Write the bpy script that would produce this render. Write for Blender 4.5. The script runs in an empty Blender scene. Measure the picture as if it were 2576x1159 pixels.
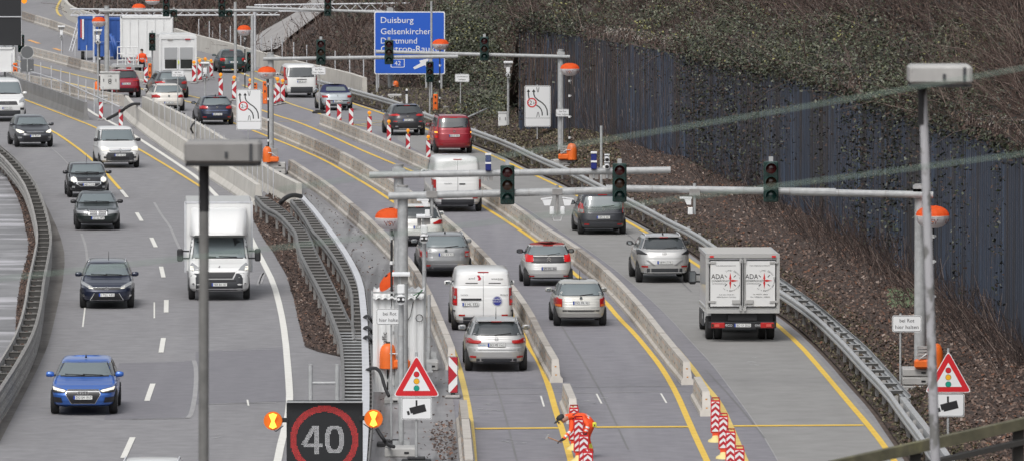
import bpy, math, random
import numpy as np
from mathutils import Vector, Matrix
random.seed(7); RNG = np.random.default_rng(7)
C = bpy.context.scene.collection
sc = bpy.context.scene
# ---------------------------------------------------------------- camera
CX, CY, F = 1287.5, 579.5, 18166.0
H = 16.5
TH = math.atan((CY + 486.0) / F)
CT, ST = math.cos(TH), math.sin(TH)
cam = bpy.data.cameras.new('camera'); camo = bpy.data.objects.new('camera', cam); C.objects.link(camo)
camo.location = (0, 0, H); camo.rotation_euler = (math.pi/2 - TH, 0, 0)
cam.sensor_width = 36; cam.lens = 36 * F / 2575.0
cam.clip_start = 1; cam.clip_end = 6000
cam.dof.use_dof = True; cam.dof.focus_distance = 255; cam.dof.aperture_fstop = 7.5
sc.camera = camo
# ---------------------------------------------------------------- light: overcast day
SUN_EL, SUN_AZ = math.radians(52), math.radians(200)
wd = bpy.data.worlds.new('World'); sc.world = wd; wd.use_nodes = True
nt = wd.node_tree; nt.nodes.clear()
sky = nt.nodes.new('ShaderNodeTexSky'); sky.sky_type = 'NISHITA'; sky.sun_disc = False
sky.sun_elevation = SUN_EL; sky.sun_rotation = SUN_AZ; sky.air_density = 1.0; sky.dust_density = 4.0; sky.ozone_density = 1.0
hs = nt.nodes.new('ShaderNodeHueSaturation'); hs.inputs['Saturation'].default_value = 0.22
bg = nt.nodes.new('ShaderNodeBackground'); bg.inputs['Strength'].default_value = 0.12
wo = nt.nodes.new('ShaderNodeOutputWorld')
nt.links.new(sky.outputs[0], hs.inputs['Color']); nt.links.new(hs.outputs[0], bg.inputs[0]); nt.links.new(bg.outputs[0], wo.inputs[0])
sl = bpy.data.lights.new('sun', 'SUN'); sl.energy = 1.0; sl.angle = math.radians(18); sl.color = (1, 0.97, 0.93)
so = bpy.data.objects.new('sun', sl); C.objects.link(so)
sd = Vector((math.sin(SUN_AZ)*math.cos(SUN_EL), math.cos(SUN_AZ)*math.cos(SUN_EL), math.sin(SUN_EL)))
so.rotation_euler = sd.to_track_quat('Z', 'Y').to_euler()
sc.view_settings.view_transform = 'Standard'; sc.view_settings.look = 'None'
sc.view_settings.exposure = 0.38; sc.view_settings.gamma = 1.0
sc.cycles.use_denoising = True
sc.cycles.max_bounces = 5; sc.cycles.diffuse_bounces = 2; sc.cycles.glossy_bounces = 2; sc.cycles.transmission_bounces = 2
sc.cycles.caustics_reflective = False; sc.cycles.caustics_refractive = False

# ---------------------------------------------------------------- photograph point -> place
def zat(Y, y):
    t = (CY - y) / F
    return H + Y * (t*CT - ST) / (CT + t*ST)
def at(x, y, Y):
    z = zat(Y, y); dep = Y*CT - (z-H)*ST
    return Vector(((x-CX)/F*dep, Y, z))
def g(x, y, z=0.0):
    t = (CY - y) / F
    Y = (z-H) * (CT + t*ST) / (t*CT - ST)
    return at(x, y, Y)
def G(pts, z=0.0): return [g(x, y, z) for x, y in pts]
def opx(Y): return F / Y          # overview pixels per metre at distance Y

# ---------------------------------------------------------------- materials
MATS = {}
def mat(name, col, rough=0.6, metal=0.0, spec=0.5, emit=None, es=1.0, coat=0.0, noise=None, bump=None, ior=None):
    """noise=(scale, amount[, stretch xyz]) varies brightness; bump=(scale, strength)"""
    if name in MATS: return MATS[name]
    m = bpy.data.materials.new(name); m.use_nodes = True; MATS[name] = m
    n = m.node_tree; b = n.nodes['Principled BSDF']
    b.inputs['Base Color'].default_value = (*col, 1); b.inputs['Roughness'].default_value = rough
    b.inputs['Metallic'].default_value = metal; b.inputs['Specular IOR Level'].default_value = spec
    if ior: b.inputs['IOR'].default_value = ior
    if coat: b.inputs['Coat Weight'].default_value = coat; b.inputs['Coat Roughness'].default_value = 0.04
    if emit: b.inputs['Emission Color'].default_value = (*emit, 1); b.inputs['Emission Strength'].default_value = es
    tc = None
    if noise:
        tc = n.nodes.new('ShaderNodeTexCoord'); mp = n.nodes.new('ShaderNodeMapping')
        if len(noise) > 2: mp.inputs['Scale'].default_value = noise[2]
        n.links.new(tc.outputs['Object'], mp.inputs[0])
        t = n.nodes.new('ShaderNodeTexNoise'); t.inputs['Scale'].default_value = noise[0]; t.inputs['Detail'].default_value = 6; t.inputs['Roughness'].default_value = 0.65
        n.links.new(mp.outputs[0], t.inputs['Vector'])
        r = n.nodes.new('ShaderNodeValToRGB'); a = noise[1]
        r.color_ramp.elements[0].position = 0.3; r.color_ramp.elements[1].position = 0.72
        r.color_ramp.elements[0].color = (*[max(0, c*(1-a)) for c in col], 1); r.color_ramp.elements[1].color = (*[min(1, c*(1+a)) for c in col], 1)
        n.links.new(t.outputs['Fac'], r.inputs[0]); n.links.new(r.outputs[0], b.inputs['Base Color'])
    if bump:
        tc = n.nodes.new('ShaderNodeTexCoord')
        t = n.nodes.new('ShaderNodeTexNoise'); t.inputs['Scale'].default_value = bump[0]; t.inputs['Detail'].default_value = 5
        n.links.new(tc.outputs['Object'], t.inputs['Vector'])
        bp = n.nodes.new('ShaderNodeBump'); bp.inputs['Strength'].default_value = bump[1]; bp.inputs['Distance'].default_value = 0.02
        n.links.new(t.outputs['Fac'], bp.inputs['Height']); n.links.new(bp.outputs[0], b.inputs['Normal'])
    return m
def layered(name, layers, rough=0.85, bump=None, spec=0.4):
    """several noises multiplied / mixed: layers=[(colA,colB,scale,stretch,lo,hi,detail)], first is base, the others mix in as patches"""
    if name in MATS: return MATS[name]
    m = bpy.data.materials.new(name); m.use_nodes = True; MATS[name] = m
    n = m.node_tree; b = n.nodes['Principled BSDF']; b.inputs['Roughness'].default_value = rough; b.inputs['Specular IOR Level'].default_value = spec
    tc = n.nodes.new('ShaderNodeTexCoord'); prev = None
    for k, (ca, cb, scl, st, lo, hi, det) in enumerate(layers):
        mp = n.nodes.new('ShaderNodeMapping'); mp.inputs['Scale'].default_value = st; mp.inputs['Location'].default_value = (k*13.7, k*5.1, 0)
        n.links.new(tc.outputs['Object'], mp.inputs[0])
        t = n.nodes.new('ShaderNodeTexNoise'); t.inputs['Scale'].default_value = scl; t.inputs['Detail'].default_value = det; t.inputs['Roughness'].default_value = 0.6
        n.links.new(mp.outputs[0], t.inputs['Vector'])
        r = n.nodes.new('ShaderNodeValToRGB'); r.color_ramp.elements[0].position = lo; r.color_ramp.elements[1].position = hi
        n.links.new(t.outputs['Fac'], r.inputs[0])
        if prev is None:
            r.color_ramp.elements[0].color = (*ca, 1); r.color_ramp.elements[1].color = (*cb, 1); prev = r.outputs[0]
        else:
            r.color_ramp.elements[0].color = (0, 0, 0, 1); r.color_ramp.elements[1].color = (ca, ca, ca, 1)
            mx = n.nodes.new('ShaderNodeMix'); mx.data_type = 'RGBA'
            n.links.new(r.outputs[0], mx.inputs[0]); n.links.new(prev, mx.inputs[6]); mx.inputs[7].default_value = (*cb, 1); prev = mx.outputs[2]
    n.links.new(prev, b.inputs['Base Color'])
    if bump:
        t = n.nodes.new('ShaderNodeTexNoise'); t.inputs['Scale'].default_value = bump[0]; n.links.new(tc.outputs['Object'], t.inputs['Vector'])
        bp = n.nodes.new('ShaderNodeBump'); bp.inputs['Strength'].default_value = bump[1]; bp.inputs['Distance'].default_value = 0.02
        n.links.new(t.outputs['Fac'], bp.inputs['Height']); n.links.new(bp.outputs[0], b.inputs['Normal'])
    return m
one = (1, 1, 1)
ASPH_L = layered('asphalt_grey', [((0.201,0.198,0.207), (0.270,0.266,0.275), 1.6, one, .3, .7, 10), (.6, (0.160,0.157,0.164), .22, (1.4,.10,1), .5, .72, 6), (.45, (0.298,0.291,0.294), .3, (1.8,.05,1), .54, .74, 5), (.35, (0.331,0.324,0.321), 7, one, .58, .8, 4)], .8)
ASPH_R = layered('asphalt_violet', [((0.185,0.181,0.200), (0.248,0.241,0.262), 1.6, one, .3, .7, 8), (.5, (0.281,0.274,0.289), .5, (1.6,.05,1), .5, .72, 4), (.35, (0.143,0.141,0.150), .4, (1.3,.08,1), .52, .75, 5)], .75)
ASPH_3 = layered('asphalt_pale', [((0.237,0.234,0.228), (0.293,0.288,0.283), 1.1, one, .3, .7, 8), (.4, (0.199,0.196,0.189), .4, (1.2,.1,1), .5, .75, 4)], .8)
ASPH_D = layered('asphalt_repair', [((0.171,0.167,0.183), (0.209,0.205,0.222), 2, one, .3, .7, 8), (.3, (0.253,0.250,0.266), .7, (1.5,.1,1), .5, .75, 4)], .75)
WET = layered('wet_pavement_painted_sheen', [((.15,.145,.15), (.24,.235,.24), .8, (.7,.15,1), .3, .7, 6), (.9, (.50,.49,.52), .8, (.16,.5,1), .5, .62, 5), (.7, (.09,.088,.09), 1.1, (.14,.45,1), .54, .66, 5)], .4)  # pale cross streaks paint the sky's reflection into the wet surface colour
SOIL = layered('soil', [((.055,.04,.034), (.12,.09,.075), 3, one, .3, .7, 8), (.5, (.18,.135,.11), 1.2, one, .55, .75, 8)], .95, (9, .6))
MULCH = layered('mulch', [((.03,.022,.02), (.085,.062,.052), 7, one, .35, .65, 8), (.5, (.14,.10,.085), 16, one, .58, .7, 4)], .95, (14, .8))
GRIT = layered('gritty_shoulder', [((.13,.12,.11), (.2,.19,.18), 2, one, .3, .7, 8), (.8, (.07,.06,.055), .7, (1,.3,1), .48, .66, 8)], .9)
CONC = layered('concrete', [((.40,.375,.34), (.52,.49,.45), 1.5, one, .3, .7, 8), (.5, (.30,.27,.24), .8, (1,1,.35), .52, .72, 6)], .85)
CONC_L = layered('pale_concrete', [((.48,.46,.42), (.58,.56,.52), 1.2, one, .3, .7, 6), (.45, (.33,.31,.28), .7, (1,1,.25), .52, .72, 6)], .85)
CONC_D = layered('dirty_concrete', [((.25,.225,.2), (.36,.33,.30), 2.2, one, .3, .7, 8), (.6, (.15,.13,.115), 1.0, (1,1,.35), .5, .7, 6)], .88)
CONC_B = layered('block_concrete', [((.36,.36,.35), (.47,.465,.455), 1.7, one, .3, .7, 8), (.5, (.24,.235,.225), .9, one, .52, .72, 6)], .85)
YEL = layered('yellow_marking', [((.68,.43,.045), (.80,.55,.09), 3, one, .3, .7, 6), (.35, (.45,.33,.1), 9, one, .58, .72, 5)], .6)
YEL_F = layered('worn_yellow_marking', [((.62,.44,.10), (.74,.56,.17), 3, one, .3, .7, 6), (.5, (.40,.33,.16), 9, one, .52, .68, 5)], .6)
WHT = layered('white_marking', [((.66,.65,.60), (.78,.77,.73), 3, one, .3, .7, 6), (.35, (.45,.44,.42), 8, one, .6, .75, 5)], .6)
CRACK = layered('joint_filler', [((.27,.268,.27), (.36,.355,.36), 2.5, (1,.4,1), .3, .7, 6)], .7)
GALV = layered('galvanised_steel', [((.30,.31,.315), (.43,.44,.445), 6, one, .3, .7, 8), (.35, (.33,.335,.34), 2, one, .55, .72, 6)], .5, None, .6)
GALV_D = layered('weathered_steel', [((.25,.245,.24), (.40,.39,.38), 3, one, .3, .7, 8), (.5, (.16,.15,.145), 1.2, one, .5, .72, 6)], .6)
GALV_B = layered('bright_steel', [((.48,.49,.515), (.60,.61,.635), 3, one, .3, .7, 6)], .5)
BLK = mat('black_rubber', (.018, .018, .02), .65)
BLKP = mat('black_plastic', (.025, .025, .028), .45)
DKP = mat('dark_grey_plastic', (.055, .058, .064), .5)
TYRE = mat('tyre', (.015, .015, .016), .8)
RIM = mat('rim', (.35, .36, .37), .35, .6)
GLASS = mat('car_glass', (.035, .042, .045), .06, 0, .9, ior=1.7)
GLASS_L = mat('car_glass_painted_sky', (.15, .18, .19), .07, 0, .9, ior=1.65)  # base colour raised to paint sky reflection into the glass
REDL = mat('tail_light_red', (.42, .012, .012), .2, coat=.6)
REDO = mat('tail_light_lit', (.42, .006, .008), .25, emit=(1, .02, .02), es=.16)
WHL = mat('lens_clear', (.30, .31, .32), .2, coat=.4)
AMB = mat('lens_amber', (.75, .25, .02), .25, coat=.5)
ORL = mat('amber_lamp', (.85, .27, .01), .3, emit=(1, .35, .02), es=.25)
HEADL = mat('headlight_lit', (.5, .49, .45), .2, emit=(1, .93, .78), es=.55)
CHROME = mat('chrome', (.72, .73, .74), .18, .9)
PLATE = mat('plate_white', (.72, .73, .72), .5)
PBLUE = mat('plate_blue', (.02, .06, .35), .5)
INK = mat('ink_black', (.012, .012, .014), .6)
WP = mat('sign_white', (.74, .75, .76), .45)
SRED = mat('sign_red', (.58, .012, .02), .45)
ORANGE = mat('orange_plastic', (.80, .155, .022), .45, noise=(1.2, .15))
def fabric(name, col):
    m = mat(name, col, .7); n = m.node_tree; tr = n.nodes.new('ShaderNodeBsdfTranslucent'); tr.inputs[0].default_value = (*col, 1)
    mx = n.nodes.new('ShaderNodeMixShader'); mx.inputs[0].default_value = .62; out = n.nodes['Material Output']
    n.links.new(n.nodes['Principled BSDF'].outputs[0], mx.inputs[1]); n.links.new(tr.outputs[0], mx.inputs[2]); n.links.new(mx.outputs[0], out.inputs[0]); return m
ORFAB = fabric('orange_fabric', (.95, .20, .045))
WFAB = fabric('white_fabric', (.92, .92, .96))
BLUE_S = mat('sign_blue', (.015, .10, .52), .45)
TLG = mat('signal_green', (.008, .032, .027), .4)
WPAINT = mat('white_coated_metal', (.70, .71, .71), .45, noise=(.8, .07))

# ---------------------------------------------------------------- mesh builder
_txt = {}
def text_shape(s):
    if s not in _txt:
        cu = bpy.data.curves.new('t', 'FONT'); cu.body = s; cu.size = 1; cu.resolution_u = 3; cu.align_x = 'CENTER'; cu.align_y = 'CENTER'
        o = bpy.data.objects.new('t', cu); C.objects.link(o)
        bpy.context.view_layer.update()
        me = bpy.data.meshes.new_from_object(o.evaluated_get(bpy.context.evaluated_depsgraph_get()))
        vs = [(v.co.x, v.co.y) for v in me.vertices]; fs = [tuple(p.vertices) for p in me.polygons]
        bpy.data.objects.remove(o); bpy.data.curves.remove(cu); bpy.data.meshes.remove(me)
        xs = [v[0] for v in vs] or [0]; ys = [v[1] for v in vs] or [0]
        mx, my = (max(xs)+min(xs))/2, (max(ys)+min(ys))/2
        _txt[s] = ([(x-mx, y-my) for x, y in vs], fs, max(xs)-min(xs), max(ys)-min(ys))
    return _txt[s]
class B:
    def __init__(s): s.v = []; s.f = []; s.mi = []; s.sm = []; s.mats = []; s.X = None
    def add(s, vs, fs, m, smooth=False):
        if m not in s.mats: s.mats.append(m)
        k = s.mats.index(m); n = len(s.v)
        if s.X is not None: vs = [tuple(s.X @ Vector(v)) for v in vs]
        s.v += [tuple(v) for v in vs]; s.f += [tuple(i+n for i in f) for f in fs]
        s.mi += [k]*len(fs); s.sm += [smooth]*len(fs); return s
    def box(s, c, d, m, rz=0, rx=0, ry=0, ch=0.0):
        x, y, z = [k/2 for k in d]
        if ch:
            q = min(ch, x*.9, y*.9, z*.9); vs = []; P = {}
            for i in (-1, 1):
                for j in (-1, 1):
                    for k in (-1, 1):
                        for a, t in enumerate(((i*(x-q), j*(y-q), k*z), (i*(x-q), j*y, k*(z-q)), (i*x, j*(y-q), k*(z-q)))):
                            P[i, j, k, a] = len(vs); vs.append(t)
            fs = []
            for k in (-1, 1):
                fs.append([P[-1,-1,k,0], P[1,-1,k,0], P[1,1,k,0], P[-1,1,k,0]][::k])
                fs.append([P[-1,k,-1,1], P[1,k,-1,1], P[1,k,1,1], P[-1,k,1,1]][::-k])
                fs.append([P[k,-1,-1,2], P[k,1,-1,2], P[k,1,1,2], P[k,-1,1,2]][::k])
            for i in (-1, 1):
                for j in (-1, 1):
                    fs.append([P[-1,i,j,0], P[1,i,j,0], P[1,i,j,1], P[-1,i,j,1]])
                    fs.append([P[i,-1,j,0], P[i,1,j,0], P[i,1,j,2], P[i,-1,j,2]])
                    fs.append([P[i,j,-1,1], P[i,j,1,1], P[i,j,1,2], P[i,j,-1,2]])
                    for k in (-1, 1): fs.append([P[i,j,k,0], P[i,j,k,1], P[i,j,k,2]])
        else:
            vs = [(-x,-y,-z),(x,-y,-z),(x,y,-z),(-x,y,-z),(-x,-y,z),(x,-y,z),(x,y,z),(-x,y,z)]
            fs = [(0,3,2,1),(4,5,6,7),(0,1,5,4),(1,2,6,5),(2,3,7,6),(3,0,4,7)]
        R = Matrix.Translation(c) @ Matrix.Rotation(rz,4,'Z') @ Matrix.Rotation(ry,4,'Y') @ Matrix.Rotation(rx,4,'X')
        return s.add([tuple(R @ Vector(v)) for v in vs], fs, m)
    def cyl(s, a, b, r, m, r2=None, n=10, smooth=True):
        a, b = Vector(a), Vector(b); r2 = r if r2 is None else r2
        q = (b-a).to_track_quat('Z', 'X'); vs = []
        for p, rr in ((a, r), (b, r2)):
            for i in range(n):
                t = 2*math.pi*i/n; vs.append(p + q @ Vector((rr*math.cos(t), rr*math.sin(t), 0)))
        s.add(vs, [(i, (i+1) % n, n+(i+1) % n, n+i) for i in range(n)], m, smooth)
        return s.add(vs, [tuple(range(n-1, -1, -1)), tuple(range(n, 2*n))], m)
    def tube(s, pts, r, m, n=6):
        pts = [Vector(p) for p in pts]; vs = []; fs = []
        for i, p in enumerate(pts):
            d = pts[min(i+1, len(pts)-1)] - pts[max(i-1, 0)]
            q = d.to_track_quat('Z', 'Y')
            for k in range(n):
                t = 2*math.pi*k/n; vs.append(p + q @ Vector((r*math.cos(t), r*math.sin(t), 0)))
        for i in range(len(pts)-1):
            for k in range(n): fs.append((i*n+k, i*n+(k+1) % n, (i+1)*n+(k+1) % n, (i+1)*n+k))
        fs += [tuple(range(n-1, -1, -1)), tuple(range((len(pts)-1)*n, len(pts)*n))]
        return s.add(vs, fs, m, True)
    def lathe(s, prof, m, c=(0,0,0), n=18, ax='z', sx=1.0, sy=1.0, smooth=True):
        vs = []; fs = []
        for r, z in prof:
            for i in range(n):
                t = 2*math.pi*i/n; a, b = r*math.cos(t)*sx, r*math.sin(t)*sy
                p = (a, b, z) if ax == 'z' else ((z, a, b) if ax == 'x' else (a, -z, b))
                vs.append((c[0]+p[0], c[1]+p[1], c[2]+p[2]))
        for j in range(len(prof)-1):
            for i in range(n): fs.append((j*n+i, j*n+(i+1) % n, (j+1)*n+(i+1) % n, (j+1)*n+i))
        s.add(vs, fs, m, smooth)
        return s.add(vs, [tuple(range(n-1, -1, -1)), tuple(range((len(prof)-1)*n, len(prof)*n))], m)
    def prism(s, poly, m, y0, y1, c=(0,0,0)):      # polygon in x-z, from y0 (front, towards -y) to y1
        n = len(poly); vs = [(c[0]+x, c[1]+y0, c[2]+z) for x, z in poly] + [(c[0]+x, c[1]+y1, c[2]+z) for x, z in poly]
        fs = [tuple(range(n)), tuple(range(2*n-1, n-1, -1))] + [(i, n+i, n+(i+1) % n, (i+1) % n) for i in range(n)]
        return s.add(vs, fs, m)
    def text(s, t, size, m, c, mirror=False, width=None, up=None):   # faces -y; size = cap height
        v, f, w, h = text_shape(t); k = size/.70
        kx = k if width is None else width/max(w, 1e-6); e = -1 if mirror else 1
        if up: return s.add([(c[0]-y*k, c[1], c[2]+x*kx) for x, y in v], f, m)
        return s.add([(c[0]+x*kx*e, c[1], c[2]+y*k) for x, y in v], f, m)
    def mesh(s, name):
        me = bpy.data.meshes.new(name); me.from_pydata(s.v, [], s.f)
        for m in s.mats: me.materials.append(m)
        me.polygons.foreach_set('material_index', s.mi); me.polygons.foreach_set('use_smooth', s.sm)
        me.update(); return me
    def build(s, name, parent=None, loc=None, rz=0, label=None):
        o = bpy.data.objects.new(name, s.mesh(name)); C.objects.link(o)
        if parent: o.parent = parent
        if loc is not None: o.location = loc
        if rz: o.rotation_euler = (0, 0, rz)
        if label: o['label'] = label
        return o
def tag(o, label, cat, group=None):
    o['label'] = label; o['category'] = cat
    if group: o['group'] = group
    return o
def thing(name, label, cat, loc=(0,0,0), rz=0, group=None):
    o = bpy.data.objects.new(name, None); C.objects.link(o); o.location = loc; o.rotation_euler = (0, 0, rz)
    o.empty_display_size = .3
    return tag(o, label, cat, group)
def copy_tree(o, parent=None):
    c = o.copy(); C.objects.link(c); c.parent = parent
    for ch in list(o.children): copy_tree(ch, c)
    return c
def struct(o, kind='structure'): o['kind'] = kind; return o
def rrect(w, h, r, n=4, cx=0, cz=0):
    p = []
    for k, (sx, sz) in enumerate(((1,1),(-1,1),(-1,-1),(1,-1))):
        for i in range(n+1):
            t = math.pi/2*(k+i/n); p.append((cx+sx*(w/2-r)+r*math.cos(t), cz+sz*(h/2-r)+r*math.sin(t)))
    return p[::-1]
def disc(r, n=20, cx=0, cz=0): return [(cx+r*math.cos(-2*math.pi*i/n), cz+r*math.sin(-2*math.pi*i/n)) for i in range(n)]
ORDS = ['nearest','second','third','fourth','fifth','sixth','seventh','eighth','ninth','tenth','eleventh','twelfth','thirteenth','fourteenth','fifteenth','sixteenth','seventeenth','eighteenth','nineteenth','twentieth']
TENS = ['twenty','thirty','forty','fifty','sixty']
def ordinal(i):
    if i < 20: return ORDS[i]
    t, u = divmod(i+1, 10)
    return (TENS[t-2][:-1]+'ieth') if u == 0 else TENS[t-2]+'-'+('first' if u == 1 else ORDS[u-1])
# ---------------------------------------------------------------- polylines
def resample(pts, step):
    pts = [Vector(p) for p in pts]; out = [pts[0].copy()]; need = step
    for a, b in zip(pts, pts[1:]):
        L = (b-a).length; pos = 0.0
        while L-pos >= need:
            pos += need; out.append(a.lerp(b, pos/L)); need = step
        need -= L-pos
    return out
def smooth_line(pts, k=2):
    for _ in range(k):
        q = [pts[0]]
        for a, b in zip(pts, pts[1:]): q += [a.lerp(b, .25), a.lerp(b, .75)]
        pts = q+[pts[-1]]
    return pts
def normals2(pts):
    out = []
    for i in range(len(pts)):
        d = pts[min(i+1, len(pts)-1)] - pts[max(i-1, 0)]; d.z = 0; d.normalize(); out.append(Vector((-d.y, d.x, 0)))
    return out
def ribbon(name, line, w, m, z, parent=None):
    N = normals2(line); b = B(); vs = []
    for p, n in zip(line, N): vs += [(p.x-n.x*w/2, p.y-n.y*w/2, z), (p.x+n.x*w/2, p.y+n.y*w/2, z)]
    b.add(vs, [(2*i, 2*i+2, 2*i+3, 2*i+1) for i in range(len(line)-1)], m)
    # normals up
    return b.build(name, parent)
def sheet(name, pts, m, z):
    from mathutils.geometry import tessellate_polygon
    P = [Vector((p.x, p.y, z)) for p in pts]
    b = B(); b.add(P, [tuple(t) for t in tessellate_polygon([P])], m); return struct(b.build(name))
def xat(line, Y):      # x of a polyline at distance Y
    ps = sorted(((p.y, p.x) for p in line)); return float(np.interp(Y, [a for a, _ in ps], [b for _, b in ps]))
# ================================================================ setting
gb = B(); gb.add([(-1500,-300,-.06),(1500,-300,-.06),(1500,3000,-.06),(-1500,3000,-.06)], [(0,1,2,3)], SOIL); struct(gb.build('ground'))
RAIL_R = smooth_line(G([(760,190),(850,214),(895,226),(1020,261),(1062,282),(1173,318),(1281,357),(1349,390),(1437,426),(1530,473),(1577,496),(1639,527),(1685,553),(1745,581),(1815,629),(1950,720),(2011,759),(2063,800),(2122,857),(2166,906),(2231,973),(2270,1028),(2317,1090),(2372,1170),(2420,1250)], .64), 1)
EDGE_R = [p + n*-.45 for p, n in zip(RAIL_R, normals2(RAIL_R))]
# one sheet of asphalt from the left fields to the right verge
rp = [Vector((p.x, p.y, 0)) for p in EDGE_R]
rp = [Vector((rp[0].x-4, 760, 0))] + rp + [Vector((rp[-1].x, 120, 0)), Vector((-60, 120, 0)), Vector((-60, 760, 0))]
sheet('road', rp, ASPH_L, 0.0)
ROW1 = smooth_line(G([(713,432),(770,470),(817,502),(863,543),(905,579),(959,634),(980,657),(1010,690),(1040,735),(1071,800),(1089,847),(1106,889),(1126,945),(1141,1012),(1149,1084),(1155,1146),(1160,1220)]), 1)
ROW2 = smooth_line(G([(560,288),(615,312),(690,344),(783,384),(817,399),(874,429),(931,463),(990,500),(1050,540),(1120,598),(1190,666),(1243,727),(1284,781),(1305,813),(1330,858),(1344,893),(1367,934),(1388,972),(1401,1006),(1420,1054)]), 1)
ROW3 = smooth_line(G([(769,306),(827,328),(894,356),(931,371),(998,402),(1073,436),(1160,480),(1205,504),(1281,553),(1349,607),(1437,655+8),(1512,724),(1571,787),(1631,862),(1659,901),(1714,968)]), 1)
ROW3B = G([(1735,1000),(1756,1036),(1782,1085)])
THIN = smooth_line(G([(1000,352),(1120,418),(1240,482),(1320,522),(1393,572),(1452,611),(1530,665),(1608,727),(1685,800),(1740,862),(1789,913),(1840,981),(1907,1074),(1957,1159),(2000,1240)]), 1)
EDGE3 = smooth_line(G([(1000,297),(1085,324),(1195,367),(1295,411),(1355,441),(1412,467),(1475,500),(1590,555),(1650,589),(1755,655),(1960,806),(2030,868),(2085,927),(2126,976),(2163,1020),(2200,1064),(2240,1113),(2285,1180)]), 1)
sheet('resurfaced_road', G([(560,288),(640,270),(760,262),(880,300),(1000,352)]) + THIN + list(reversed(ROW1)), ASPH_R, .004)
sheet('slow_lane', THIN + list(reversed(EDGE3)), ASPH_3, .006)
# left edge: gritty shoulder, litter strip, wet pavement beyond
GUARD_L = smooth_line(G([(-60,330),(0,377),(31,405),(72,455),(93,505),(107,560),(112,600),(103,650),(91,705),(84,760),(73,808),(56,852),(28,900),(0,945),(-60,1030)], .95), 1)
GRITL = G([(20,380),(46,411),(85,462),(116,514),(147,581),(155,606),(164,645),(157,717),(145,769),(129,838),(119,872),(96,924),(52,1009),(0,1110),(-60,1220)])
GL0 = [Vector((p.x, p.y, 0)) for p in GUARD_L]
sheet('gravel_shoulder', [p for p in GL0 if p.y < 345] + list(reversed([p for p in smooth_line(GRITL, 1) if p.y < 370])), GRIT, .005)
WETL = smooth_line(G([(-40,340),(0,413),(26,463),(52,514),(62,566),(75,624),(52,701),(41,779),(39,831),(39,872),(0,937),(-60,1030)]), 1)
sheet('wet_yard', WETL + [Vector((-60, 190, 0)), Vector((-60, 400, 0))], WET, .005)
sheet('leaf_litter_strip', WETL + list(reversed(GL0)), MULCH, .009)
# central reserve
MUL = G([(628,520),(640,560),(662,600),(688,637),(721,694),(739,753),(752,813),(768,872),(800,884),(862,898),(900,905),(928,900),(928,805),(924,766),(915,712),(897,673),(856,611),(800,556),(745,503),(690,480)])
sheet('planting_strip', MUL, MULCH, .012)
SHW = G([(716,440),(863,548),(959,640),(1040,742),(1106,892),(1141,1014),(1160,1240),(925,1240),(934,1159),(940,1027),(938,900),(926,766),(915,700),(890,655),(856,605),(800,550),(740,490)])
sheet('wet_hard_shoulder', SHW, layered('stained_shoulder', [((.19,.187,.19), (.27,.265,.27), .8, one, .3, .7, 8), (.75, (.38,.375,.39), .35, (1.4,.25,1), .52, .68, 5), (.8, (.09,.085,.085), .5, (2.5,.06,1), .52, .62, 6)], .5), .010)
# repaired rectangles on the left carriageway and joint filler lines
sheet('road_repair', G([(300,912),(490,906),(486,985),(478,1050),(262,1054)]), ASPH_D, .005)
sheet('road_repair', G([(492,884),(722,872),(729,1008),(490,1016)]), ASPH_D, .005)
JN = [([(210,912),(390,912),(488,906)],.09), ([(560,881),(640,879),(722,876)],.14), ([(488,906),(494,930),(492,985),(482,1040),(470,1052)],.13), ([(330,1054),(420,1053),(484,1050)],.10), ([(520,1016),(620,1013),(730,1011)],.16),
      ([(388,510),(405,540),(428,570),(440,600),(455,632)],.10), ([(205,588),(216,620),(220,660)],.09), ([(128,372),(150,390),(178,420)],.05), ([(655,713),(662,690),(668,684)],.12), ([(648,718),(655,695),(662,686)],.10)]
for pts, w in JN: struct(ribbon('joint_filler', resample(smooth_line(G(pts), 1), .4), w, CRACK, .009))
for pts in ([(1170,977),(1400,974),(1730,969)], [(1170,993),(1400,989),(1735,983)], [(1210,1013),(1500,1009),(1690,1006)]):
    struct(ribbon('sensor_slot', G(pts), .10 if pts[0][1] < 1000 else .04, CRACK, .011))
for a, b in (((1360,995),(1368,1022)), ((1500,990),(1513,1015)), ((1662,989),(1676,1013)), ((215,765),(208,822)), ((388,760),(388,800)), ((622,1005),(625,1020))):
    struct(ribbon('sensor_slot', G([a, b]), .05, WHT, .012))
struct(ribbon('joint_filler', resample(THIN, 1), .035, CRACK, .012))
SCUFF = layered('tyre_scuff', [((.33,.33,.345), (.42,.42,.43), 3, (1,.3,1), .3, .7, 6)], .75)
for sx, sy, n_, sp in ((1215,1028,9,22),(1480,1010,5,30),(540,1100,4,25),(1290,1110,6,40),(1900,905,4,30)):
    for k_ in range(n_):
        x, y = random.gauss(sx, sp), random.gauss(sy, 8); struct(ribbon('tyre_scuff', G([(x-random.uniform(4,13), y), (x, y-random.uniform(0,1.2)), (x+random.uniform(4,12), y+random.uniform(-1,1))]), random.uniform(.04,.12), SCUFF, .0135+.0001*k_))
DARKT = layered('tyre_track', [((.16,.158,.162), (.20,.198,.202), 2, (1,.1,1), .3, .7, 6)], .7)
for pts in ([(1560,575),(1640,640),(1740,735)], [(1775,930),(1850,1010),(1930,1110)], [(1300,1159),(1262,1010),(1215,880)], [(1580,1130),(1500,960),(1400,800)]):
    struct(ribbon('tyre_track', resample(smooth_line(G(pts), 2), 1), .05, DARKT, .0125))
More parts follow.
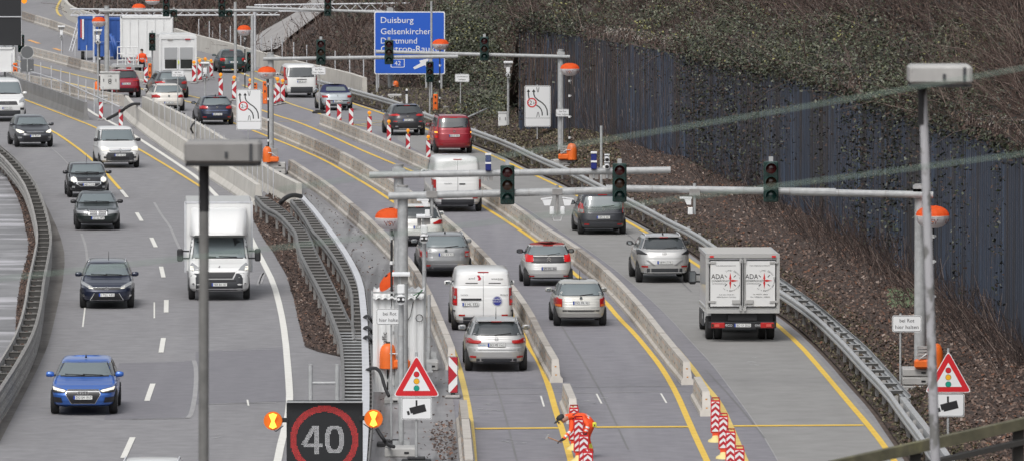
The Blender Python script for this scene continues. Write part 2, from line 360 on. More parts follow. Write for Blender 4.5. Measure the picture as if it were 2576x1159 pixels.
# painted lines
def line(name, pts, w, m, z=.015, k=1): return struct(ribbon(name, smooth_line(G(pts), k), w, m, z))
line('edge_line', [(150,225),(225,282),(292,315),(344,346),(430,402),(507,455),(555,504),(628,593),(636,611),(662,660),(688,712),(706,779),(717,845),(726,950),(729,1007),(724,1050),(716,1080),(706,1118),(698,1159),(680,1240)], .20, WHT, .016)
line('yellow_line', [(30,240),(63,252),(140,282),(248,324),(341,371),(430,424),(507,472)], .15, YEL)
line('yellow_line', [(100,314),(125,328),(150,341),(215,388),(261,430),(302,477)], .15, YEL, .019)
DASH = [(155,345),(312,488),(350,546),(386,610),(408,684),(418,770),(408,868),(377,986),(322,1125)]
DW = smooth_line(G([(60,300),(155,345)]+[(215,392),(268,440)]+DASH[1:]+[(250,1270)]), 2)
def dash(pt, L=6.0):
    c = g(*pt); i = min(range(len(DW)), key=lambda k: (DW[k]-c).length)
    a, b = DW[max(i-2, 0)], DW[min(i+2, len(DW)-1)]; d = (b-a).normalized()
    struct(ribbon('lane_dash', [c-d*L/2, c, c+d*L/2], .155, WHT, .016))
for p in DASH: dash(p, 4 if p == DASH[0] else 6)
YL = {}
YL[1] = [(1095,775),(1120,835),(1142,889),(1154,923),(1168,976),(1181,1040),(1189,1118),(1194,1200)]
YL[2] = [(560,300),(620,323),(641,331),(688,350),(739,370),(817,404),(874,437),(931,470),(990,509),(1060,556),(1125,612),(1184,670),(1240,733),(1287,792),(1310,831),(1331,872),(1357,911),(1380,970),(1398,1035),(1416,1087),(1432,1144),(1446,1200)]
YL[3] = [(600,257),(690,290),(747,307),(817,336),(894,372),(931,388),(998,416),(1060,429+12),(1140,478),(1202,512),(1281,561),(1352,610),(1437,681),(1522,758),(1556,800),(1595,838),(1644,898),(1670,934),(1701,988),(1727,1048),(1752,1105),(1778,1159),(1800,1210)]
YL[4] = [(610,215),(719,259),(809,288),(938,342),(1010,374),(1090,412),(1205,473),(1238,488),(1279,517),(1323,550),(1375,581),(1427,613),(1478,655),(1530,704),(1582,753),(1634,810),(1690,859+6),(1737,919),(1768,963),(1799,999),(1817,1027),(1840,1079),(1866,1139),(1895,1210)]
YL[5] = [(640,180),(720,205),(805,232),(889,262),(964,287),(1068,324),(1181,368),(1281,411),(1339,439),(1396,465),(1458,496),(1569,553),(1628,587),(1732,652),(1840,728),(1944,808),(2011,867),(2063,927),(2104,976),(2141,1020),(2179,1064),(2218,1113),(2260,1175)]
for k in YL: line('yellow_line', YL[k], .17, YEL_F if k in (1, 4) else YEL)
for a, b in (((1195,1078),(1404,1076)), ((1497,1074),(1730,1073)), ((1845,1071),(2172,1069))):
    line('stop_line', [a, b], .42, YEL, .017, 0)
for a, b in (((815,302),(1005,306)),((838,311),(990,318)),((700,307),(780,305)),((870,318),(1000,304)),((815,303),(930,321))): line('yellow_hatching', [a, b], .14, YEL_F, .018, 0)
# upper left: the bypass lanes
for pts in ([(25,150),(85,164),(150,180),(245,203),(340,220),(420,243),(560,280)], [(20,176),(65,189),(150,205),(225,222),(300,243)], [(20,181),(65,193),(150,210),(225,227),(300,250)], [(158,-5),(147,10),(142,25),(146,36),(154,42)], [(430,232),(520,252),(600,270)], [(490,145),(530,155),(620,190),(700,222)]):
    line('yellow_line', pts, .2, YEL_F)
for a, b in (((73,102),(98,111)), ((136,123),(154,129)), ((20,84),(40,92))): line('orange_dash', [a, b], .3, mat('orange_marking', (.75,.38,.12), .6), .016, 0)

def sweep(name, path, prof, m, parent=None, end=True):
    """closed cross-section (u to the left of travel, z) along a path"""
    N = normals2(path); b = B(); n = len(prof); vs = []
    for p, q in zip(path, N):
        for u, z in prof: vs.append((p.x+q.x*u, p.y+q.y*u, z))
    fs = [(i*n+k, i*n+(k+1) % n, (i+1)*n+(k+1) % n, (i+1)*n+k) for i in range(len(path)-1) for k in range(n)]
    fs += [tuple(range(n)), tuple(range((len(path)-1)*n+n-1, (len(path)-1)*n-1, -1))]
    b.add(vs, fs, m); return b.build(name, parent)
# ---------------------------------------------------------------- mobile concrete barrier elements
def barrier_mesh(m, L=5.84, taper=0.0, k=0):
    b = B(); pr = [(-.19,0),(-.19,.11),(-.125,.17),(-.10,.62),(.10,.62),(.125,.17),(.19,.11),(.19,0)]
    vs = [(x, -L/2 + (taper*z/.62 if taper else 0), z) for x, z in pr] + [(x, L/2, z) for x, z in pr]
    n = 8; b.add(vs, [tuple(range(n)), tuple(range(2*n-1, n-1, -1))] + [(i, n+i, n+(i+1) % n, (i+1) % n) for i in range(n)], m)
    rr = random.Random(k)
    for j in range(9):
        y = -L/2+.45+j*.63 + (taper*.6 if taper else 0)
        if y > L/2-.1: continue
        for z in (.30, .50):
            x = -.1185+(z-.17)*.0556
            mm = mat('drill_hole', (.05,.042,.035), .8) if rr.random() < .6 else mat('orange_stud', (.55,.27,.08), .5)
            b.box((x, y+rr.uniform(-.04,.04), z+rr.uniform(-.02,.02)), (.02, .11, .065), mm)
            b.box((-x, y, z), (.02, .06, .055), mm)
    if taper:
        for q in (.2, .42): b.box((0, -L/2+taper*q/.62-.004, q), (.05, .02, .05), mat('orange_stud', (.55,.27,.08), .5))
    return b.mesh('concrete_barrier')
CONC2 = layered('concrete_stained', [((.31,.285,.255), (.44,.41,.37), 1.8, one, .3, .7, 8), (.55, (.21,.19,.165), .9, (1,1,.35), .5, .7, 6)], .87)
BM = [barrier_mesh(CONC, k=1), barrier_mesh(CONC2, k=2), barrier_mesh(CONC_D, k=3), barrier_mesh(CONC, k=5)]
BM_T = barrier_mesh(CONC, 5.84, .75, 4)
def barrier_row(base, phrase, group, shift=.19, step=6.0, first_taper=True, dark=()):
    line_ = [p.copy() for p in base]; N = normals2(line_)
    line_ = [p - n*shift for p, n in zip(line_, N)]        # base traced on the left face; n points left of far-to-near travel
    line_.reverse(); pts = resample(line_, step); out = []
    for i, (a, b) in enumerate(zip(pts, pts[1:])):
        me = BM_T if (i == 0 and first_taper) else (BM[2] if i in dark else random.choice(BM[:2]+[BM[3]]))
        o = bpy.data.objects.new('concrete_barrier', me); C.objects.link(o)
        o.location = (a+b)/2; o.location.z = .004; d = b-a; o.rotation_euler = (0, 0, math.atan2(-d.x, d.y))
        tag(o, f'{ordinal(i)} barrier element from near end of row {phrase}', 'concrete barrier', group); out.append(o)
    return out
# sign: normals2 gives left of travel; far->near travel, the camera-left face is on the right of travel
R1 = [p for p in ROW1 if p.y > g(1,945).y]; R1B = [p for p in ROW1 if p.y < g(1,1008).y]
barrier_row(R1, 'beside the wet hard shoulder', 'barriers beside the hard shoulder', -.19, dark=(5, 12))
barrier_row(R1B, 'by the lone striped beacon', 'barriers beside the hard shoulder', -.19, first_taper=False)
R2 = [p for p in ROW2 if p.y > g(1,966).y]
barrier_row(R2, 'left of the middle lane', 'barriers left of the middle lane', -.19, dark=(2, 8, 21, 22))
R2B = [p for p in ROW2 if g(1,1000).y > p.y]
barrier_row([R2B[0], R2B[0].lerp(R2B[-1], .5), R2B[0]+(R2B[-1]-R2B[0]).normalized()*6.2], 'just behind the crouching worker', 'barriers left of the middle lane', -.19, dark=(0,))
barrier_row(ROW3, 'left of the slow lane', 'barriers left of the slow lane', -.19, dark=(8,))
barrier_row([ROW3B[0], ROW3B[1], ROW3B[0]+(ROW3B[2]-ROW3B[0]).normalized()*6.2], 'standing alone before the chevron markers', 'barriers left of the slow lane', -.19)
FAR1 = smooth_line(G([(20,130),(85,146),(165,168),(250,190),(330,205),(390,213)]), 1)
barrier_row(FAR1, 'above the bypass lane at upper left', 'barriers along the bypass lane', -.19, dark=(4, 9, 13), first_taper=False)
FAR2 = smooth_line(G([(0,200),(55,214),(140,232),(228,255),(300,268)]), 1)
barrier_row(FAR2, 'below the bypass lane at upper left', 'barriers along the bypass lane', -.19, first_taper=False)
FAR3 = smooth_line(G([(40,45),(58,52),(110,68),(160,85),(192,98)]), 1)
barrier_row(FAR3, 'far away beyond the blue container', 'barriers beyond the blue container', -.19, dark=tuple(range(6, 60)), first_taper=False)
barrier_row(smooth_line(G([(470,160),(478,192),(486,207)]), 1), 'in front of the white cabin', 'barriers in front of the white cabin', -.19, first_taper=False)
# long walls
def wall(name, label, pts, prof, m, k=1): return tag(sweep(name, smooth_line(G(pts), k), prof, m), label, 'wall')
NJ = [(-.32,0),(-.32,.1),(-.16,.32),(-.10,.92),(.10,.92),(.16,.32),(.32,.1),(.32,0)]
NJ2 = [(-.25,0),(-.12,.3),(-.11,1.0),(.11,1.0),(.12,.3),(.25,0)]
wall('median_wall', 'pale concrete median wall with stepped foot beside the left carriageway', [(318,284),(330,301),(377,338),(430,376),(481,411),(527,439),(575,470),(626,504),(650,521)], NJ, CONC_L)
wall('median_wall', 'concrete wall with thin upright rods along its left side, behind the first median wall', [(362,290),(420,318),(470,344),(560,400),(640,458),(700,495),(752,522)], NJ2, CONC_L)
wall('ramp_wall', 'long pale concrete wall at the foot of the brown hillside', [(440,108),(491,125),(560,142),(640,166),(720,189),(800,208),(870,224),(917,240)], [(-.15,0),(-.13,1.0),(.13,1.0),(.15,0)], CONC_L)
wall('curved_wall', 'curved pale concrete wall at the far bend in the upper left', [(172,-20),(160,5),(160,25),(170,45),(188,57),(215,66),(235,72)], [(-.2,0),(-.12,1.1),(.12,1.1),(.2,0)], CONC_L)
tag(sweep('steel_barrier', smooth_line(G([(20,224),(48,240),(100,258),(160,280),(216,303)]), 1), [(-.2,0),(-.1,.35),(-.08,.95),(.08,.95),(.1,.35),(.2,0)], mat('dark_barrier', (.2,.2,.2), .7, noise=(.8,.2))), 'dark grey barrier wall along the left edge of the fenced strip', 'barrier')
# ---------------------------------------------------------------- guard rails
WB = [(.0,.31),(.07,.26),(.07,.20),(.0,.155),(.07,.11),(.07,.05),(.0,0),(-.012,0),(.055,.055),(.055,.105),(-.015,.155),(.055,.205),(.055,.255),(-.012,.31)]
def beam(parent, path, side, z, m): return sweep('rail', path, [(u*side, v+z) for u, v in WB], m, parent)
POSTM = {}
def put(me, name, parent, loc, rz):
    o = bpy.data.objects.new(name, me); C.objects.link(o); o.parent = parent; o.location = loc; o.rotation_euler = (0, 0, rz); return o
pb = B(); pb.box((0,0,.34), (.10,.055,.72), GALV_D); POST = pb.mesh('post')
def ladder(parent, A, D, step, z=.72, w=.06, m=GALV_D, h=.13):
    """spacers between two rails A and D sampled at equal path steps"""
    a = resample(A, step); D = resample(D, .12)
    for p in a:
        q = min(D, key=lambda d: (d-p).length); v = q-p; L = max(v.length, .05)
        key = round(L, 1)
        if (key, h) not in POSTM:
            k = B(); k.box((0,0,0), (key, w, .03), m); k.box((0,.0,-.015-h/2), (key*.97, w*.5, h), mat('spacer_painted_shade', (.075,.073,.07), .8)); POSTM[key, h] = k.mesh('spacer')  # dark plate under each rung paints in the shaded face and gap
        put(POSTM[key, h], 'spacer', parent, ((p.x+q.x)/2, (p.y+q.y)/2, z), math.atan2(v.y, v.x))
def posts(parent, A, step, off=0.0):
    N = normals2(A)
    A2 = [p+n*off for p, n in zip(A, N)]
    for p in resample(A2, step): put(POST, 'post', parent, (p.x, p.y, 0), 0)
gr = thing('guard_rail', 'long galvanised guard rail below the leafy bank right of the slow lane', 'guard rail')
beam(gr, RAIL_R, -1, .33, GALV); sweep('rail', RAIL_R, [(.10,.30),(.10,.40),(.04,.40),(.04,.30)], GALV_D, gr)
posts(gr, [p for p in RAIL_R if p.y > 255], 4.0, .05)
posts(gr, [p for p in RAIL_R if p.y <= 255], 2.6, .05)
BACK_R = smooth_line(G([(1890,655),(1962,699),(2020,740),(2068,777),(2120,822),(2174,868),(2208,905),(2244,945),(2284,990)], .72), 1)
BACK_R2 = smooth_line(G([(2268,1000),(2314,1059),(2361,1118),(2410,1190)], .72), 1)
g2 = thing('guard_rail', 'rear beam with ladder-like spacers behind the guard rail below the leafy bank', 'guard rail')
beam(g2, BACK_R, 1, .44, GALV); ladder(g2, BACK_R, RAIL_R, 2.4, z=.66, h=.08, m=GALV)
g3 = thing('guard_rail', 'short bright guard rail piece beside the lamp post at lower right', 'guard rail')
sweep('rail', BACK_R2, [(.10,.45),(.10,.75),(-.06,.75),(-.06,.45)], GALV, g3); posts(g3, BACK_R2, 2.0, 0)
def P_(pts, z=.75): return smooth_line(G(pts, z), 1)
A1 = P_([(644,491),(669,519),(703,535),(734,569),(747,585),(752,624),(781,681),(801,717),(827,769),(850,826),(861,859),(866,937),(866,1007),(860,1100),(850,1200)])
A2 = P_([(675,496),(711,522),(739,548),(765,569),(778,593),(788,621),(803,650),(827,699),(853,751),(868,787),(884,815),(889,830)])
D1 = P_([(733,501),(765,540),(788,581),(804,595),(827,623),(853,662),(876,704),(887,738),(889,779),(888,818),(892,850)])
D2 = P_([(757,494),(790,530),(817,566),(835,590),(863,629),(889,673),(907,717),(912,758),(916,800),(918,872),(920,937),(920,1000),(918,1066),(912,1159),(905,1230)])
D3 = P_([(770,494),(815,550),(858,611),(897,673),(918,712),(925,766),(928,805),(932,872),(936,924),(938,1027),(930,1120),(922,1200)])
m1 = thing('guard_rail', 'double guard rail with dark rungs along the left of the brown planting strip', 'guard rail')
RAILD = layered('dull_steel', [((.12,.12,.118), (.20,.198,.195), 3, one, .3, .7, 8), (.4, (.28,.275,.27), 1.5, one, .55, .75, 6)], .6)
beam(m1, A1, -1, .44, RAILD); beam(m1, A2, 1, .44, RAILD)
A1u = [p for p in A1 if p.y > A2[-1].y-1]
ladder(m1, A1u, A2, 1.6); posts(m1, A1u, 4, 0)
m2 = thing('guard_rail', 'guard rail ladder whose bright cable channel runs along the right of the planting strip', 'guard rail')
beam(m2, D1, -1, .44, RAILD); sweep('cable_channel', D2, [(-.1,.68),(-.1,.80),(.1,.80),(.1,.68)], GALV_B, m2); sweep('rail', D3, [(-.02,.45),(-.02,.75),(.02,.75),(.02,.45)], RAILD, m2)
ladder(m2, D1, D2, 1.6); ladder(m2, D3, D2, 1.3, w=.04); posts(m2, D1, 4, 0)
m3 = thing('guard_rail', 'broad ladder of rungs where the median guard rails join, left of the hut', 'guard rail')
A1l = [p for p in A1 if p.y <= A2[-1].y]; ladder(m3, A1l, [p for p in D2], 1.15, w=.10, h=.06, m=GALV)
# left edge: stacked double guard rail
gl = thing('guard_rail', 'weathered multi-beam guard rail snaking down the left edge of the picture', 'guard rail')
NL = normals2(GUARD_L)
rt = [p - n*-.22 for p, n in zip(GUARD_L, NL)]; lf = [p - n*.22 for p, n in zip(GUARD_L, NL)]
OLD = layered('old_zinc', [((.22,.215,.205), (.35,.34,.325), 2.5, one, .3, .7, 8), (.5, (.17,.16,.15), .9, (1,1,2), .5, .72, 6)], .65)
for z in (.10, .42, .74): sweep('rail', rt, [(u, v*.8+z) for u, v in WB], OLD, gl)
for z in (.42, .74): sweep('rail', lf, [(-u, v*.8+z) for u, v in WB], OLD, gl)
ladder(gl, lf, rt, 2.6, .90, .08, mat('old_spacer', (.16,.155,.145), .8), .12); posts(gl, GUARD_L, 2.6, 0)
# ---------------------------------------------------------------- noise wall, bank and hillside
ZB = 1.2
WALLB = G([(1304,302),(1383,314),(1453,330),(1556,354),(1646,386),(1724,412),(1866,472),(1960,515),(2094,588),(2192,640),(2296,705),(2400,775),(2503,838),(2575,890),(2680,975),(2800,1090)], ZB)
WALLT_O = [(1304,70),(1452,92),(1522,103),(1635,123),(1705,138),(1907,182),(1998,203),(2115,233),(2159,249),(2400,326),(2477,349),(2575,386),(2680,425),(2800,470)]
WALLB = smooth_line(WALLB, 1)
def proj(p):
    dep = p.y*CT-(p.z-H)*ST; v = p.y*ST+(p.z-H)*CT
    return CX+F*p.x/dep, CY-F*v/dep
wtop = []
for p in WALLB:
    x, _ = proj(p); wtop.append(zat(p.y, float(np.interp(x, [a for a, _ in WALLT_O], [b for _, b in WALLT_O]))))
WS = resample(WALLB, .14)
yt = sorted((p.y, z) for p, z in zip(WALLB, wtop)); ytY = [a for a, _ in yt]; ytZ = [b for _, b in yt]
b = B(); vs = []; N = normals2(WS)
for i, (p, n) in enumerate(zip(WS, N)):
    u = .045 if (i//2) % 2 else -.01
    if i % 2 and (i//2) % 2 == 0: pass
    # stepped top edge
    zt = float(np.interp(round(p.y/9)*9*.5+p.y*.5, ytY, ytZ))
    q = p - n*u
    vs += [(q.x, q.y, -.3), (q.x, q.y, zt)]
b.add(vs, [(2*i, 2*i+2, 2*i+3, 2*i+1) for i in range(len(WS)-1)], layered('sheet_pile_blue', [((.021,.026,.039), (.048,.066,.104), .9, (2.6,2.6,.08), .3, .7, 8), (.65, (.11,.16,.245), 1.8, (3,3,.05), .54, .68, 5), (.85, (.03,.026,.026), .6, (1.8,1.8,.08), .5, .6, 7), (.6, (.036,.030,.028), .16, (1,1,.12), .50, .60, 4)], .6))
wl = thing('noise_wall', 'tall dark blue corrugated noise wall partly overgrown with ivy', 'wall'); b.build('panel', wl)
cp = []
for p in WALLB: cp.append(p)
b = B(); vs = []; NN = normals2(cp)
for p, n in zip(cp, NN):
    zt = float(np.interp(p.y, ytY, ytZ))
    for u, z in ((.13, zt-.6), (.13, zt+.05), (1.1, zt+.55), (1.1, zt-.6)): vs.append((p.x+n.x*u, p.y+n.y*u, z))
n_ = 4; b.add(vs, [(i*n_+k, i*n_+(k+1) % n_, (i+1)*n_+(k+1) % n_, (i+1)*n_+k) for i in range(len(cp)-1) for k in range(n_)], CONC_D); b.build('coping', wl)
# bank between the guard rail and the wall
def wave(x, y): return (np.sin(x*.9+y*.13)+np.sin(x*.37-y*.29+1.3)+np.sin(y*.61+x*.21+.5)+np.sin(x*1.7+y*.8))/4
b = B(); vs = []; Ys = np.linspace(150, 440, 146); M_ = 14
BL = G([(925,218),(1000,226),(1110,232),(1150,247),(1205,271),(1285,298)], .3) + WALLB
for Y in Ys:
    x0 = xat(EDGE_R, Y)+.15; x1 = xat(BL, Y)+.25; zt = float(np.interp(Y, [340, 352, 430], [ZB+.25, .9, .3]))
    for j in range(M_+1):
        t = j/M_; x = x0+(x1-x0)*t
        vs.append((x, Y, .01+zt*max(0, (t-.22)/.78)**1.15 + (.16*float(wave(x*1.3, Y*.6)) if 1 <= j < M_ else 0)*min(1, t*3)))
b.add(vs, [(i*(M_+1)+j, i*(M_+1)+j+1, (i+1)*(M_+1)+j+1, (i+1)*(M_+1)+j) for i in range(len(Ys)-1) for j in range(M_)], MULCH, True)
bank_b = b; struct(b.build('bank'))
# hillside loft
CL = smooth_line(G([(160,-60),(164,-10),(172,30),(190,50),(235,64),(300,92),(400,105),(450,103),(491,117),(560,134),(640,158),(720,181),(800,199),(860,210),(925,222),(1000,229),(1110,235),(1150,250),(1205,274),(1270,298)]), 1)
offs = [0, 1.15, 1.8, 3.2, 5.5, 9, 14, 21, 30, 42]
rise_w = [0, .55, .8, 1.9, 3.6, 6.2, 9.4, 13, 17, 21]; rise_c = [0.02, .35, .6, 1.5, 2.9, 4.8, 7.2, 10, 13.5, 17]
lines = [(p, 0.0, rise_c) for p in CL] + [(p, float(np.interp(p.y, ytY, ytZ)), rise_w) for p in WALLB]
lp = [a for a, _, _ in lines]; ln = normals2(lp); vs = []; nj = len(offs)
for k, ((p, z0, rs), n) in enumerate(zip(lines, ln)):
    for o_, r_ in zip(offs, rs):
        q = p + n*o_
        vs.append((q.x, q.y, z0 + r_ + (.5*float(wave(q.x*.7, q.y*.35)) if o_ > 2 else 0)))
hill_f = [(i*nj+j, (i+1)*nj+j, (i+1)*nj+j+1, i*nj+j+1) for i in range(len(lines)-1) for j in range(nj-1)]
HILLM = layered('hill_soil', [((.035,.026,.024), (.085,.065,.056), 1.2, one, .3, .7, 8), (.4, (.13,.10,.08), .35, one, .52, .7, 8)], .95, (6, .8))
b = B(); b.add(vs, hill_f, HILLM, True); struct(b.build('hillside'))
from mathutils.bvhtree import BVHTree
HILL = BVHTree.FromPolygons([Vector(v) for v in vs], hill_f); BANK = BVHTree.FromPolygons([Vector(v) for v in bank_b.v], bank_b.f)
def ray(tree, x, y):
    d = at(x, y, 300.0)-Vector((0, 0, H)); h = tree.ray_cast(Vector((0, 0, H)), d.normalized()); return h[0]
def onground(x, y):
    p = g(x, y); h = BANK.ray_cast(Vector((0, 0, H)), (p-Vector((0, 0, H))).normalized())[0]
    return h if h is not None and h.y < p.y else p
# service path climbing the hill
pl = [(636,104),(668,84),(720,55),(752,36),(775,15),(800,-15)]; pr = [(640,142),(700,132),(722,108),(752,84),(792,54),(835,22),(858,-15)]
def along(P_, t):
    L = [0]
    for a, c in zip(P_, P_[1:]): L.append(L[-1]+math.dist(a, c))
    return float(np.interp(t*L[-1], L, [a for a, _ in P_])), float(np.interp(t*L[-1], L, [c for _, c in P_]))
b = B(); vs = []; ok = 0
for i in range(25):
    a, c = along(pl, i/24), along(pr, i/24)
    row = [ray(HILL, a[0]+(c[0]-a[0])*j/6, a[1]+(c[1]-a[1])*j/6) for j in range(7)]
    if any(r is None for r in row): continue
    vs += [r+Vector((0, 0, .25)) for r in row]; ok += 1
b.add(vs, [(i*7+j, i*7+j+1, (i+1)*7+j+1, (i+1)*7+j) for i in range(ok-1) for j in range(6)], layered('path_asphalt', [((.26,.25,.245), (.34,.33,.325), .6, one, .3, .7, 8)], .85), True); struct(b.build('service_path'))
# ---------------------------------------------------------------- foliage
def quads(name, P, U, V, mi, mats):
    n = len(P); vs = np.empty((n, 4, 3)); vs[:, 0] = P-U-V; vs[:, 1] = P+U-V; vs[:, 2] = P+U*.55+V; vs[:, 3] = P-U*.55+V
    me = bpy.data.meshes.new(name); me.vertices.add(n*4); me.vertices.foreach_set('co', vs.ravel())
    me.loops.add(n*4); me.loops.foreach_set('vertex_index', np.arange(n*4, dtype=np.int32))
    me.polygons.add(n); me.polygons.foreach_set('loop_start', np.arange(0, n*4, 4, dtype=np.int32)); me.polygons.foreach_set('loop_total', np.full(n, 4, np.int32))
    for m in mats: me.materials.append(m)
    me.polygons.foreach_set('material_index', np.asarray(mi, np.int32)); me.update(); me.validate()
    o = bpy.data.objects.new(name, me); C.objects.link(o); return struct(o, 'stuff')
def unit(a): return a/np.maximum(np.linalg.norm(a, axis=1, keepdims=True), 1e-9)
def leaf_axes(n, size, up=.5):
    nrm = RNG.normal(size=(n, 3)); nrm[:, 2] = np.abs(nrm[:, 2])+up; nrm[:, 1] -= up*.6; nrm = unit(nrm)
    u = unit(np.cross(nrm, RNG.normal(size=(n, 3)))); v = np.cross(nrm, u); s = np.asarray(size).reshape(-1, 1)
    return u*s*.5, v*s*.7
def leafm(nm, c, r=.5): return mat(nm, c, r, 0, .5)
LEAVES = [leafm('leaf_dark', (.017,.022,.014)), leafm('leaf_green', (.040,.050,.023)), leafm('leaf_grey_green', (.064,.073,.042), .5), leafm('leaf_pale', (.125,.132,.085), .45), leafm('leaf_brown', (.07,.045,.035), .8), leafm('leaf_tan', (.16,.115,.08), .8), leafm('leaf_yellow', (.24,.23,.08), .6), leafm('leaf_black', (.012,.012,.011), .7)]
TWIGS = [leafm('twig_dark', (.035,.025,.023), .9), leafm('twig_brown', (.095,.064,.054), .9), leafm('twig_grey', (.20,.155,.135), .9), leafm('twig_red', (.06,.036,.031), .9)]
def nz(x, y, s): return (np.sin(x*s+1.7)+np.sin(y*s*1.3+.4)+np.sin((x+y)*s*.73+2.2)+np.sin((x-y)*s*1.9+.9)+np.sin(x*s*3.1-y*s*2.3))/5
PATHP = pl + pr[::-1]
def inside(poly, x, y):
    c = False; j = len(poly)-1
    for i in range(len(poly)):
        if (poly[i][1] > y) != (poly[j][1] > y) and x < (poly[j][0]-poly[i][0])*(y-poly[i][1])/(poly[j][1]-poly[i][1])+poly[i][0]: c = not c
        j = i
    return c
def rays(tree, reg, n):
    out = []
    for _ in range(n):
        x, y = RNG.uniform(reg[0], reg[2]), RNG.uniform(reg[1], reg[3]); h = ray(tree, x, y)
        if h is not None and tree is HILL and (1475 < x < 1715 or 2106 < x < 2172 or 2415 < x < 2590) and h.x-xat(WALLB, h.y) < 1.0 and RNG.uniform() < .8: continue
        if h is not None and not (600 < x < 870 and (inside(PATHP, x, y) or inside(PATHP, x, y-16))): out.append((h.x, h.y, h.z, x, y))
    return np.array(out)
# green-ness of the hillside over the picture (o-px blobs: x, y, rx, ry, weight)
GREEN = [(1220,210,80,90,.5),(1160,60,90,60,.3),(1180,255,70,40,.5),(1180,150,120,130,.9),(1300,30,140,70,.55),(1480,50,160,60,.8),(1700,70,150,70,.65),(1850,110,130,90,.95),(2020,150,160,90,.9),(2200,200,150,70,.7),(2330,160,160,70,.75),(2480,150,140,80,.55),(1120,240,60,60,.6),(2150,90,90,50,.6),(900,40,80,50,.6),(2250,270,120,60,.8),(2480,290,110,60,.6),(1000,15,70,30,.5),(1250,250,60,60,.7),(700,25,40,30,.3)]
def green(x, y):
    s = np.full(len(x), .0)
    for cx, cy, rx, ry, w in GREEN: s += w*np.exp(-((x-cx)/rx)**2-((y-cy)/ry)**2)
    return s*.85 + .42*nz(x, y, .045)
def shrubs(name, tree, reg, nb, per, rmax, off=.3):
    cen = rays(tree, reg, nb); gr_ = green(cen[:, 3], cen[:, 4]); Ps = []; sz = []; mi = []
    for (x, y, z, ox, oy), gg in zip(cen, gr_):
        r = RNG.uniform(.5, rmax); n = int(per*RNG.uniform(.5, 1.5)*(1 if gg > .46 else .5))
        d = unit(RNG.normal(size=(n, 3)))*(RNG.uniform(0, 1, (n, 1))**.45)*r*np.array([1.1, 1.3, .75]); d[:, 2] += off*r*RNG.uniform(0, 2.6)
        Ps.append(np.array([x, y, z])+d); sz.append(RNG.uniform(.04, .085, n)*(1+max(0, y-300)/400))
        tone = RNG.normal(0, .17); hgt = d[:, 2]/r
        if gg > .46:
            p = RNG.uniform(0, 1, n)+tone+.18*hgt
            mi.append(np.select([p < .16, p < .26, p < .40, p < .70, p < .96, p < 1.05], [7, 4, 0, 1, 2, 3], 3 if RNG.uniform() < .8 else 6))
        else:
            p = RNG.uniform(0, 1, n)+tone
            mi.append(np.select([p < .35, p < .72, p < .86, p < .93, p < .97], [7, 4, 0, 1, 5], 2))
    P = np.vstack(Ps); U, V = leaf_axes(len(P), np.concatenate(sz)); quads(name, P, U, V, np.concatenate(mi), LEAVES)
def twigs(name, tree, reg, n, lmin, lmax, lean, w=.012, sel=None, mats=(0,1,1,2,3), droop=.2):
    c = rays(tree, reg, n)
    if sel is not None: c = c[sel(c)]
    n = len(c); d = RNG.normal(size=(n, 3))*np.array([.55, .4, .4])+np.array(lean); d[:, 0] += .75*nz(c[:, 0], c[:, 1]*.3, .9); d = unit(d)
    L = RNG.uniform(lmin, lmax, (n, 1)); far = (1+np.maximum(0, c[:, 1:2]-250)/250)
    base = c[:, :3]+RNG.normal(size=(n, 3))*np.array([.2, .3, .15]); mi = RNG.choice(mats, n)
    side = unit(np.cross(d, np.array([0, 1, .1])))*w*far
    mid = base+d*L*.5; d2 = unit(d+np.array([0, 0, -droop])+RNG.normal(size=(n, 3))*.18); m2 = base+d*L+d2*L*.35
    P = np.vstack([mid, m2]); U = np.vstack([side, side*.6]); V = np.vstack([d*L*.5, d2*L*.36])
    quads(name, P, U, V, np.concatenate([mi, mi]), TWIGS)
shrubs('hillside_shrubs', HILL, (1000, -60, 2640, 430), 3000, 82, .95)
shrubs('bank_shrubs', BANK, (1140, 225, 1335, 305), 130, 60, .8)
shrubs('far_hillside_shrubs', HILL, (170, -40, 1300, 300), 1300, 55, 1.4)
twigs('bare_branches', HILL, (1300, -60, 2640, 420), 21000, .5, 1.9, (-.2,-.3,.6), .009, lambda c: green(c[:,3], c[:,4]) < RNG.uniform(.25, 1.0, len(c)))
twigs('bare_undergrowth', HILL, (170, -30, 1320, 300), 8000, .5, 1.8, (.1,-.3,.7), .012, lambda c: green(c[:,3], c[:,4]) < RNG.uniform(.2, .8, len(c)), (1,1,2,3))
# ivy on the wall: hanging masses from the top and strips down the face
IVY = [(1304,1330,1,.75),(1345,1372,1,.45),(1395,1420,.55,.3),(1470,1500,.5,.35),(1540,1575,.35,.25),(1600,1660,.45,.3),(1690,1735,.7,.5),(1725,1800,1,1.3),(1800,1885,1,1.2),(1890,1935,1,.9),(1935,2000,.65,.45),(2050,2085,1,.5),(2110,2130,.7,.4),(2130,2205,1,1.1),(2225,2270,1,1.5),(2262,2330,.6,.5),(2340,2400,.55,.5),(2400,2440,1,.4),(2500,2530,.9,.45)]
wp = [(proj(p)[0], p, float(np.interp(p.y, ytY, ytZ))) for p in WALLB]
wx = [a for a, _, _ in wp]
def wallpt(x, t):   # t: 0 top .. 1 bottom
    k = min(max(int(np.searchsorted(wx, x))-1, 0), len(wp)-2); a = (x-wx[k])/max(1e-6, wx[k+1]-wx[k]); p = wp[k][1].lerp(wp[k+1][1], min(max(a, 0), 1)); zt = wp[k][2]+(wp[k+1][2]-wp[k][2])*a
    return np.array([p.x, p.y, zt+(ZB-zt)*t])
P = []; mi = []; S = []; VB = []; VL = []
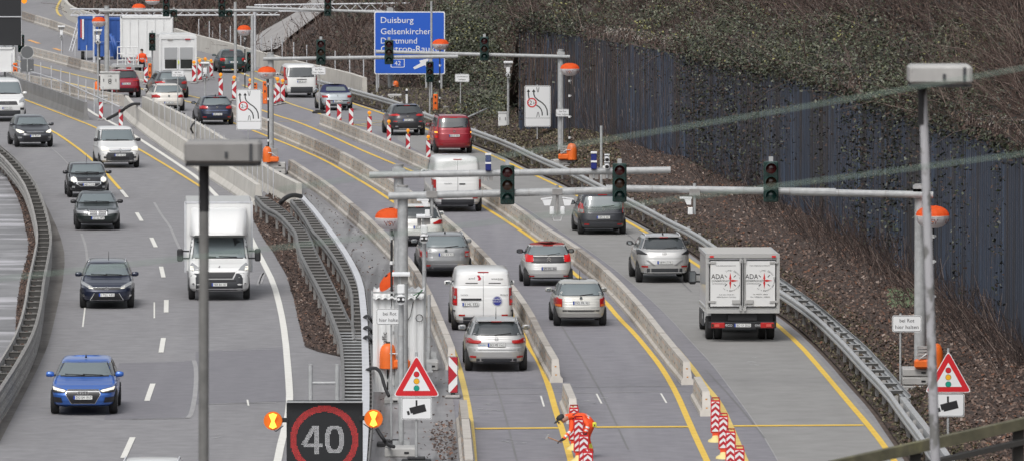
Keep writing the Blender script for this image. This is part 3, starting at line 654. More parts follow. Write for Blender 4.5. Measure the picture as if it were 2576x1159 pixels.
for x0, x1, reach, dens in IVY:
    n = int((x1-x0)*dens*17*reach)
    for _ in range(n):
        x = RNG.normal((x0+x1)/2, (x1-x0)*.33); t = RNG.uniform(-.02, 1)**1.15*reach
        q = wallpt(x, t); q[1] -= RNG.uniform(.08, .4); q[0] -= RNG.uniform(.02, .2); P.append(q); S.append(RNG.uniform(.04, .085))
        r = RNG.uniform(); mi.append(7 if r < .34 else 4 if r < .52 else 0 if r < .76 else 1 if r < .90 else 2 if r < .98 else 3)
    for _ in range(int((x1-x0)*dens*40)):
        x = RNG.normal((x0+x1)/2, (x1-x0)*.36); t0 = RNG.uniform(0, .5)*reach; q = wallpt(x, t0); q2 = wallpt(x+RNG.normal(0, 2.5), min(1, t0+RNG.uniform(.12, .45)))
        q[1] -= .12; q2[1] -= .12; VB.append((q+q2)/2); VL.append((q2-q)/2)
for _ in range(5200):   # thin overhang along the whole top
    x = RNG.uniform(1300, 2620)
    if 1440 < x < 1715 and RNG.uniform() < .8: continue
    t = abs(RNG.normal(0, .05)); q = wallpt(x, t-.05); q[1] -= RNG.uniform(.05, .5); q[0] -= .1; P.append(q); S.append(RNG.uniform(.05, .10)); mi.append(int(RNG.choice([0, 7, 1, 2, 4])))
for _ in range(4200):   # stray bare stems down the face
    x = RNG.uniform(1300, 2620); t0 = RNG.uniform(0, .8); q = wallpt(x, t0); q2 = wallpt(x+RNG.normal(0, 5), min(1, t0+RNG.uniform(.1, .4))); q[1] -= .12; q2[1] -= .12; VB.append((q+q2)/2); VL.append((q2-q)/2)
for x0, x1 in ((1300,1450),(1715,2108),(2175,2395)):   # growth spilling over the coping
    for _ in range(int((x1-x0)*26)):
        x = RNG.uniform(x0, x1); q = wallpt(x, 0); q += np.array([RNG.uniform(-.15, 1.3), RNG.uniform(-.3, .3), RNG.uniform(.05, .75)]); P.append(q); S.append(RNG.uniform(.04, .085)); mi.append(int(RNG.choice([0, 7, 1, 2, 4, 3], p=[.22,.2,.26,.17,.11,.04])))
for x0, x1 in ((1450,1715),(2108,2175),(2395,2620)):
    for _ in range(int((x1-x0)*7)):
        x = RNG.uniform(x0, x1); q = wallpt(x, 0); q += np.array([RNG.uniform(-.1, 1.3), RNG.uniform(-.3, .3), RNG.uniform(.05, .7)]); P.append(q); S.append(RNG.uniform(.04, .08)); mi.append(int(RNG.choice([0, 7, 1, 2, 4, 5], p=[.2,.25,.15,.1,.2,.1])))
        if RNG.uniform() < .5: q2 = wallpt(x, RNG.uniform(.02, .12)); q2[1] -= .1; VB.append((q+q2)/2); VL.append((q2-q)/2)
P = np.array(P); U, V = leaf_axes(len(P), np.array(S), .3); quads('climbing_ivy', P, U, V, mi, LEAVES)
VB = np.array(VB); VL = np.array(VL); quads('ivy_stems', VB, unit(np.cross(VL, np.array([0, 1., 0])))*.010, VL, RNG.choice([0, 0, 0, 1, 1, 3, 2], len(VB)), TWIGS)
# dead leaves on the bank and in the planting strips
def litter(name, pts, smin, smax, mats, w=None, flat=1.2):
    n = len(pts); U, V = leaf_axes(n, RNG.uniform(smin, smax, n), flat); quads(name, pts, U, V, RNG.choice(len(mats), n, p=w), mats)
LIT = [leafm('litter_dark', (.042,.027,.022), .8), leafm('litter_brown', (.092,.058,.045), .8), leafm('litter_tan', (.165,.112,.088), .75), leafm('litter_pale', (.30,.235,.20), .7), leafm('litter_rust', (.16,.075,.045), .8)]
bk = rays(BANK, (1290, 280, 2640, 1200), 90000); ed = []
gx = np.array([xat(EDGE_R, y) for y in np.linspace(150, 440, 300)]); dd = bk[:, 0]-np.interp(bk[:, 1], np.linspace(150, 440, 300), gx)
keep = (dd > 1.6) | (RNG.uniform(0, 1, len(bk)) < .18)
pb_ = bk[keep]; litter('dead_leaves', pb_[:, :3]+np.abs(RNG.normal(size=(len(pb_), 3)))*np.array([0, 0, .05])+np.array([0, 0, .02]), .035, .085, LIT, [.32, .36, .20, .05, .07])
gsel = bk[(dd > .03) & (dd < 2.2)]; gsel = gsel[:14000]
GRS = [leafm('grass_olive', (.085,.078,.042), .8), leafm('grass_straw', (.19,.165,.10), .8), leafm('grass_dark', (.05,.05,.03), .8)]
litter('verge_grass', gsel[:, :3]+np.array([0, 0, .03]), .03, .07, GRS, [.25, .40, .35], .1)
far_b = rays(BANK, (880, 215, 1560, 420), 20000); litter('bank_grass', far_b[:, :3]+np.array([0, 0, .06]), .04, .09, GRS, [.36, .38, .26], .1)
moss = rays(BANK, (2235, 728, 2300, 775), 500); litter('moss_patch', moss[:, :3]+np.array([0, 0, .05]), .05, .1, [leafm('moss', (.13,.17,.10), .9)], None)
def in_poly(poly, n, z):
    xs = [p.x for p in poly]; ys = [p.y for p in poly]; out = []
    while len(out) < n:
        x, y = RNG.uniform(min(xs), max(xs)), RNG.uniform(min(ys), max(ys)); c = False; j = len(poly)-1
        for i in range(len(poly)):
            if (ys[i] > y) != (ys[j] > y) and x < (xs[j]-xs[i])*(y-ys[i])/(ys[j]-ys[i])+xs[i]: c = not c
            j = i
        if c: out.append((x, y, z+RNG.uniform(0, .06)))
    return np.array(out)
litter('dead_leaves_in_planting', in_poly(MUL, 26000, .02), .03, .07, LIT, [.60, .28, .08, .02, .02])
litter('dead_leaves_on_strip', in_poly(WETL + list(reversed(GL0)), 6000, .01), .03, .07, LIT, [.5, .35, .1, .02, .03])
litter('fallen_leaves', np.vstack([in_poly(G([(1090,1065),(1138,1060),(1152,1159),(1110,1159),(1080,1110)]), 300, .015), in_poly(SHW, 420, .013)]), .03, .065, LIT, [.45, .3, .1, .03, .12], 2)
# thin saplings along the foot of the wall
bs = []
for _ in range(2300):
    x = RNG.uniform(1470, 2620)
    if RNG.uniform() > np.interp(x, [1380, 1700, 1900, 2100, 2620], [.06, .12, .25, .6, .8]): continue
    q = wallpt(x, 1.0); k = abs(RNG.normal(0, .5)); bs.append((q[0]-k, q[1]-.2, q[2]-.1-k*.25))
bs = np.array(bs); n = len(bs); d = unit(RNG.normal(size=(n, 3))*np.array([.35,.2,.2])+np.array([-.35, -.1, 1])); L = RNG.uniform(.5, 2.0, (n, 1))
quads('saplings', np.vstack([bs+d*L*.5, bs+d*L*.7]), np.vstack([unit(np.cross(d, np.array([0, 1., 0])))*.008]*2), np.vstack([d*L*.5, unit(d+RNG.normal(size=(n,3))*.4)*L*.3]), RNG.choice([0, 1, 3, 2], 2*n, p=[.66,.16,.10,.08]), TWIGS)
# ================================================================ street furniture
def T(loc): return Matrix.Translation(-Vector(loc))
def stroke(b, pts, w, m, y, closed=False):
    """flat thick line in the x-z plane at depth y"""
    P = [Vector((x, z)) for x, z in pts]; n = len(P); L = []
    for i in range(n):
        a = P[(i-1) % n] if (closed or i) else P[i]; c = P[(i+1) % n] if (closed or i < n-1) else P[i]
        d = (c-a).normalized(); q = Vector((-d.y, d.x))*w/2; L.append((P[i]+q, P[i]-q))
    vs = []
    for p, q in L: vs += [(p.x, y, p.y), (q.x, y, q.y)]
    k = n if closed else n-1
    b.add(vs, [(2*i, 2*((i+1) % n), 2*((i+1) % n)+1, 2*i+1) for i in range(k)], m)
def ring(b, r0, r1, m, y0, y1, cx=0, cz=0, n=28):
    vs = []
    for i in range(n):
        t = 2*math.pi*i/n
        for r, y in ((r0, y1), (r0, y0), (r1, y0), (r1, y1)): vs.append((cx+r*math.cos(t), y, cz+r*math.sin(t)))
    b.add(vs, [(4*i+k, 4*((i+1) % n)+k, 4*((i+1) % n)+(k+1) % 4, 4*i+(k+1) % 4) for i in range(n) for k in range(4)], m)
LENS_D = [mat('lens_dark_red', (.07,.006,.008), .2, coat=.5), mat('lens_dark_amber', (.055,.022,.01), .2, coat=.5), mat('lens_dark_green', (.008,.045,.04), .2, coat=.5)]
_tl = {}
def traffic_light(x0, x1, yt, yb, Y, label, single=False):
    c = at((x0+x1)/2, (yt+yb)/2, Y); h = (yb-yt)/opx(Y); k = h/(1.10 if not single else .42)
    t = thing('traffic_light', label, 'traffic light', (c.x, Y-.32, c.z), 0, 'traffic lights over the lanes')
    if single not in _tl:
        n = 1 if single else 3; hh = .42 if single else 1.10
        b = B(); b.box((0,.0,0), (.40,.20,hh), TLG, ch=.03); 
        for i in range(1, n): b.box((0,-.005,hh/2-i*hh/n), (.41,.20,.012), BLK)
        me = [b.mesh('housing')]
        b = B(); b.box((0,.02,hh/2+.06), (.12,.1,.14), GALV); b.cyl((0,.16,hh/2-.1),(0,.16,-hh/2+.1),.025,GALV_D); b.box((0,.13,hh*.3), (.08,.16,.06), BLK); me.append(b.mesh('bracket'))
        ls = []
        for i in range(n):
            z = hh/2-(i+.5)*hh/n
            b = B(); b.lathe([(.001,-.135),(.08,-.128),(.148,-.102)], LENS_D[i if n == 3 else 1], (0,0,z), 18, 'y'); b.X = None
            # lathe on y axis runs towards -z of profile; keep the dome in front
            l = B(); l.add([(x, -abs(y) if y else y, zz) for x, y, zz in b.v], b.f[:36], LENS_D[i if n == 3 else 1], True)
            v = B(); vs = []
            for q in range(15):
                a = math.pi*(-.12+1.24*q/14)
                for y, r in ((-.10,.168),(-.33,.150)): vs.append((r*math.cos(a), y+(.10 if y < -.2 and q in (0,14) else 0), z+r*math.sin(a)))
            v.add(vs, [(2*q, 2*q+1, 2*q+3, 2*q+2) for q in range(14)], TLG, True)
            ls.append((l.mesh('lens'), v.mesh('visor')))
        _tl[single] = (me, ls)
    me, ls = _tl[single]
    def cc(m_, nm, p):
        o = bpy.data.objects.new(nm, m_); C.objects.link(o); o.parent = p; return o
    cc(me[0], 'housing', t); cc(me[1], 'bracket', t)
    for l, v in ls: q = cc(l, 'lens', t); cc(v, 'visor', t)
    t.scale = (k, k, k); return t
def mast(label, xb, yb, ytop, r, arms, ra=.085, plate=True, Y=None, rt=None):
    base = g(xb, yb) if Y is None else at(xb, yb, Y)
    Y = base.y; t = thing('signal_mast', label, 'signal mast', base, 0, 'signal masts over the lanes'); X = T(base)
    top = zat(Y, ytop); b = B(); b.X = X
    b.cyl(base, (base.x, Y, top), r, GALV, rt, n=14); b.cyl((base.x,Y,top-.02),(base.x,Y,top+.02), r*1.08, GALV_D, n=14); b.cyl((base.x,Y,base.z+1.0),(base.x,Y,base.z+1.03), r*1.03, GALV_D, n=14); b.build('pole', t)
    if plate:
        b = B(); b.X = X; b.box((base.x, Y, base.z+.03), (r*5, r*5, .06), GALV)
        for a in range(4):
            q = Vector((math.cos(a*math.pi/2+.78), math.sin(a*math.pi/2+.78), 0)); b.prism([(0,0),(r*1.3,0),(0,.4)], GALV, -.01, .01, (base.x+(r if a % 2 == 0 else -r*2.2), Y-.05+a*.02, base.z+.06))
        b.build('base_plate', t)
    for x0, y0, x1, y1, dy in arms:
        p, q = at(x0, y0, Y-dy), at(x1, y1, Y-dy); b = B(); b.X = X; b.cyl(p, q, ra, GALV, n=12)
        n = max(2, int((q-p).length/1.25))
        for i in range(n+1):
            f = i/n; c = p.lerp(q, f); d = (q-p).normalized()*.012; b.cyl(c-d, c+d, ra*1.035, GALV_D if i not in (0, n) else GALV, n=12)
        b.box(((base.x), Y-dy/2, (p.z+q.z)/2), (r*2.6, dy+.1, ra*2.6), GALV); b.build('arm', t)
    return t
def blocks(x0, x1, yt, yb, n, label, Y=None, dpt=.9, group='stacked ballast blocks'):
    """a stack of concrete blocks; every block is a thing"""
    p = g((x0+x1)/2, yb) if Y is None else at((x0+x1)/2, yb, Y); s = opx(p.y); w = (x1-x0)/s; h = (yb-yt)/s/n
    for i in range(n):
        b = B(); b.box((0,0,h/2), (w*(1-.02*i), dpt, h-.015), CONC_B, ch=.03); b.box((w*.2, -dpt/2-.004, h*.5), (.12,.02,.05), INK)
        where = ['lowest', 'second', 'third', 'fourth'][i] if n > 1 else 'single'
        tag(b.build('concrete_block', None, (p.x, p.y+dpt/2, p.z+i*h)), f'{where} grey ballast block {label}', 'concrete block', group)
    return p
def balloon(x0, x1, yt, yb, Y, b_, vsv=True):
    """lens-shaped light balloon into builder b_ (local, centre at origin)"""
    R = (x1-x0)/2/opx(Y); h = (yb-yt)/2/opx(Y); n = 14; up = []; dn = []
    for i in range(7):
        a = math.pi/2*i/6; up.append((R*math.cos(a)**.9+.002, h*.10+h*.9*math.sin(a)))
        dn.append((R*math.cos(a)**.75+.002, h*.10-h*1.1*math.sin(a)))
    b_.lathe(up, ORFAB, n=n, smooth=False); b_.lathe(dn, WFAB, n=n, smooth=False)
    b_.lathe([(R*1.004,h*.13),(R*1.004,h*.07)], mat('seam', (.8,.62,.5), .7), n=n)
    b_.cyl((0,0,h*.98),(0,0,h*1.05),R*.12,BLKP)
    for ang in ((-.08, 1.28) if vsv else ()):
        v, f, w, hh = text_shape('VSV'); k = h*.46/.7; vs = []
        for x, y in v:
            t = ang + x*k*1.0/R; z = -h*.36 + y*k; rr = R*(max(0, 1-((z-h*.1)/(h*1.1))**2))**.40*1.012
            vs.append((rr*math.sin(t), -rr*math.cos(t), z))
        b_.add(vs, f, mat('logo_maroon', (.28,.03,.03), .6))
        v2 = []
        b_.add([(R*1.0*math.sin(ang+q*.02)*.985, -R*.985*math.cos(ang+q*.02), -h*.36+z) for q, z in ((-3,-h*.02),(5,-h*.02),(5,h*.03),(-3,h*.03))], [(0,1,2,3)], mat('logo_orange', (.75,.2,.04), .6))
def balloon_light(label, bx, poleX, ybase, pod=None, podside=1, Y=None, vsv=True):
    x0, x1, yt, yb = bx
    base = g(poleX, ybase) if Y is None else at(poleX, ybase, Y); Y = base.y; s = opx(Y)
    t = thing('balloon_light', label, 'light balloon', base, 0, 'work light balloons'); X = T(base)
    c = at((x0+x1)/2, (yt+yb)/2, Y); b = B(); balloon(x0, x1, yt, yb, Y, b, vsv); b.build('balloon', t, c-base)
    b = B(); b.X = X; zb = c.z-(yb-yt)/2/s
    b.cyl((base.x,Y,base.z),(base.x,Y,zb),.035,BLK,n=8); b.cyl((c.x,Y,zb-.35),(c.x,Y,zb+.05),.03,GALV,n=8)
    for f in (.25,.5,.75,.93): z = base.z+(zb-base.z)*f; b.cyl((base.x,Y,z),(base.x,Y,z+.10),.055,WPAINT,n=8); b.box((base.x+.06,Y-.03,z+.06),(.06,.04,.05),GALV)
    b.build('pole', t)
    if pod:
        px0, px1, pt, pbt = pod; w = (px1-px0)/s; hh = (pbt-pt)/s; pc = at((px0+px1)/2, pbt, Y)-base
        b = B(); pr = [(1.0,0),(1.0,.35),(.97,.6),(.86,.80),(.62,.94),(.3,1.0),(.01,1.0)]
        b.lathe([(w/2*r, hh*z) for r, z in pr], ORANGE, (pc.x, pc.y, pc.z), 18); b.cyl((pc.x,pc.y,pc.z+hh*.98),(pc.x,pc.y,pc.z+hh*1.06),.06,BLK); b.build('cabinet', t)
        b = B(); tw = w*1.0; cx = pc.x+podside*(w/2+tw/2-.12); th = hh*.36
        b.box((cx,pc.y,pc.z+th*.5),(tw,w*.8,th),ORANGE,ch=.05); b.build('tray', t)
        b = B(); b.tube([(pc.x+podside*w*.1,pc.y-w*.48,pc.z+hh*.62),(cx-podside*.1,pc.y-w*.42,pc.z+hh*.6),(cx+podside*.12,pc.y-w*.42,pc.z+th)],.018,WPAINT)
        for i in range(4): b.box((cx+.02,pc.y+.05,pc.z+th+.06+i*.09),(tw*.7,w*.5,.06),GALV_D)
        b.build('hose', t)
    return t
PI = math.pi
# ---- the two portals nearest the camera
YN = g(1010, 1000).y; YR = g(2312, 985).y
mast('thick front mast left of the grey estate, its arm reaching right across all lanes', 1013, 1000, 468, .145, [(978,494,1565,478,.2)], .105)
mast('second mast just behind the thick front mast, shorter arm with blue sensors', 1003, 985, 415, .135, [(930,441,1685,428,.2)], .095)
mast('mast on the leafy bank at right, long arm reaching left over the slow lane', 2313, 985, 465, .165, [(1525,474,2100,483,.2),(1990,483,2345,491,.2)], .10)
YB = g(1003, 985).y
traffic_light(1258, 1294, 415, 513, YN, 'large unlit traffic light over the lane barrier beside the tall white van')
traffic_light(1540, 1575, 410, 507, YN, 'large unlit traffic light in front of the dark grey hatchback in the slow lane')
traffic_light(1920, 1955, 405, 507, YR, 'large unlit traffic light before the noise wall at right')
def sensor(name, label, cat, x, y, Y, kind, group=None):
    c = at(x, y, Y); t = thing(name, label, cat, (c.x, Y-.3, c.z), 0, group)
    if kind == 'radar':
        b = B(); b.box((0,0,.30),(.16,.2,.2),mat('radar_blue',(.01,.02,.16),.4),ch=.02); b.box((0,0,.06),(.16,.2,.2),mat('radar_blue',(.01,.02,.16),.4),ch=.02); b.build('sensor_head', t)
        b = B(); b.box((0,0,.43),(.17,.22,.05),WP); b.box((0,0,.18),(.17,.22,.05),WP); b.build('cover', t)
        b = B(); b.cyl((0,.1,-.3),(0,.1,.1),.035,GALV); b.box((-.08,.1,-.2),(.10,.08,.26),GALV_D); b.box((.08,.1,-.2),(.10,.08,.26),GALV_D); b.build('clamp', t)
    elif kind == 'camera':
        for z in (.28,.08):
            b = B(); b.cyl((0,.12,z+.04),(0,-.16,z-.05),.07,WP,n=12); b.cyl((0,-.16,z-.05),(0,-.165,z-.052),.055,BLK,n=12); b.box((0,0,z+.09),(.15,.28,.02),WP); b.build('camera_head', t)
        b = B(); b.cyl((0,.1,-.3),(0,.1,.1),.035,GALV); b.box((-.09,.1,-.2),(.10,.08,.24),GALV_D); b.box((.09,.1,-.2),(.10,.08,.24),GALV_D); b.build('clamp', t)
    elif kind == 'flood':
        for sx in (-1, 1):
            b = B(); b.box((sx*.30,0,-.16),(.32,.2,.03),WP,ry=sx*.15); b.prism([(sx*.15,-.18),(sx*.42,-.20),(sx*.36,-.36),(sx*.2,-.36)][::-sx], WP, -.1, .1); b.build('lamp_head', t)
            b = B(); b.box((sx*.15,-.1,-.5),(.12,.06,.22),WP,ch=.015); b.build('sensor_box', t)
        b = B(); b.cyl((0,.1,.2),(0,.1,-.62),.04,GALV_D); b.box((0,.05,.02),(.28,.12,.16),GALV_D); b.tube([(-.15,0,-.6),(-.1,0,-.78),(.1,0,-.78),(.15,0,-.6)],.012,WP); b.build('bracket', t)
    else:
        b = B(); b.box((-.25,0,-.15),(.34,.2,.05),WP); b.prism([(-.3,-.17),(-.1,-.17),(-.1,-.34),(-.22,-.34)][::-1], WP, -.1, .1); b.build('lamp_head', t)
        b = B(); b.box((-.12,-.05,-.52),(.14,.1,.2),WP,ch=.015); b.build('sensor_box', t)
        b = B(); b.cyl((0,.1,.25),(0,.1,-.62),.045,GALV); b.box((0,.05,.0),(.3,.14,.18),GALV_D); b.build('bracket', t)
    return t
sensor('radar_sensor', 'blue double sensor on the arm left of the front traffic light', 'sensor', 1228, 425, YB, 'radar')
sensor('radar_sensor', 'blue double sensor standing on the arm above the slow lane', 'sensor', 1493, 421, YB, 'radar')
sensor('traffic_camera', 'pair of white cameras on the arm beside the blue sensor', 'camera', 1526, 421, YB, 'camera')
sensor('flood_sensor', 'double white lamp bracket hanging below the arm over the slow lane barrier', 'sensor', 1401, 483, YN, 'flood')
sensor('flood_sensor', 'single white lamp bracket hanging under the arm before the bare bank', 'sensor', 1746, 483, YR, 'one')
sensor('flood_sensor', 'white lamp bracket under the arm in front of the tall white van', 'sensor', 1086, 488, YN, 'one')
# ---- middle portals
mast('middle mast beside the white lane sign, arm to the right with two traffic lights', 681, 418, 133, .14, [(663,149,1151,143,.2)], .085, False)
mast('right hand mast of the middle portal before the noise wall', 1410, 404, 126, .14, [(946,131,1432,144,.2)], .085, False)
YM1 = g(681, 418).y; YM2 = g(1410, 404).y
traffic_light(797, 818, 100, 163, YM1, 'unlit traffic light above the white people carrier')
traffic_light(968, 989, 101, 162, YM1, 'unlit traffic light in front of the big blue direction sign')
traffic_light(1207, 1229, 93, 153, YM2, 'unlit traffic light in front of the ivy left of the noise wall')
# ---- far portals and trusses
mast('far mast rising behind the white switch cabinet, thin arm to the right', 269, 232, 16, .14, [(249,29,700,27,.2)], .085, False)
mast('far mast in front of the big blue direction sign', 981, 238, 20, .14, [(620,20,1000,33,.2)], .085)
YF1 = g(269, 232).y; YF2 = g(981, 238).y
traffic_light(410, 427, -4, 42, YF1, 'unlit traffic light at the top edge above the white cabin')
traffic_light(550, 567, -4, 43, YF1, 'unlit traffic light at the top edge above the dark green hatchback')
traffic_light(816, 833, -6, 41, YF2, 'unlit traffic light at the top edge above the service path')
traffic_light(429, 446, 25, 43, YF1, 'small single lamp signal beside the traffic light over the white cabin', True)
traffic_light(568, 585, 26, 43, YF1, 'small single lamp signal beside the traffic light over the green hatchback', True)
def truss(label, x0, yt0, yb0, x1, yt1, yb1, Y, legs=()):
    a, b1, c, d = at(x0,yt0,Y), at(x1,yt1,Y), at(x0,yb0,Y), at(x1,yb1,Y); t = thing('lattice_beam', label, 'truss', a); X = T(a); off = Vector((0,.5,0))
    b = B(); b.X = X; r = .045
    for o in (Vector(), off):
        b.cyl(a+o, b1+o, r, GALV_B, n=6); b.cyl(c+o, d+o, r, GALV_B, n=6)
    b.build('chords', t); b = B(); b.X = X; n = int((b1-a).length/.42)
    for i in range(n):
        f, f2 = i/n, (i+1)/n
        p, q = (a.lerp(b1, f), c.lerp(d, f2)) if i % 2 else (c.lerp(d, f), a.lerp(b1, f2))
        b.cyl(p, q, r*.6, GALV_B, n=5)
        if i % 2: b.cyl(a.lerp(b1, f), a.lerp(b1, f)+off, r*.5, GALV_B, n=5)
    b.build('lattice', t)
    for lx, ly in legs:
        p = g(lx, ly); z = zat(Y, yb0); q = at(lx, yb0, Y); b = B(); b.X = X; b.cyl((q.x, Y, p.z), (q.x, Y, q.z), .1, GALV_B, n=8); b.build('leg', t)
    return t
truss('white lattice beam over the blue container at upper left', 177, 24, 40, 703, 28, 39, 462, [(237,215)])
truss('white lattice beam at the top edge left of the blue direction sign', 640, 14, 30, 1052, 9, 27, 452, [(640,196),(978,232)])
# ---- signs
def sign_post(label, px, yb, plates, r=.03, foot=True, Y=None, name='road_sign', cat='road sign', group=None, top=None, two=None):
    base = g(px, yb) if Y is None else at(px, yb, Y); Y = base.y; t = thing(name, label, cat, base, 0, group); s = opx(Y)
    ys = min(p[1] for p in plates); tp = zat(Y, ys if top is None else top)
    for xx in (two or [px]):
        b = B(); q = at(xx, yb, Y)-base; b.cyl((q.x,.03,0),(q.x,.03,tp-base.z+.05), r, GALV, n=8); b.build('post', t)
    if foot:
        b = B(); b.box((0,.05,.06),(.75,.42,.12),BLK,ch=.03); b.box((0,.05,.15),(.45,.36,.06),BLK,ch=.02); b.build('foot', t)
    for x0, y0, x1, y1, fn in plates:
        c = at((x0+x1)/2, (y0+y1)/2, Y)-base; fn(t, (c.x, -.03, c.z), (x1-x0)/s, (y1-y0)/s)
    return t
def plate_base(b, w, h, r, border=True):
    b.prism(rrect(w, h, r), WP, 0, .02)
    if border:
        b.prism(rrect(w*.965, h-.035*w, r*.85), INK, -.003, 0); b.prism(rrect(w*.935, h-.065*w, r*.7), WP, -.006, -.003)
def p_text(lines, size=.22):
    def fn(t, c, w, h):
        b = B(); plate_base(b, w, h, .08*w); n = len(lines)
        for i, l in enumerate(lines): b.text(l, h*size, INK, (0, -.009, h*(.5-(i+.5)/n)*.78), width=w*.78*len(l)/max(map(len, lines)))
        b.build('sign_plate', t, c)
    return fn
def p_tri(t, c, w, h):
    b = B()
    def tri(k, r):
        P = [(0, h*.62), (-w/2, -h*.38), (w/2, -h*.38)]; out = []; cen = (0, -h*.05)
        P = [(cen[0]+(x-cen[0])*k, cen[1]+(z-cen[1])*k) for x, z in P]
        for i in range(3):
            a, q, e = Vector(P[i-1]), Vector(P[i]), Vector(P[(i+1) % 3]); u = (a-q).normalized()*r; v = (e-q).normalized()*r
            for f in (0, .33, .67, 1): m_ = q+u*(1-f)**2+v*f**2; out.append((m_.x, m_.y))
        return out[::-1]
    z0 = -h*.12
    b.prism([(x, z+z0) for x, z in tri(1, .09*w)], WP, 0, .02); b.prism([(x, z+z0) for x, z in tri(.95, .085*w)], SRED, -.004, 0); b.prism([(x, z+z0*1.02) for x, z in tri(.58, .012*w)], WP, -.008, -.004)
    for i, cl in enumerate(((.55,.01,.02), (.80,.40,.01), (0,.28,.20))):
        z = h*(.10-.165*i)-.03*h+z0*.35; b.prism(disc(w*.063, 20, 0, z), INK, -.010, -.008); b.prism(disc(w*.056, 20, 0, z), mat('disc%d' % i, cl, .5), -.013, -.010)
    b.build('warning_triangle', t, c)
def p_cam(t, c, w, h):
    b = B(); plate_base(b, w, h, .06*w); R = lambda pts: [(x*math.cos(.25)-z*math.sin(.25), x*math.sin(.25)+z*math.cos(.25)-.03*h) for x, z in pts]
    b.prism([(-.03*w,.38*h),(.03*w,.38*h),(.03*w,.12*h),(-.03*w,.12*h)], INK, -.009, -.006)
    b.prism(R([(-.22*w,.14*h),(.30*w,.14*h),(.30*w,-.20*h),(-.16*w,-.20*h),(-.16*w,-.12*h),(-.22*w,-.12*h)]), INK, -.009, -.006)
    b.prism(R([(-.33*w,.02*h),(-.25*w,.02*h),(-.25*w,-.16*h),(-.33*w,-.16*h)]), INK, -.009, -.006); b.build('camera_plate', t, c)
def p_lane(t, c, w, h):
    b = B(); plate_base(b, w, h, .06*w); U = lambda x, y: ((x-993)/370*w, (919-y)/598*h)
    sw = .045*w
    stroke(b, [U(862,710), U(862,755), U(872,810)], sw, INK, -.009); b.prism([U(838,712), U(862,672), U(887,712)], INK, -.009, -.006)
    stroke(b, [U(938,710), U(940,750), U(955,790), U(1000,832), U(1060,872), U(1100,915), U(1125,970), U(1132,1053)], sw, INK, -.009); b.prism([U(913,712), U(938,672), U(963,712)], INK, -.009, -.006)
    stroke(b, [U(975,902), U(1015,930), U(1042,965), U(1055,1005), U(1058,1053)], sw, INK, -.009)
    stroke(b, [U(978,645), U(990,708), U(997,716), U(1004,708), U(1013,645)], sw*.5, INK, -.009); stroke(b, [U(980,1078), U(990,1015), U(999,1003), U(1007,1015), U(1016,1078)], sw*.5, INK, -.009)
    x, z = U(912,868); ring(b, .135*w, .185*w, SRED, -.011, -.006, x, z); b.prism(disc(.135*w, 20, x, z), WP, -.010, -.006)
    b.text('2', .16*w, INK, (x-.045*w, -.013, z)); b.text('.1', .10*w, INK, (x+.035*w, -.013, z-.01)); b.text('m', .05*w, INK, (x+.09*w, -.013, z-.03*w))
    for sx in (-1, 1): b.prism([(x+sx*.085*w+sx*.02*w, z), (x+sx*.14*w, z+.03*w), (x+sx*.14*w, z-.03*w)][::sx], INK, -.013, -.010)
    x0, z0 = U(815,1090); x1, _ = U(1172,1090); stroke(b, [(x0, z0), (x1, z0)], .012*w, INK, -.009)
    b.build('lane_panel', t, c)
HALT = p_text(['bei Rot', 'hier halten']); FREI = p_text(['Schrankenbereich', 'freihalten'], .20)
sign_post('white stop-at-red text sign beside the front mast and white cabinet', 984, 1122, [(946,775,1014,816,HALT)], .025, group='text signs')
sign_post('white stop-at-red text sign before the leafy bank beside the tall lamp post', 2264, 1012, [(2243,792,2318,834,HALT)], .03, foot=False, group='text signs')
sign_post('small white stop-at-red text sign right of the white people carrier', 803, 286, [(784,169,819,189,HALT)], .03, group='text signs')
sign_post('small white stop-at-red text sign on the right middle mast', 1415, 404, [(1398,275,1433,294,HALT)], .03, foot=False, group='text signs', Y=YM2-.3, top=272)
sign_post('small white stop-at-red text sign above the grey estate far left', 447, 290, [(432,178,463,194,HALT)], .03, group='text signs')
sign_post('small white keep-clear text sign in front of the white cabin', 423, 200, [(407,96,439,114,FREI)], .03, group='text signs')
sign_post('small white keep-clear text sign beside the hillside right of the blue sign', 1158, 300, [(1144,187,1180,207,FREI)], .03, foot=False, group='text signs')
sign_post('white lane layout sign with width limit, left of the middle mast', 624, 352, [(594,225,658,328,p_lane)], .03, foot=False, group='lane layout signs')
sign_post('white lane layout sign with width limit, before the noise wall', 1351, 382, [(1319,216,1385,320,p_lane)], .03, foot=False, group='lane layout signs')
sign_post('triangular traffic light warning sign with camera plate, at bottom centre', 1047, 1166, [(988,890,1107,996,p_tri),(1009,998,1086,1054,p_cam)], .035, group='traffic light warning signs')
sign_post('triangular traffic light warning sign with camera plate, right of the tall lamp post', 2384, 1120, [(2325,880,2444,986,p_tri),(2342,988,2425,1047,p_cam)], .035, foot=False, group='traffic light warning signs')
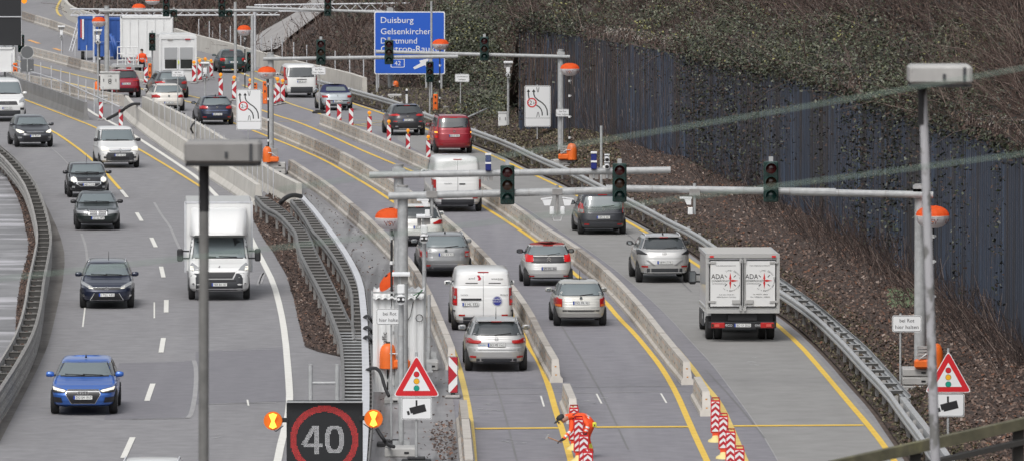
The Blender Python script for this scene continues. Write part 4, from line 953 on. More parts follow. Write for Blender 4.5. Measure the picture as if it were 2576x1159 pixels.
def p_blue(t, c, w, h):
    b = B(); b.prism(rrect(w, h, .1), WP, 0, .08); b.prism(rrect(w-.12, h-.12, .08), BLUE_S, -.01, 0); b.build('sign_board', t, c)
    U = lambda zx, zy: ((zx-1570)/710*w, (435-zy)/630*h)       # traced place on the board
    b = B()
    def L(s, x0, x1, y, cap): a, z = U(x0, y); a2, _ = U(x1, y); b.text(s, cap*h/630, WP, ((a+a2)/2, -.02, z), width=a2-a)
    L('Duisburg', 1282, 1610, 215, 60); L('Gelsenkirchen', 1282, 1790, 318, 60); L('Dortmund', 1282, 1645, 412, 60); L('Castrop-Rauxel', 1282, 1885, 503, 60)
    x, z = U(1450, 637); b.prism(rrect(.80, .50, .06, cx=x, cz=z), WP, -.014, -.010); b.prism(rrect(.72, .42, .05, cx=x, cz=z), BLUE_S, -.018, -.014); b.text('42', .26, WP, (x, -.024, z))
    b.prism([U(1605,680), U(1680,637), U(1665,612), U(1760,590), U(1742,680), U(1722,658), U(1620,700)][::-1], WP, -.016, -.010); b.build('lettering', t, c)
sign_post('big blue motorway direction sign with white place names by the hillside', 1030, 240, [(941,30,1119,188,p_blue)], .07, foot=False, cat='direction sign', name='direction_sign', two=[948,1072,1110], top=40)
# ---- light balloons with their ballast
p = blocks(955, 1000, 925, 985, 2, 'under the light balloon beside the white cabinet')
balloon_light('light balloon in front of the front mast, orange cabinet below', (943,1024,523,578), 985, 925, (954,998,862,925), 1, Y=p.y)
p = blocks(2268, 2345, 925, 990, 3, 'under the light balloon at right')
balloon_light('light balloon right of the tall lamp post before the noise wall', (2303,2387,517,574), 2345, 925, (2330,2372,862,925), -1, Y=p.y)
p = blocks(670, 718, 409, 440, 2, 'under the light balloon at the middle mast')
balloon_light('light balloon left of the middle mast near the white lane sign', (648,694,168,200), 675, 409, (660,684,369,408), 1, Y=p.y)
p = blocks(1390, 1448, 402, 430, 2, 'under the light balloon before the noise wall')
balloon_light('light balloon right of the middle mast in front of the noise wall', (1409,1457,159,192), 1432, 402, (1424,1451,361,402), -1, Y=p.y)
balloon_light('light balloon just right of the blue direction sign', (1087,1128,99,127), 1106, 290, (1096,1116,276,290), 1)
balloon_light('light balloon in front of the blue direction sign', (967,1007,42,69), 985, 232, (988,1003,204,230), -1)
balloon_light('light balloon above the dark green hatchback', (597,631,64,91), 616, 222)
balloon_light('light balloon in front of the blue container', (231,266,43,69), 251, 232, (236,252,205,236), 1)
balloon_light('light balloon far away at the top edge, left of its twin', (332,366,10,34), 350, 175, None, 1, vsv=False)
balloon_light('light balloon cut by the top edge above the white container', (365,402,-6,13), 384, 170, None, 1, vsv=False)
blocks(240, 302, 240, 262, 3, 'under the white switch cabinet', group='ballast under the switch cabinet')
blocks(975, 1010, 238, 250, 1, 'at the foot of the mast by the blue sign')
blocks(966, 1006, 1000, 1016, 1, 'under the front mast')
blocks(967, 1046, 1125, 1150, 1, 'with sloping sides under the thin front pole')
blocks(1058, 1102, 908, 932, 1, 'behind the white cabinet beside the lane barrier')
# ---- striped beacons with amber lamps
STRIPE = mat('beacon_red', (.42,.012,.025), .5)
_bk = {}
def beacon_parts(style):
    if style in _bk: return _bk[style]
    w, h = .27, 1.0; b = B(); b.prism(rrect(w, h, .02, cz=h/2+.14), INK, 0, .05); b.prism(rrect(w-.025, h-.025, .015, cz=h/2+.14), WP, -.006, 0)
    a = w/2-.014; z0, z1 = .155, 1.125; e = 1 if style != 'L' else -1
    if style == 'D':
        polys = [[(-a,z1),(a,z1-.28),(a,z1-.10),(-a+.05,z1)], [(-a,z1-.20),(a,z1-.48),(a,z1-.68),(-a,z1-.40)], [(-a,z1-.60),(a,z1-.88),(a,z0),(-a,z1-.80)]]
    else:
        polys = [[(-a*.75,z1),(a,z1),(a,z1-.24)], [(-a,z1-.22),(a,z1-.50),(-a,z1-.76)], [(a,z1-.74),(a,z0),(-a*.7,z0)]]
    for p in polys:
        p = [(x*e, z) for x, z in p]; ar = sum(p[i][0]*p[(i+1) % len(p)][1]-p[(i+1) % len(p)][0]*p[i][1] for i in range(len(p)))
        b.prism(p if ar < 0 else p[::-1], STRIPE, -.010, -.006)
    f = B(); f.box((0,.03,.05), (.42,.62,.09), GALV_D, ch=.03); f.box((0,.03,.11), (.12,.16,.06), BLK)
    l = B(); l.lathe([(.001,-.06),(.06,-.055),(.10,-.03),(.105,.03),(.06,.055),(.001,.06)], ORL, (0,.02,1.33), 14, 'y'); l.cyl((0,.02,1.13),(0,.02,1.25),.03,mat('lamp_foot',(.75,.55,.1),.5)); l.box((0,.02,1.17),(.09,.08,.05),mat('lamp_foot',(.75,.55,.1),.5))
    _bk[style] = (b.mesh('panel'), f.mesh('foot'), l.mesh('warning_lamp')); return _bk[style]
def beacon(x, yb, h_o, style, lamp, label):
    p = g(x, yb); k = h_o/opx(p.y)/1.14; k = min(max(k, .8), 1.35)
    t = thing('striped_beacon', label, 'traffic beacon', p, random.uniform(-.12,.12), 'red and white striped beacons')
    P, f, l = beacon_parts(style)
    for m_, nm in ((P,'panel'),(f,'foot'),(l,'warning_lamp')):
        if nm == 'warning_lamp' and not lamp: continue
        o = bpy.data.objects.new(nm, m_); C.objects.link(o); o.parent = t
    t.scale = (k, k, k)
for a in [(411,200,32,'R',1,'striped beacon with amber lamp under the left window of the white cabin'),(430,200,32,'R',1,'striped beacon with amber lamp between the two windows of the white cabin'),(456,202,34,'R',1,'striped beacon with amber lamp under the right window of the white cabin'),
          (488,211,46,'R',1,'striped beacon with amber lamp at the right corner of the white cabin'),(502,207,46,'R',1,'striped beacon second from the right corner of the white cabin'),(516,203,46,'R',1,'striped beacon left of the slim camera post by the cabin'),(531,197,36,'R',1,'striped beacon half hidden by the slim camera post'),
          (555,247,50,'L',1,'striped beacon standing alone above the dark blue hatchback'),(589,254,50,'L',1,'striped beacon with amber lamp beside the top of the white lane sign'),(629,256,46,'L',1,'striped beacon behind the white lane sign, only its lamp clear'),
          (698,264,55,'R',1,'striped beacon just right of the middle mast'),(711,262,50,'L',1,'striped beacon nearest the white people carrier'),(690,266,40,'R',0,'striped beacon partly behind the middle mast'),
          (324,176,24,'D',1,'striped beacon with amber lamp before the orange worker far away'),(367,214,44,'L',0,'striped beacon beside the orange barrier gate left of the cabin'),
          (254,303,46,'L',0,'striped beacon under the white switch cabinet'),(304,324,48,'L',0,'striped beacon at the start of the concrete median wall'),
          (825,302,50,'R',0,'striped beacon in front of the silver convertible, leftmost of the row'),(853,312,50,'R',0,'striped beacon second in the row from the silver convertible'),(883,325,52,'R',0,'striped beacon third in the row from the silver convertible'),
          (929,345,52,'R',1,'striped beacon with amber lamp, fourth in the row'),(978,362,48,'R',1,'striped beacon with amber lamp left of the black car'),(1026,385,48,'R',1,'striped beacon with amber lamp between the black car and red car'),(1077,402,46,'R',1,'striped beacon with amber lamp left of the dark red people carrier'),
          (1139,1000,105,'R',0,'large striped beacon beside the silver estate at bottom centre')]:
    beacon(*a)
# ---- red chevron markers
def chevron_parts():
    b = B(); w, h, z0 = .25, .80, .26; b.prism(rrect(w, h+.06, .03, cz=z0+h/2), SRED, 0, .035); b.prism(rrect(w-.05, h-.02, .01, cz=z0+h/2), WP, -.004, 0)
    a = w/2-.025
    for i in range(5):
        z = z0+.02+i*.16; top = min(z+.10+.09, z0+h-.01)
        b.prism([(-a,z),(-a,z+.08),(0,min(z+.17,z0+h-.01)),(a,z+.08),(a,z),(0,z+.09)], STRIPE, -.008, -.004)
    hd = B(); stroke(hd, [(-.10,z0+h+.03),(-.09,z0+h+.09),(.09,z0+h+.09),(.10,z0+h+.03)], .03, SRED, 0); hd.box((0,.02,z0+h+.09),(.20,.04,.03),SRED)
    n = B(); n.box((0,.02,.17),(.16,.04,.22),mat('marker_orange',(.72,.07,.02),.5))
    f = B(); f.lathe([(.20,0),(.19,.05),(.10,.10),(.07,.16),(.01,.17)], mat('marker_foot',(.72,.60,.26),.6), n=14, sx=1, sy=1.3)
    return [('panel',b.mesh('panel')),('handle',hd.mesh('handle')),('stem',n.mesh('stem')),('foot',f.mesh('foot'))]
CHV = chevron_parts()
for x, yb, lab in [(1443,1130,'red chevron marker behind the bent worker'),(1455,1160,'red chevron marker in front of the bent worker'),(1468,1204,'red chevron marker at the bottom edge below the worker'),(1478,1248,'red chevron marker cut by the bottom edge near the worker'),
                   (1799,1110,'red chevron marker farthest of the row by the lone barrier element'),(1819,1152,'red chevron marker second farthest in the row right of centre'),(1837,1194,'red chevron marker third in the row right of centre'),(1859,1240,'red chevron marker cut by the bottom edge right of centre')]:
    p = g(x, yb); t = thing('chevron_marker', lab, 'traffic marker', p, random.uniform(-.1,.1), 'red and white chevron markers')
    for nm, m_ in CHV: o = bpy.data.objects.new(nm, m_); C.objects.link(o); o.parent = t
# ---- barrier gates, slim camera posts, cabinets
def gate_post(x0, x1, yt, yb, label):
    p = g((x0+x1)/2, yb); s = opx(p.y); w, h = (x1-x0)/s, (yb-yt)/s; t = thing('barrier_gate', label, 'barrier gate', p, 0, 'orange barrier gate cabinets')
    b = B(); b.box((0,0,h/2),(w,w*.9,h),ORANGE,ch=.03); b.build('cabinet', t)
    b = B(); b.box((0,-w*.46,h*.55),(w*.35,.02,h*.10),BLK); b.box((w*.1,-w*.46,h*.2),(w*.2,.02,.05),WP); b.build('fitting', t); b = B(); b.box((0,0,h+.03),(w*.5,w*.4,.06),mat('gate_green',(.15,.4,.3),.5)); b.cyl((0,.0,h*.86),(0,-w*.6,h*.86),.05,BLK); b.build('hub', t)
gate_post(1089,1101,237,288,'orange barrier gate cabinet below the small signal right of the blue sign')
gate_post(33,44,159,202,'orange barrier gate cabinet at far left beside the white trailer')
gate_post(636,647,209,235,'orange barrier gate cabinet behind the white lane sign')
gate_post(373,381,160,212,'orange barrier gate cabinet left of the white cabin')
gate_post(661,672,205,262,'orange barrier gate cabinet left of the middle mast')
def small_signal(x0, x1, yt, yb, px, yfoot, label):
    p = g(px, yfoot); traffic_light(x0, x1, yt, yb, p.y, label)
    t = thing('signal_post', 'slim grey post carrying the ' + label.replace('small unlit traffic light', 'small signal'), 'post', p); b = B(); z = zat(p.y, yt)-.05
    b.cyl((0,.05,0),(0,.05,z),.05,GALV,n=8); b.build('post', t); b = B(); b.box((0,.05,.05),(.3,.3,.1),GALV_D,ch=.02); b.build('foot', t)
small_signal(1072,1090,155,207,1081,292,'small unlit traffic light below the arrow of the blue sign')
small_signal(622,638,131,180,630,252,'small unlit traffic light right of the dark green hatchback')
small_signal(376,391,83,128,383,212,'small unlit traffic light left of the white cabin')
small_signal(48,60,88,132,54,190,'small unlit traffic light beside the black boards at far left')
def cam_post(px, yb, yt, label, hood=True, r=.045, head=.35):
    p = g(px, yb); t = thing('camera_post', label, 'camera post', p, 0, 'slim camera posts'); z = zat(p.y, yt)
    b = B(); b.cyl((0,0,0),(0,0,z),r,GALV,n=10)
    for f in (.35,.65): b.cyl((0,0,z*f),(0,0,z*f+.03),r*1.15,GALV_D,n=10)
    b.build('post', t)
    b = B()
    for a in range(4): b.box((.12*math.cos(a*PI/2),.12*math.sin(a*PI/2),.13),(.2 if a % 2 == 0 else .02,.02 if a % 2 == 0 else .2,.26),GALV)
    b.box((0,0,.02),(.5,.4,.04),GALV); b.build('foot', t)
    if hood:
        b = B(); b.box((0,-.06,z+.02),(head*1.3,.3,.05),WP,rx=.15); b.box((-head*.4,-.02,z-.14),(.12,.06,.26),GALV_D); b.box((head*.25,-.05,z-.12),(.18,.1,.2),GALV_D); b.build('hood', t)
        b = B(); b.box((0,-.08,z-.36),(head*.55,.12,.24),WP,ch=.02); b.build('box', t)
        b = B(); b.cyl((0,-.05,z-.60),(0,-.30,z-.64),.12,WP,n=12); b.box((0,-.31,z-.62),(.20,.03,.14),BLK,ch=.01)
        for sx in (-1,1): b.cyl((sx*.06,-.33,z-.61),(sx*.06,-.335,z-.61),.035,WP,n=10)
        b.build('camera', t)
    return t
cam_post(1067, 935, 545, 'slim camera post between the white cabinet and the grey estate', r=.06)
cam_post(1009, 1132, 690, 'slim camera post in front of the thick mast at bottom centre', r=.07)
cam_post(1079, 905, 740, 'short post with a white bullet camera right of the white cabinet', False, .05)
cam_post(516, 300, 160, 'slim camera post left of the dark blue hatchback', r=.05)
cam_post(247, 262, 78, 'slim camera post beside the blue container', r=.05)
cam_post(155, 152, 68, 'slim camera post far left standing before the bend', r=.05)
cam_post(1278, 352, 158, 'slim camera post on the grass left of the second lane sign', r=.06)
cam_post(1512, 495, 317, 'plain pole with cap on the grassy bank below the noise wall', False, .06)
cam_post(592, 205, 6, 'tall plain pole above the dark green hatchback', False, .09)
cam_post(635, 258, 38, 'tall plain pole left of the middle mast', False, .09)
cam_post(1085, 262, 4, 'tall thin white pole in front of the blue direction sign', False, .06)
def cabinet(x0, x1, yt, yb, yfoot, label, txt=None, m=None, roof=True, legs=True):
    p = g((x0+x1)/2, yfoot); s = opx(p.y); w, h = (x1-x0)/s, (yb-yt)/s; z0 = zat(p.y, yb); t = thing('switch_cabinet', label, 'cabinet', p)
    b = B(); b.box((0,0,z0+h/2),(w,w*.5,h),m or WPAINT,ch=.02); b.build('housing', t)
    b = B(); b.box((0,-.02,z0+h+.02),(w*1.06,w*.6,.05),m or WPAINT); b.build('roof', t)
    b = B(); b.box((0,-w*.252,z0+h*.5),(w*.88,.012,h*.88),m or WPAINT); b.box((-w*.32,-w*.27,z0+h*.55),(.03,.03,.16),BLK); b.box((w*.32,-w*.27,z0+h*.55),(.03,.03,.16),BLK)
    if txt: ring(b, .06, .085, INK, -w*.28, -w*.26, 0, z0+h*.55); ring(b, .06, .085, INK, -w*.28, -w*.26, 0, z0+h*.43); b.text(txt, .07, INK, (.02, -w*.28, z0+h*.8))
    b.build('door', t)
    if legs:
        for sx in (-.35,.35): k = B(); k.cyl((sx*w,0,0),(sx*w,0,z0+.02),.03,GALV); k.build('leg', t)
    return t
cabinet(253,301,183,226,258,'white switch cabinet on legs in front of the dark red car','traffic', layered('cabinet_grey', [((.60,.60,.58),(.68,.68,.66),2,one,.3,.7,5)], .5))
cabinet(1253,1275,284,318,350,'small white cabinet at the foot of the camera post by the hillside')
# ---- white corrugated cabinet hut in the central reserve
def hut():
    p = g(1002, 985); s = opx(p.y); w = (1064-938)/s; h = zat(p.y, 752); d = 1.6; t = thing('cabinet_hut', 'white hut with corrugated roof between the guard rail and the lane barrier', 'hut', p)
    b = B(); n = 26
    vs = []
    for i in range(n+1):
        x = -w/2+w*i/n; u = .03 if (i % 4) in (1,2) else 0
        vs += [(x,-u,.0),(x,-u,h)]
    b.add(vs, [(2*i,2*i+2,2*i+3,2*i+1) for i in range(n)], WPAINT)
    for x in (-w/2, w/2): b.box((x,d/2,h/2),(.04,d,h),WPAINT)
    b.box((0,d,h/2),(w,.04,h),WPAINT); b.build('wall', t)
    b = B(); vs = []; m = 40
    for i in range(m+1):
        x = -w/2-.02+(w+.04)*i/m; u = .035*math.cos(i*2*PI/5)
        vs += [(x,-.16,h+.06+u),(x,d+.1,h+.22+u),(x,-.16,h+.015+u),(x,d+.1,h+.18+u)]
    b.add(vs, [(4*i,4*i+4,4*i+5,4*i+1) for i in range(m)]+[(4*i,4*i+2,4*i+6,4*i+4) for i in range(m)]+[(4*i+2,4*i+3,4*i+7,4*i+6) for i in range(m)], WPAINT, True); b.build('roof', t)
    for c_, d_ in (((0,-.12,h+.20),(w*1.1,.05,.05)),((-w*.53,0,h-.1),(.04,.04,.7)),((w*.53,0,h-.1),(.04,.04,.7))): b = B(); b.box(c_,d_,GALV); b.build('bracket', t)
    b = B(); b.tube([(w*.30,-.05,h-.05),(w*.24,-.06,h*.82),(w*.12,-.06,h*.72),(w*.06,-.06,h*.45)],.012,BLK); b.tube([(w*.42+.1*math.cos(a)*1,-.07,h*.80+.1*math.sin(a)) for a in [i*PI/6 for i in range(13)]],.012,BLK); b.build('cable', t)
    b = B(); b.text('traffic', .14, INK, (-w*.28,-.05,h*.56), up=True); b.build('lettering', t)
    o = B(); balloon(942,1002,640,697,p.y,o); u = tag(o.build('folded_balloon', None, at(985, 722, p.y)+Vector((0,.9,.1))), 'orange and white lamp balloon lying tilted on the hut roof', 'lamp balloon'); u.rotation_euler = (.35, -.75, 0); u.scale = (1.25, .8, .8)
hut()
b = B(); pts = [at(1040,742,g(1002,985).y-.25), at(1058,733,g(1002,985).y-.3), at(1046,748,g(1002,985).y-.3), at(1062,728,g(1002,985).y-.2)]
b.tube(pts,.02,mat('green_cable',(.10,.28,.14),.5)); tag(b.build('cable_bundle'), 'loose green cable bundle on the right of the hut roof', 'cable')
def hose(pts, z, label, r=.05, m=BLK):
    b = B(); q = [g(x, y, zz) for (x, y), zz in zip(pts, z)]; q2 = smooth_line(q, 2); b.tube(q2, r, m); tag(b.build('cable_hose'), label, 'hose', 'black cable hoses')
hose([(705,512),(715,500),(735,490),(757,494)],[.95,1.15,1.2,1.0],'thick black hose bridging the two median rails at the wall end',.09)
hose([(270,300),(300,285),(330,262),(350,262)],[.3,.8,1.3,.9],'black hose looping over the start of the median wall',.08)
hose([(485,335),(478,322),(492,305)],[.5,.9,1.0],'thin black hose hanging on the middle of the median wall',.05)
for i, yy in enumerate((798, 826, 850)): hose([(916,yy),(924,yy-6),(932,yy+4),(938,yy+12)],[.8,.95,.9,.7],f'{ordinal(2-i)} short black hose from the cable channel to the hut',.05)
hose([(923,930),(942,922),(958,935),(968,975),(978,995)],[.8,1.0,.9,.5,.3],'long black hose drooping from the channel to the ballast blocks',.05)
hose([(948,1078),(962,1100),(975,1118),(990,1122)],[.7,.5,.3,.4],'black hose running from the speed board to the pole foot',.05)
# ---- cabin, containers and the works yard at upper left
def cabin():
    p = g(447, 205); s = opx(p.y); Y = p.y; w = (493-403)/s; h = zat(Y, 92); d = 2.8; t = thing('site_cabin', 'white site cabin with two roller-blind windows beside the dark green hatchback', 'cabin', p, .20)
    b = B(); b.box((0,d/2,h/2),(w,d,h),WPAINT); 
    for x in (-w/2, w/2): b.box((x,.0,h/2),(.14,.12,h),WPAINT)
    b.box((0,-.01,h-.08),(w,.08,.18),WPAINT); b.build('wall', t)
    b = B(); b.box((0,d/2,h+.06),(w*1.02,d*1.02,.12),WPAINT); b.box((0,d/2,h+.125),(w*.9,d*.92,.02),mat('roof_sheet',(.55,.56,.56),.6)); b.build('roof', t)
    for cx, ww in ((-w*.20, .78), (w*.24, .78)):
        f = B(); f.box((cx,-.03,h*.50),(ww*1.15,.05,h*.50),mat('window_frame',(.72,.73,.74),.5)); o = f.build('window', t)
        k = B(); k.box((cx,-.06,h*.62),(ww,.03,h*.26),mat('roller_blind',(.36,.37,.38),.6)); k.build('blind', o)
        k = B(); k.box((cx,-.062,h*.38),(ww*.92,.02,h*.20),mat('window_dark',(.03,.032,.03),.1,spec=.8)); k.box((cx,-.05,h*.265),(ww*1.1,.08,.06),WP); k.build('pane', o)
    b = B(); b.box((w*.02,-.075,h*.42),(.07,.02,.2),mat('vest_yellow',(.65,.75,.05),.6)); b.box((-w*.22,-.06,h*.93),(.3,.03,.07),GALV_D); b.box((w*.28,-.06,h*.93),(.3,.03,.07),STRIPE); b.build('fitting', t)
cabin()
def container(x0, x1, yt, yb, yf, m, label, depth=5, ribs=True, rz=0, name='container'):
    p = g((x0+x1)/2, yf); s = opx(p.y); w, z0, z1 = (x1-x0)/s, zat(p.y, yb), zat(p.y, yt); t = thing(name, label, 'container', p, rz)
    b = B(); b.box((0,depth/2,(z0+z1)/2),(w,depth,z1-z0),m)
    for x in (-w/2, w/2): b.box((x,0,(z0+z1)/2),(.12,.12,z1-z0),m)
    for z in (z0+.06, z1-.06): b.box((0,-.01,z),(w,.1,.12),m)
    b.build('body', t)
    if ribs:
        b = B(); n = max(3, int(w/.5))
        for i in range(1, n): b.box((-w/2+w*i/n,-.02,(z0+z1)/2),(.05,.06,(z1-z0)*.86),m)
        b.build('rib', t)
    return t, w, z0, z1
BLUEC = mat('container_blue', (.03,.10,.36), .45, noise=(.7,.15))
t, w, z0, z1 = container(198,262,44,128,152,BLUEC,'tall blue equipment container on wheels at upper left',3.2)
b = B(); b.box((-w/2+.17,-.09,(z0+z1)/2+.35),(.10,.03,1.2),mat('board_red',(.45,.06,.05),.5)); b.box((-w/2+.29,-.09,(z0+z1)/2+.3),(.12,.03,1.3),WP); b.build('notice_board', t)
for sx in (-.35,.38): b = B(); b.cyl((sx*w-.1,.3,z0*.45),(sx*w+.1,.3,z0*.45),z0*.45,TYRE,n=14); b.build('wheel', t)
b = B(); b.box((0,1.6,z1+.04),(w*1.02,3.3,.1),BLUEC); b.build('roof', t)
t, w, z0, z1 = container(262,306,46,112,150,BLUEC,'blue equipment container half hidden behind the low blue skip',2.4)
t, w, z0, z1 = container(305,432,42,145,192,WPAINT,'long white container block behind the white cabin',2.6)
t, w, z0, z1 = container(240,300,107,143,182,BLUEC,'low blue skip in front of the tall blue container',1.6,True)
b = B(); a_ = at(300,150,g(270,182).y)
q = g(285, 182)
b.X = T(q); b.tube([at(283,92,q.y-.4), at(293,120,q.y-.5), at(300,150,q.y-.4)],.12,BLUEC); b.tube([at(278,86,q.y-.4), at(286,118,q.y-.5), at(290,150,q.y-.4)],.10,BLUEC); tag(b.build('blue_tarpaulin', None, q), 'folded blue tarpaulin draped beside the blue skip', 'tarpaulin')
def trailer():
    p = g(320, 198); s = opx(p.y); t = thing('flatbed_trailer', 'flatbed trailer with white rails between the blue skip and the orange worker', 'trailer', p); w = 80/s
    b = B(); b.box((0,1.2,.75),(w,2.4,.16),GALV); b.build('bed', t)
    for x in (-.3,.3): b = B(); b.cyl((x*w-.12,.2,.33),(x*w+.12,.2,.33),.33,TYRE,n=14); b.build('wheel', t)
    for z in (1.1,1.5,1.9): b = B(); b.cyl((-w*.3,0,z),(w*.35,0,z),.03,WPAINT); b.build('rail', t)
    for x in (-.3,-.05,.2,.35): b = B(); b.cyl((x*w,0,.8),(x*w,0,1.9),.03,WPAINT); b.build('stanchion', t)
    b = B(); b.box((w*.05,-.05,.62),(.3,.06,.12),REDL); b.build('tail_light', t)
trailer()
def ladder_thing():
    a0, a1 = g(174,130), g(181,131); q = Vector((.55,1.2,2.1)); t = thing('ladder', 'aluminium ladder leaning on the left of the blue container', 'ladder', a0); b = B(); b.X = T(a0)
    for a in (a0, a1): b.cyl(a, a+q, .035, GALV_B, n=6)
    b.build('stile', t); b = B(); b.X = T(a0)
    for i in range(1, 9): b.cyl(a0+q*i/9, a1+q*i/9, .02, GALV_B, n=5)
    b.build('rung', t)
ladder_thing()
t, w, z0, z1 = container(-20,35,120,182,196,WPAINT,'white trailer box at the far left edge',2.5,False,name='trailer_box')
def boards():
    p = g(20, 195); s = opx(p.y); Y = p.y; t = thing('message_board', 'back of a dark electronic message board on lattice legs at upper left', 'message board', p); 
    for y0, y1 in ((-30,42),(44,115)):
        c = at(10,(y0+y1)/2,Y)-p; b = B(); b.box((c.x,.1,c.z),(86/s,.3,(y1-y0)/s),mat('board_black',(.014,.015,.018),.5),ch=.02); b.build('panel', t)
    c = at(10,43,Y)-p; b = B(); b.box((c.x,-.08,c.z),(86/s,.04,.06),GALV_B); c2 = at(53,50,Y)-p; b.box((c2.x,.05,c2.z),(.07,.1,3.2),GALV_B); b.build('frame', t)
    for x in (-8/s,13/s): b = B(); b.cyl((x,.1,0),(x,.1,zat(Y,114)),.06,GALV); b.build('leg', t)
    b = B(); b.cyl((-8/s,.1,.2),(13/s,.1,zat(Y,116)),.03,GALV); b.cyl((13/s,.1,.2),(-8/s,.1,zat(Y,116)),.03,GALV); b.build('brace', t)
    c = at(61,3,Y)-p; b = B(); b.lathe([(.001,-.08),(.12,-.07),(.17,-.03),(.17,.08)], ORL, tuple(c), 16, 'y'); b.build('warning_lamp', t)
boards()
def sign_back(t, c, w, h):
    b = B(); b.prism(disc(w/2, 24), mat('sign_back',(.12,.125,.13),.5), -.01, .02); ring(b, w*.46, w*.5, GALV, -.02, .0); b.build('sign_plate', t, c)
def sign_back2(t, c, w, h):
    b = B(); b.prism(rrect(w,h,.05), mat('sign_back',(.12,.125,.13),.5), -.01, .02); b.box((0,-.03,0),(.06,.03,h),GALV); b.text('m', .1, WP, (w*.3,-.02,-h*.35)); b.build('sign_plate', t, c)
sign_post('dark backs of a round and a square road sign on one post at far left', 68, 232, [(52,117,85,148,sign_back),(53,150,85,181,sign_back2)], .035)
# thin fence rails of the fenced strip at upper left
def rod_fence(label, line_, step, hh, rails=(), r=.022, name='rail_fence', m=GALV_B, z=0):
    P = smooth_line(G(line_), 1); t = thing(name, label, 'fence', P[0]); X = T(P[0]); k = B(); k.cyl((0,0,0),(0,0,hh),r,m,n=6); me = k.mesh('post')
    for q in resample(P, step): put(me, 'post', t, q-P[0]+Vector((0,0,z)), 0)
    for zz in rails:
        b = B(); b.X = X; b.tube([p+Vector((0,0,zz+z)) for p in P], r*1.1, m, 6); b.build('rail', t)
rod_fence('white tubular railing with black feet along the fenced strip at upper left', [(30,202),(55,213),(120,232),(180,255),(240,285),(300,312)], 5.2, 1.6, (.9,), .03)
rod_fence('white tubular railing below the blue container', [(155,158),(200,166),(250,178),(300,188),(345,197)], 4.5, 1.4, (.35,), .03)
rod_fence('row of thin steel rods along the left side of the second median wall', [(385,315),(420,330),(470,355),(560,412),(640,470),(690,505)], 3.0, 1.35, (), .02, 'rod_row')
rod_fence('row of white fence posts behind the pale ramp wall', [(500,118),(560,133),(640,155),(720,179),(800,199),(870,215),(935,232),(980,242)], 5.5, 1.9, (), .035, 'post_row')
rod_fence('line of thin posts at the foot of the slope beside the service path', [(535,114),(580,122),(640,133),(700,150)], 5, 1.2, (), .03, 'post_row')
b = B(); q = g(1160,318); P = [at(1110,318,q.y), at(1170,318,q.y), at(1230,291,q.y+2)]; b.tube([p+Vector((0,0,.4)) for p in P],.05,GALV); tag(b.build('hand_rail'), 'bent steel tube rail at the foot of the slope right of the orange gate', 'railing')
pk = B(); pk.box((0,0,.5),(.12,.1,1.0),WP,ch=.02); pk.box((0,-.052,.8),(.12,.01,.18),INK); tag(pk.build('marker_post', None, g(1023,270)), 'white roadside marker post with black band by the blue sign', 'marker post')
for lx, ly, lab in ((1180,412,'white litter bag lying in the grass by the guard rail'),(1520,430,'white stone on the grassy bank below the noise wall')):
    b = B(); b.lathe([(.22,0),(.25,.1),(.16,.2),(.01,.24)], mat('litter_white',(.6,.6,.58),.7), n=9, smooth=False); tag(b.build('litter', None, onground(lx, ly)), lab, 'litter')
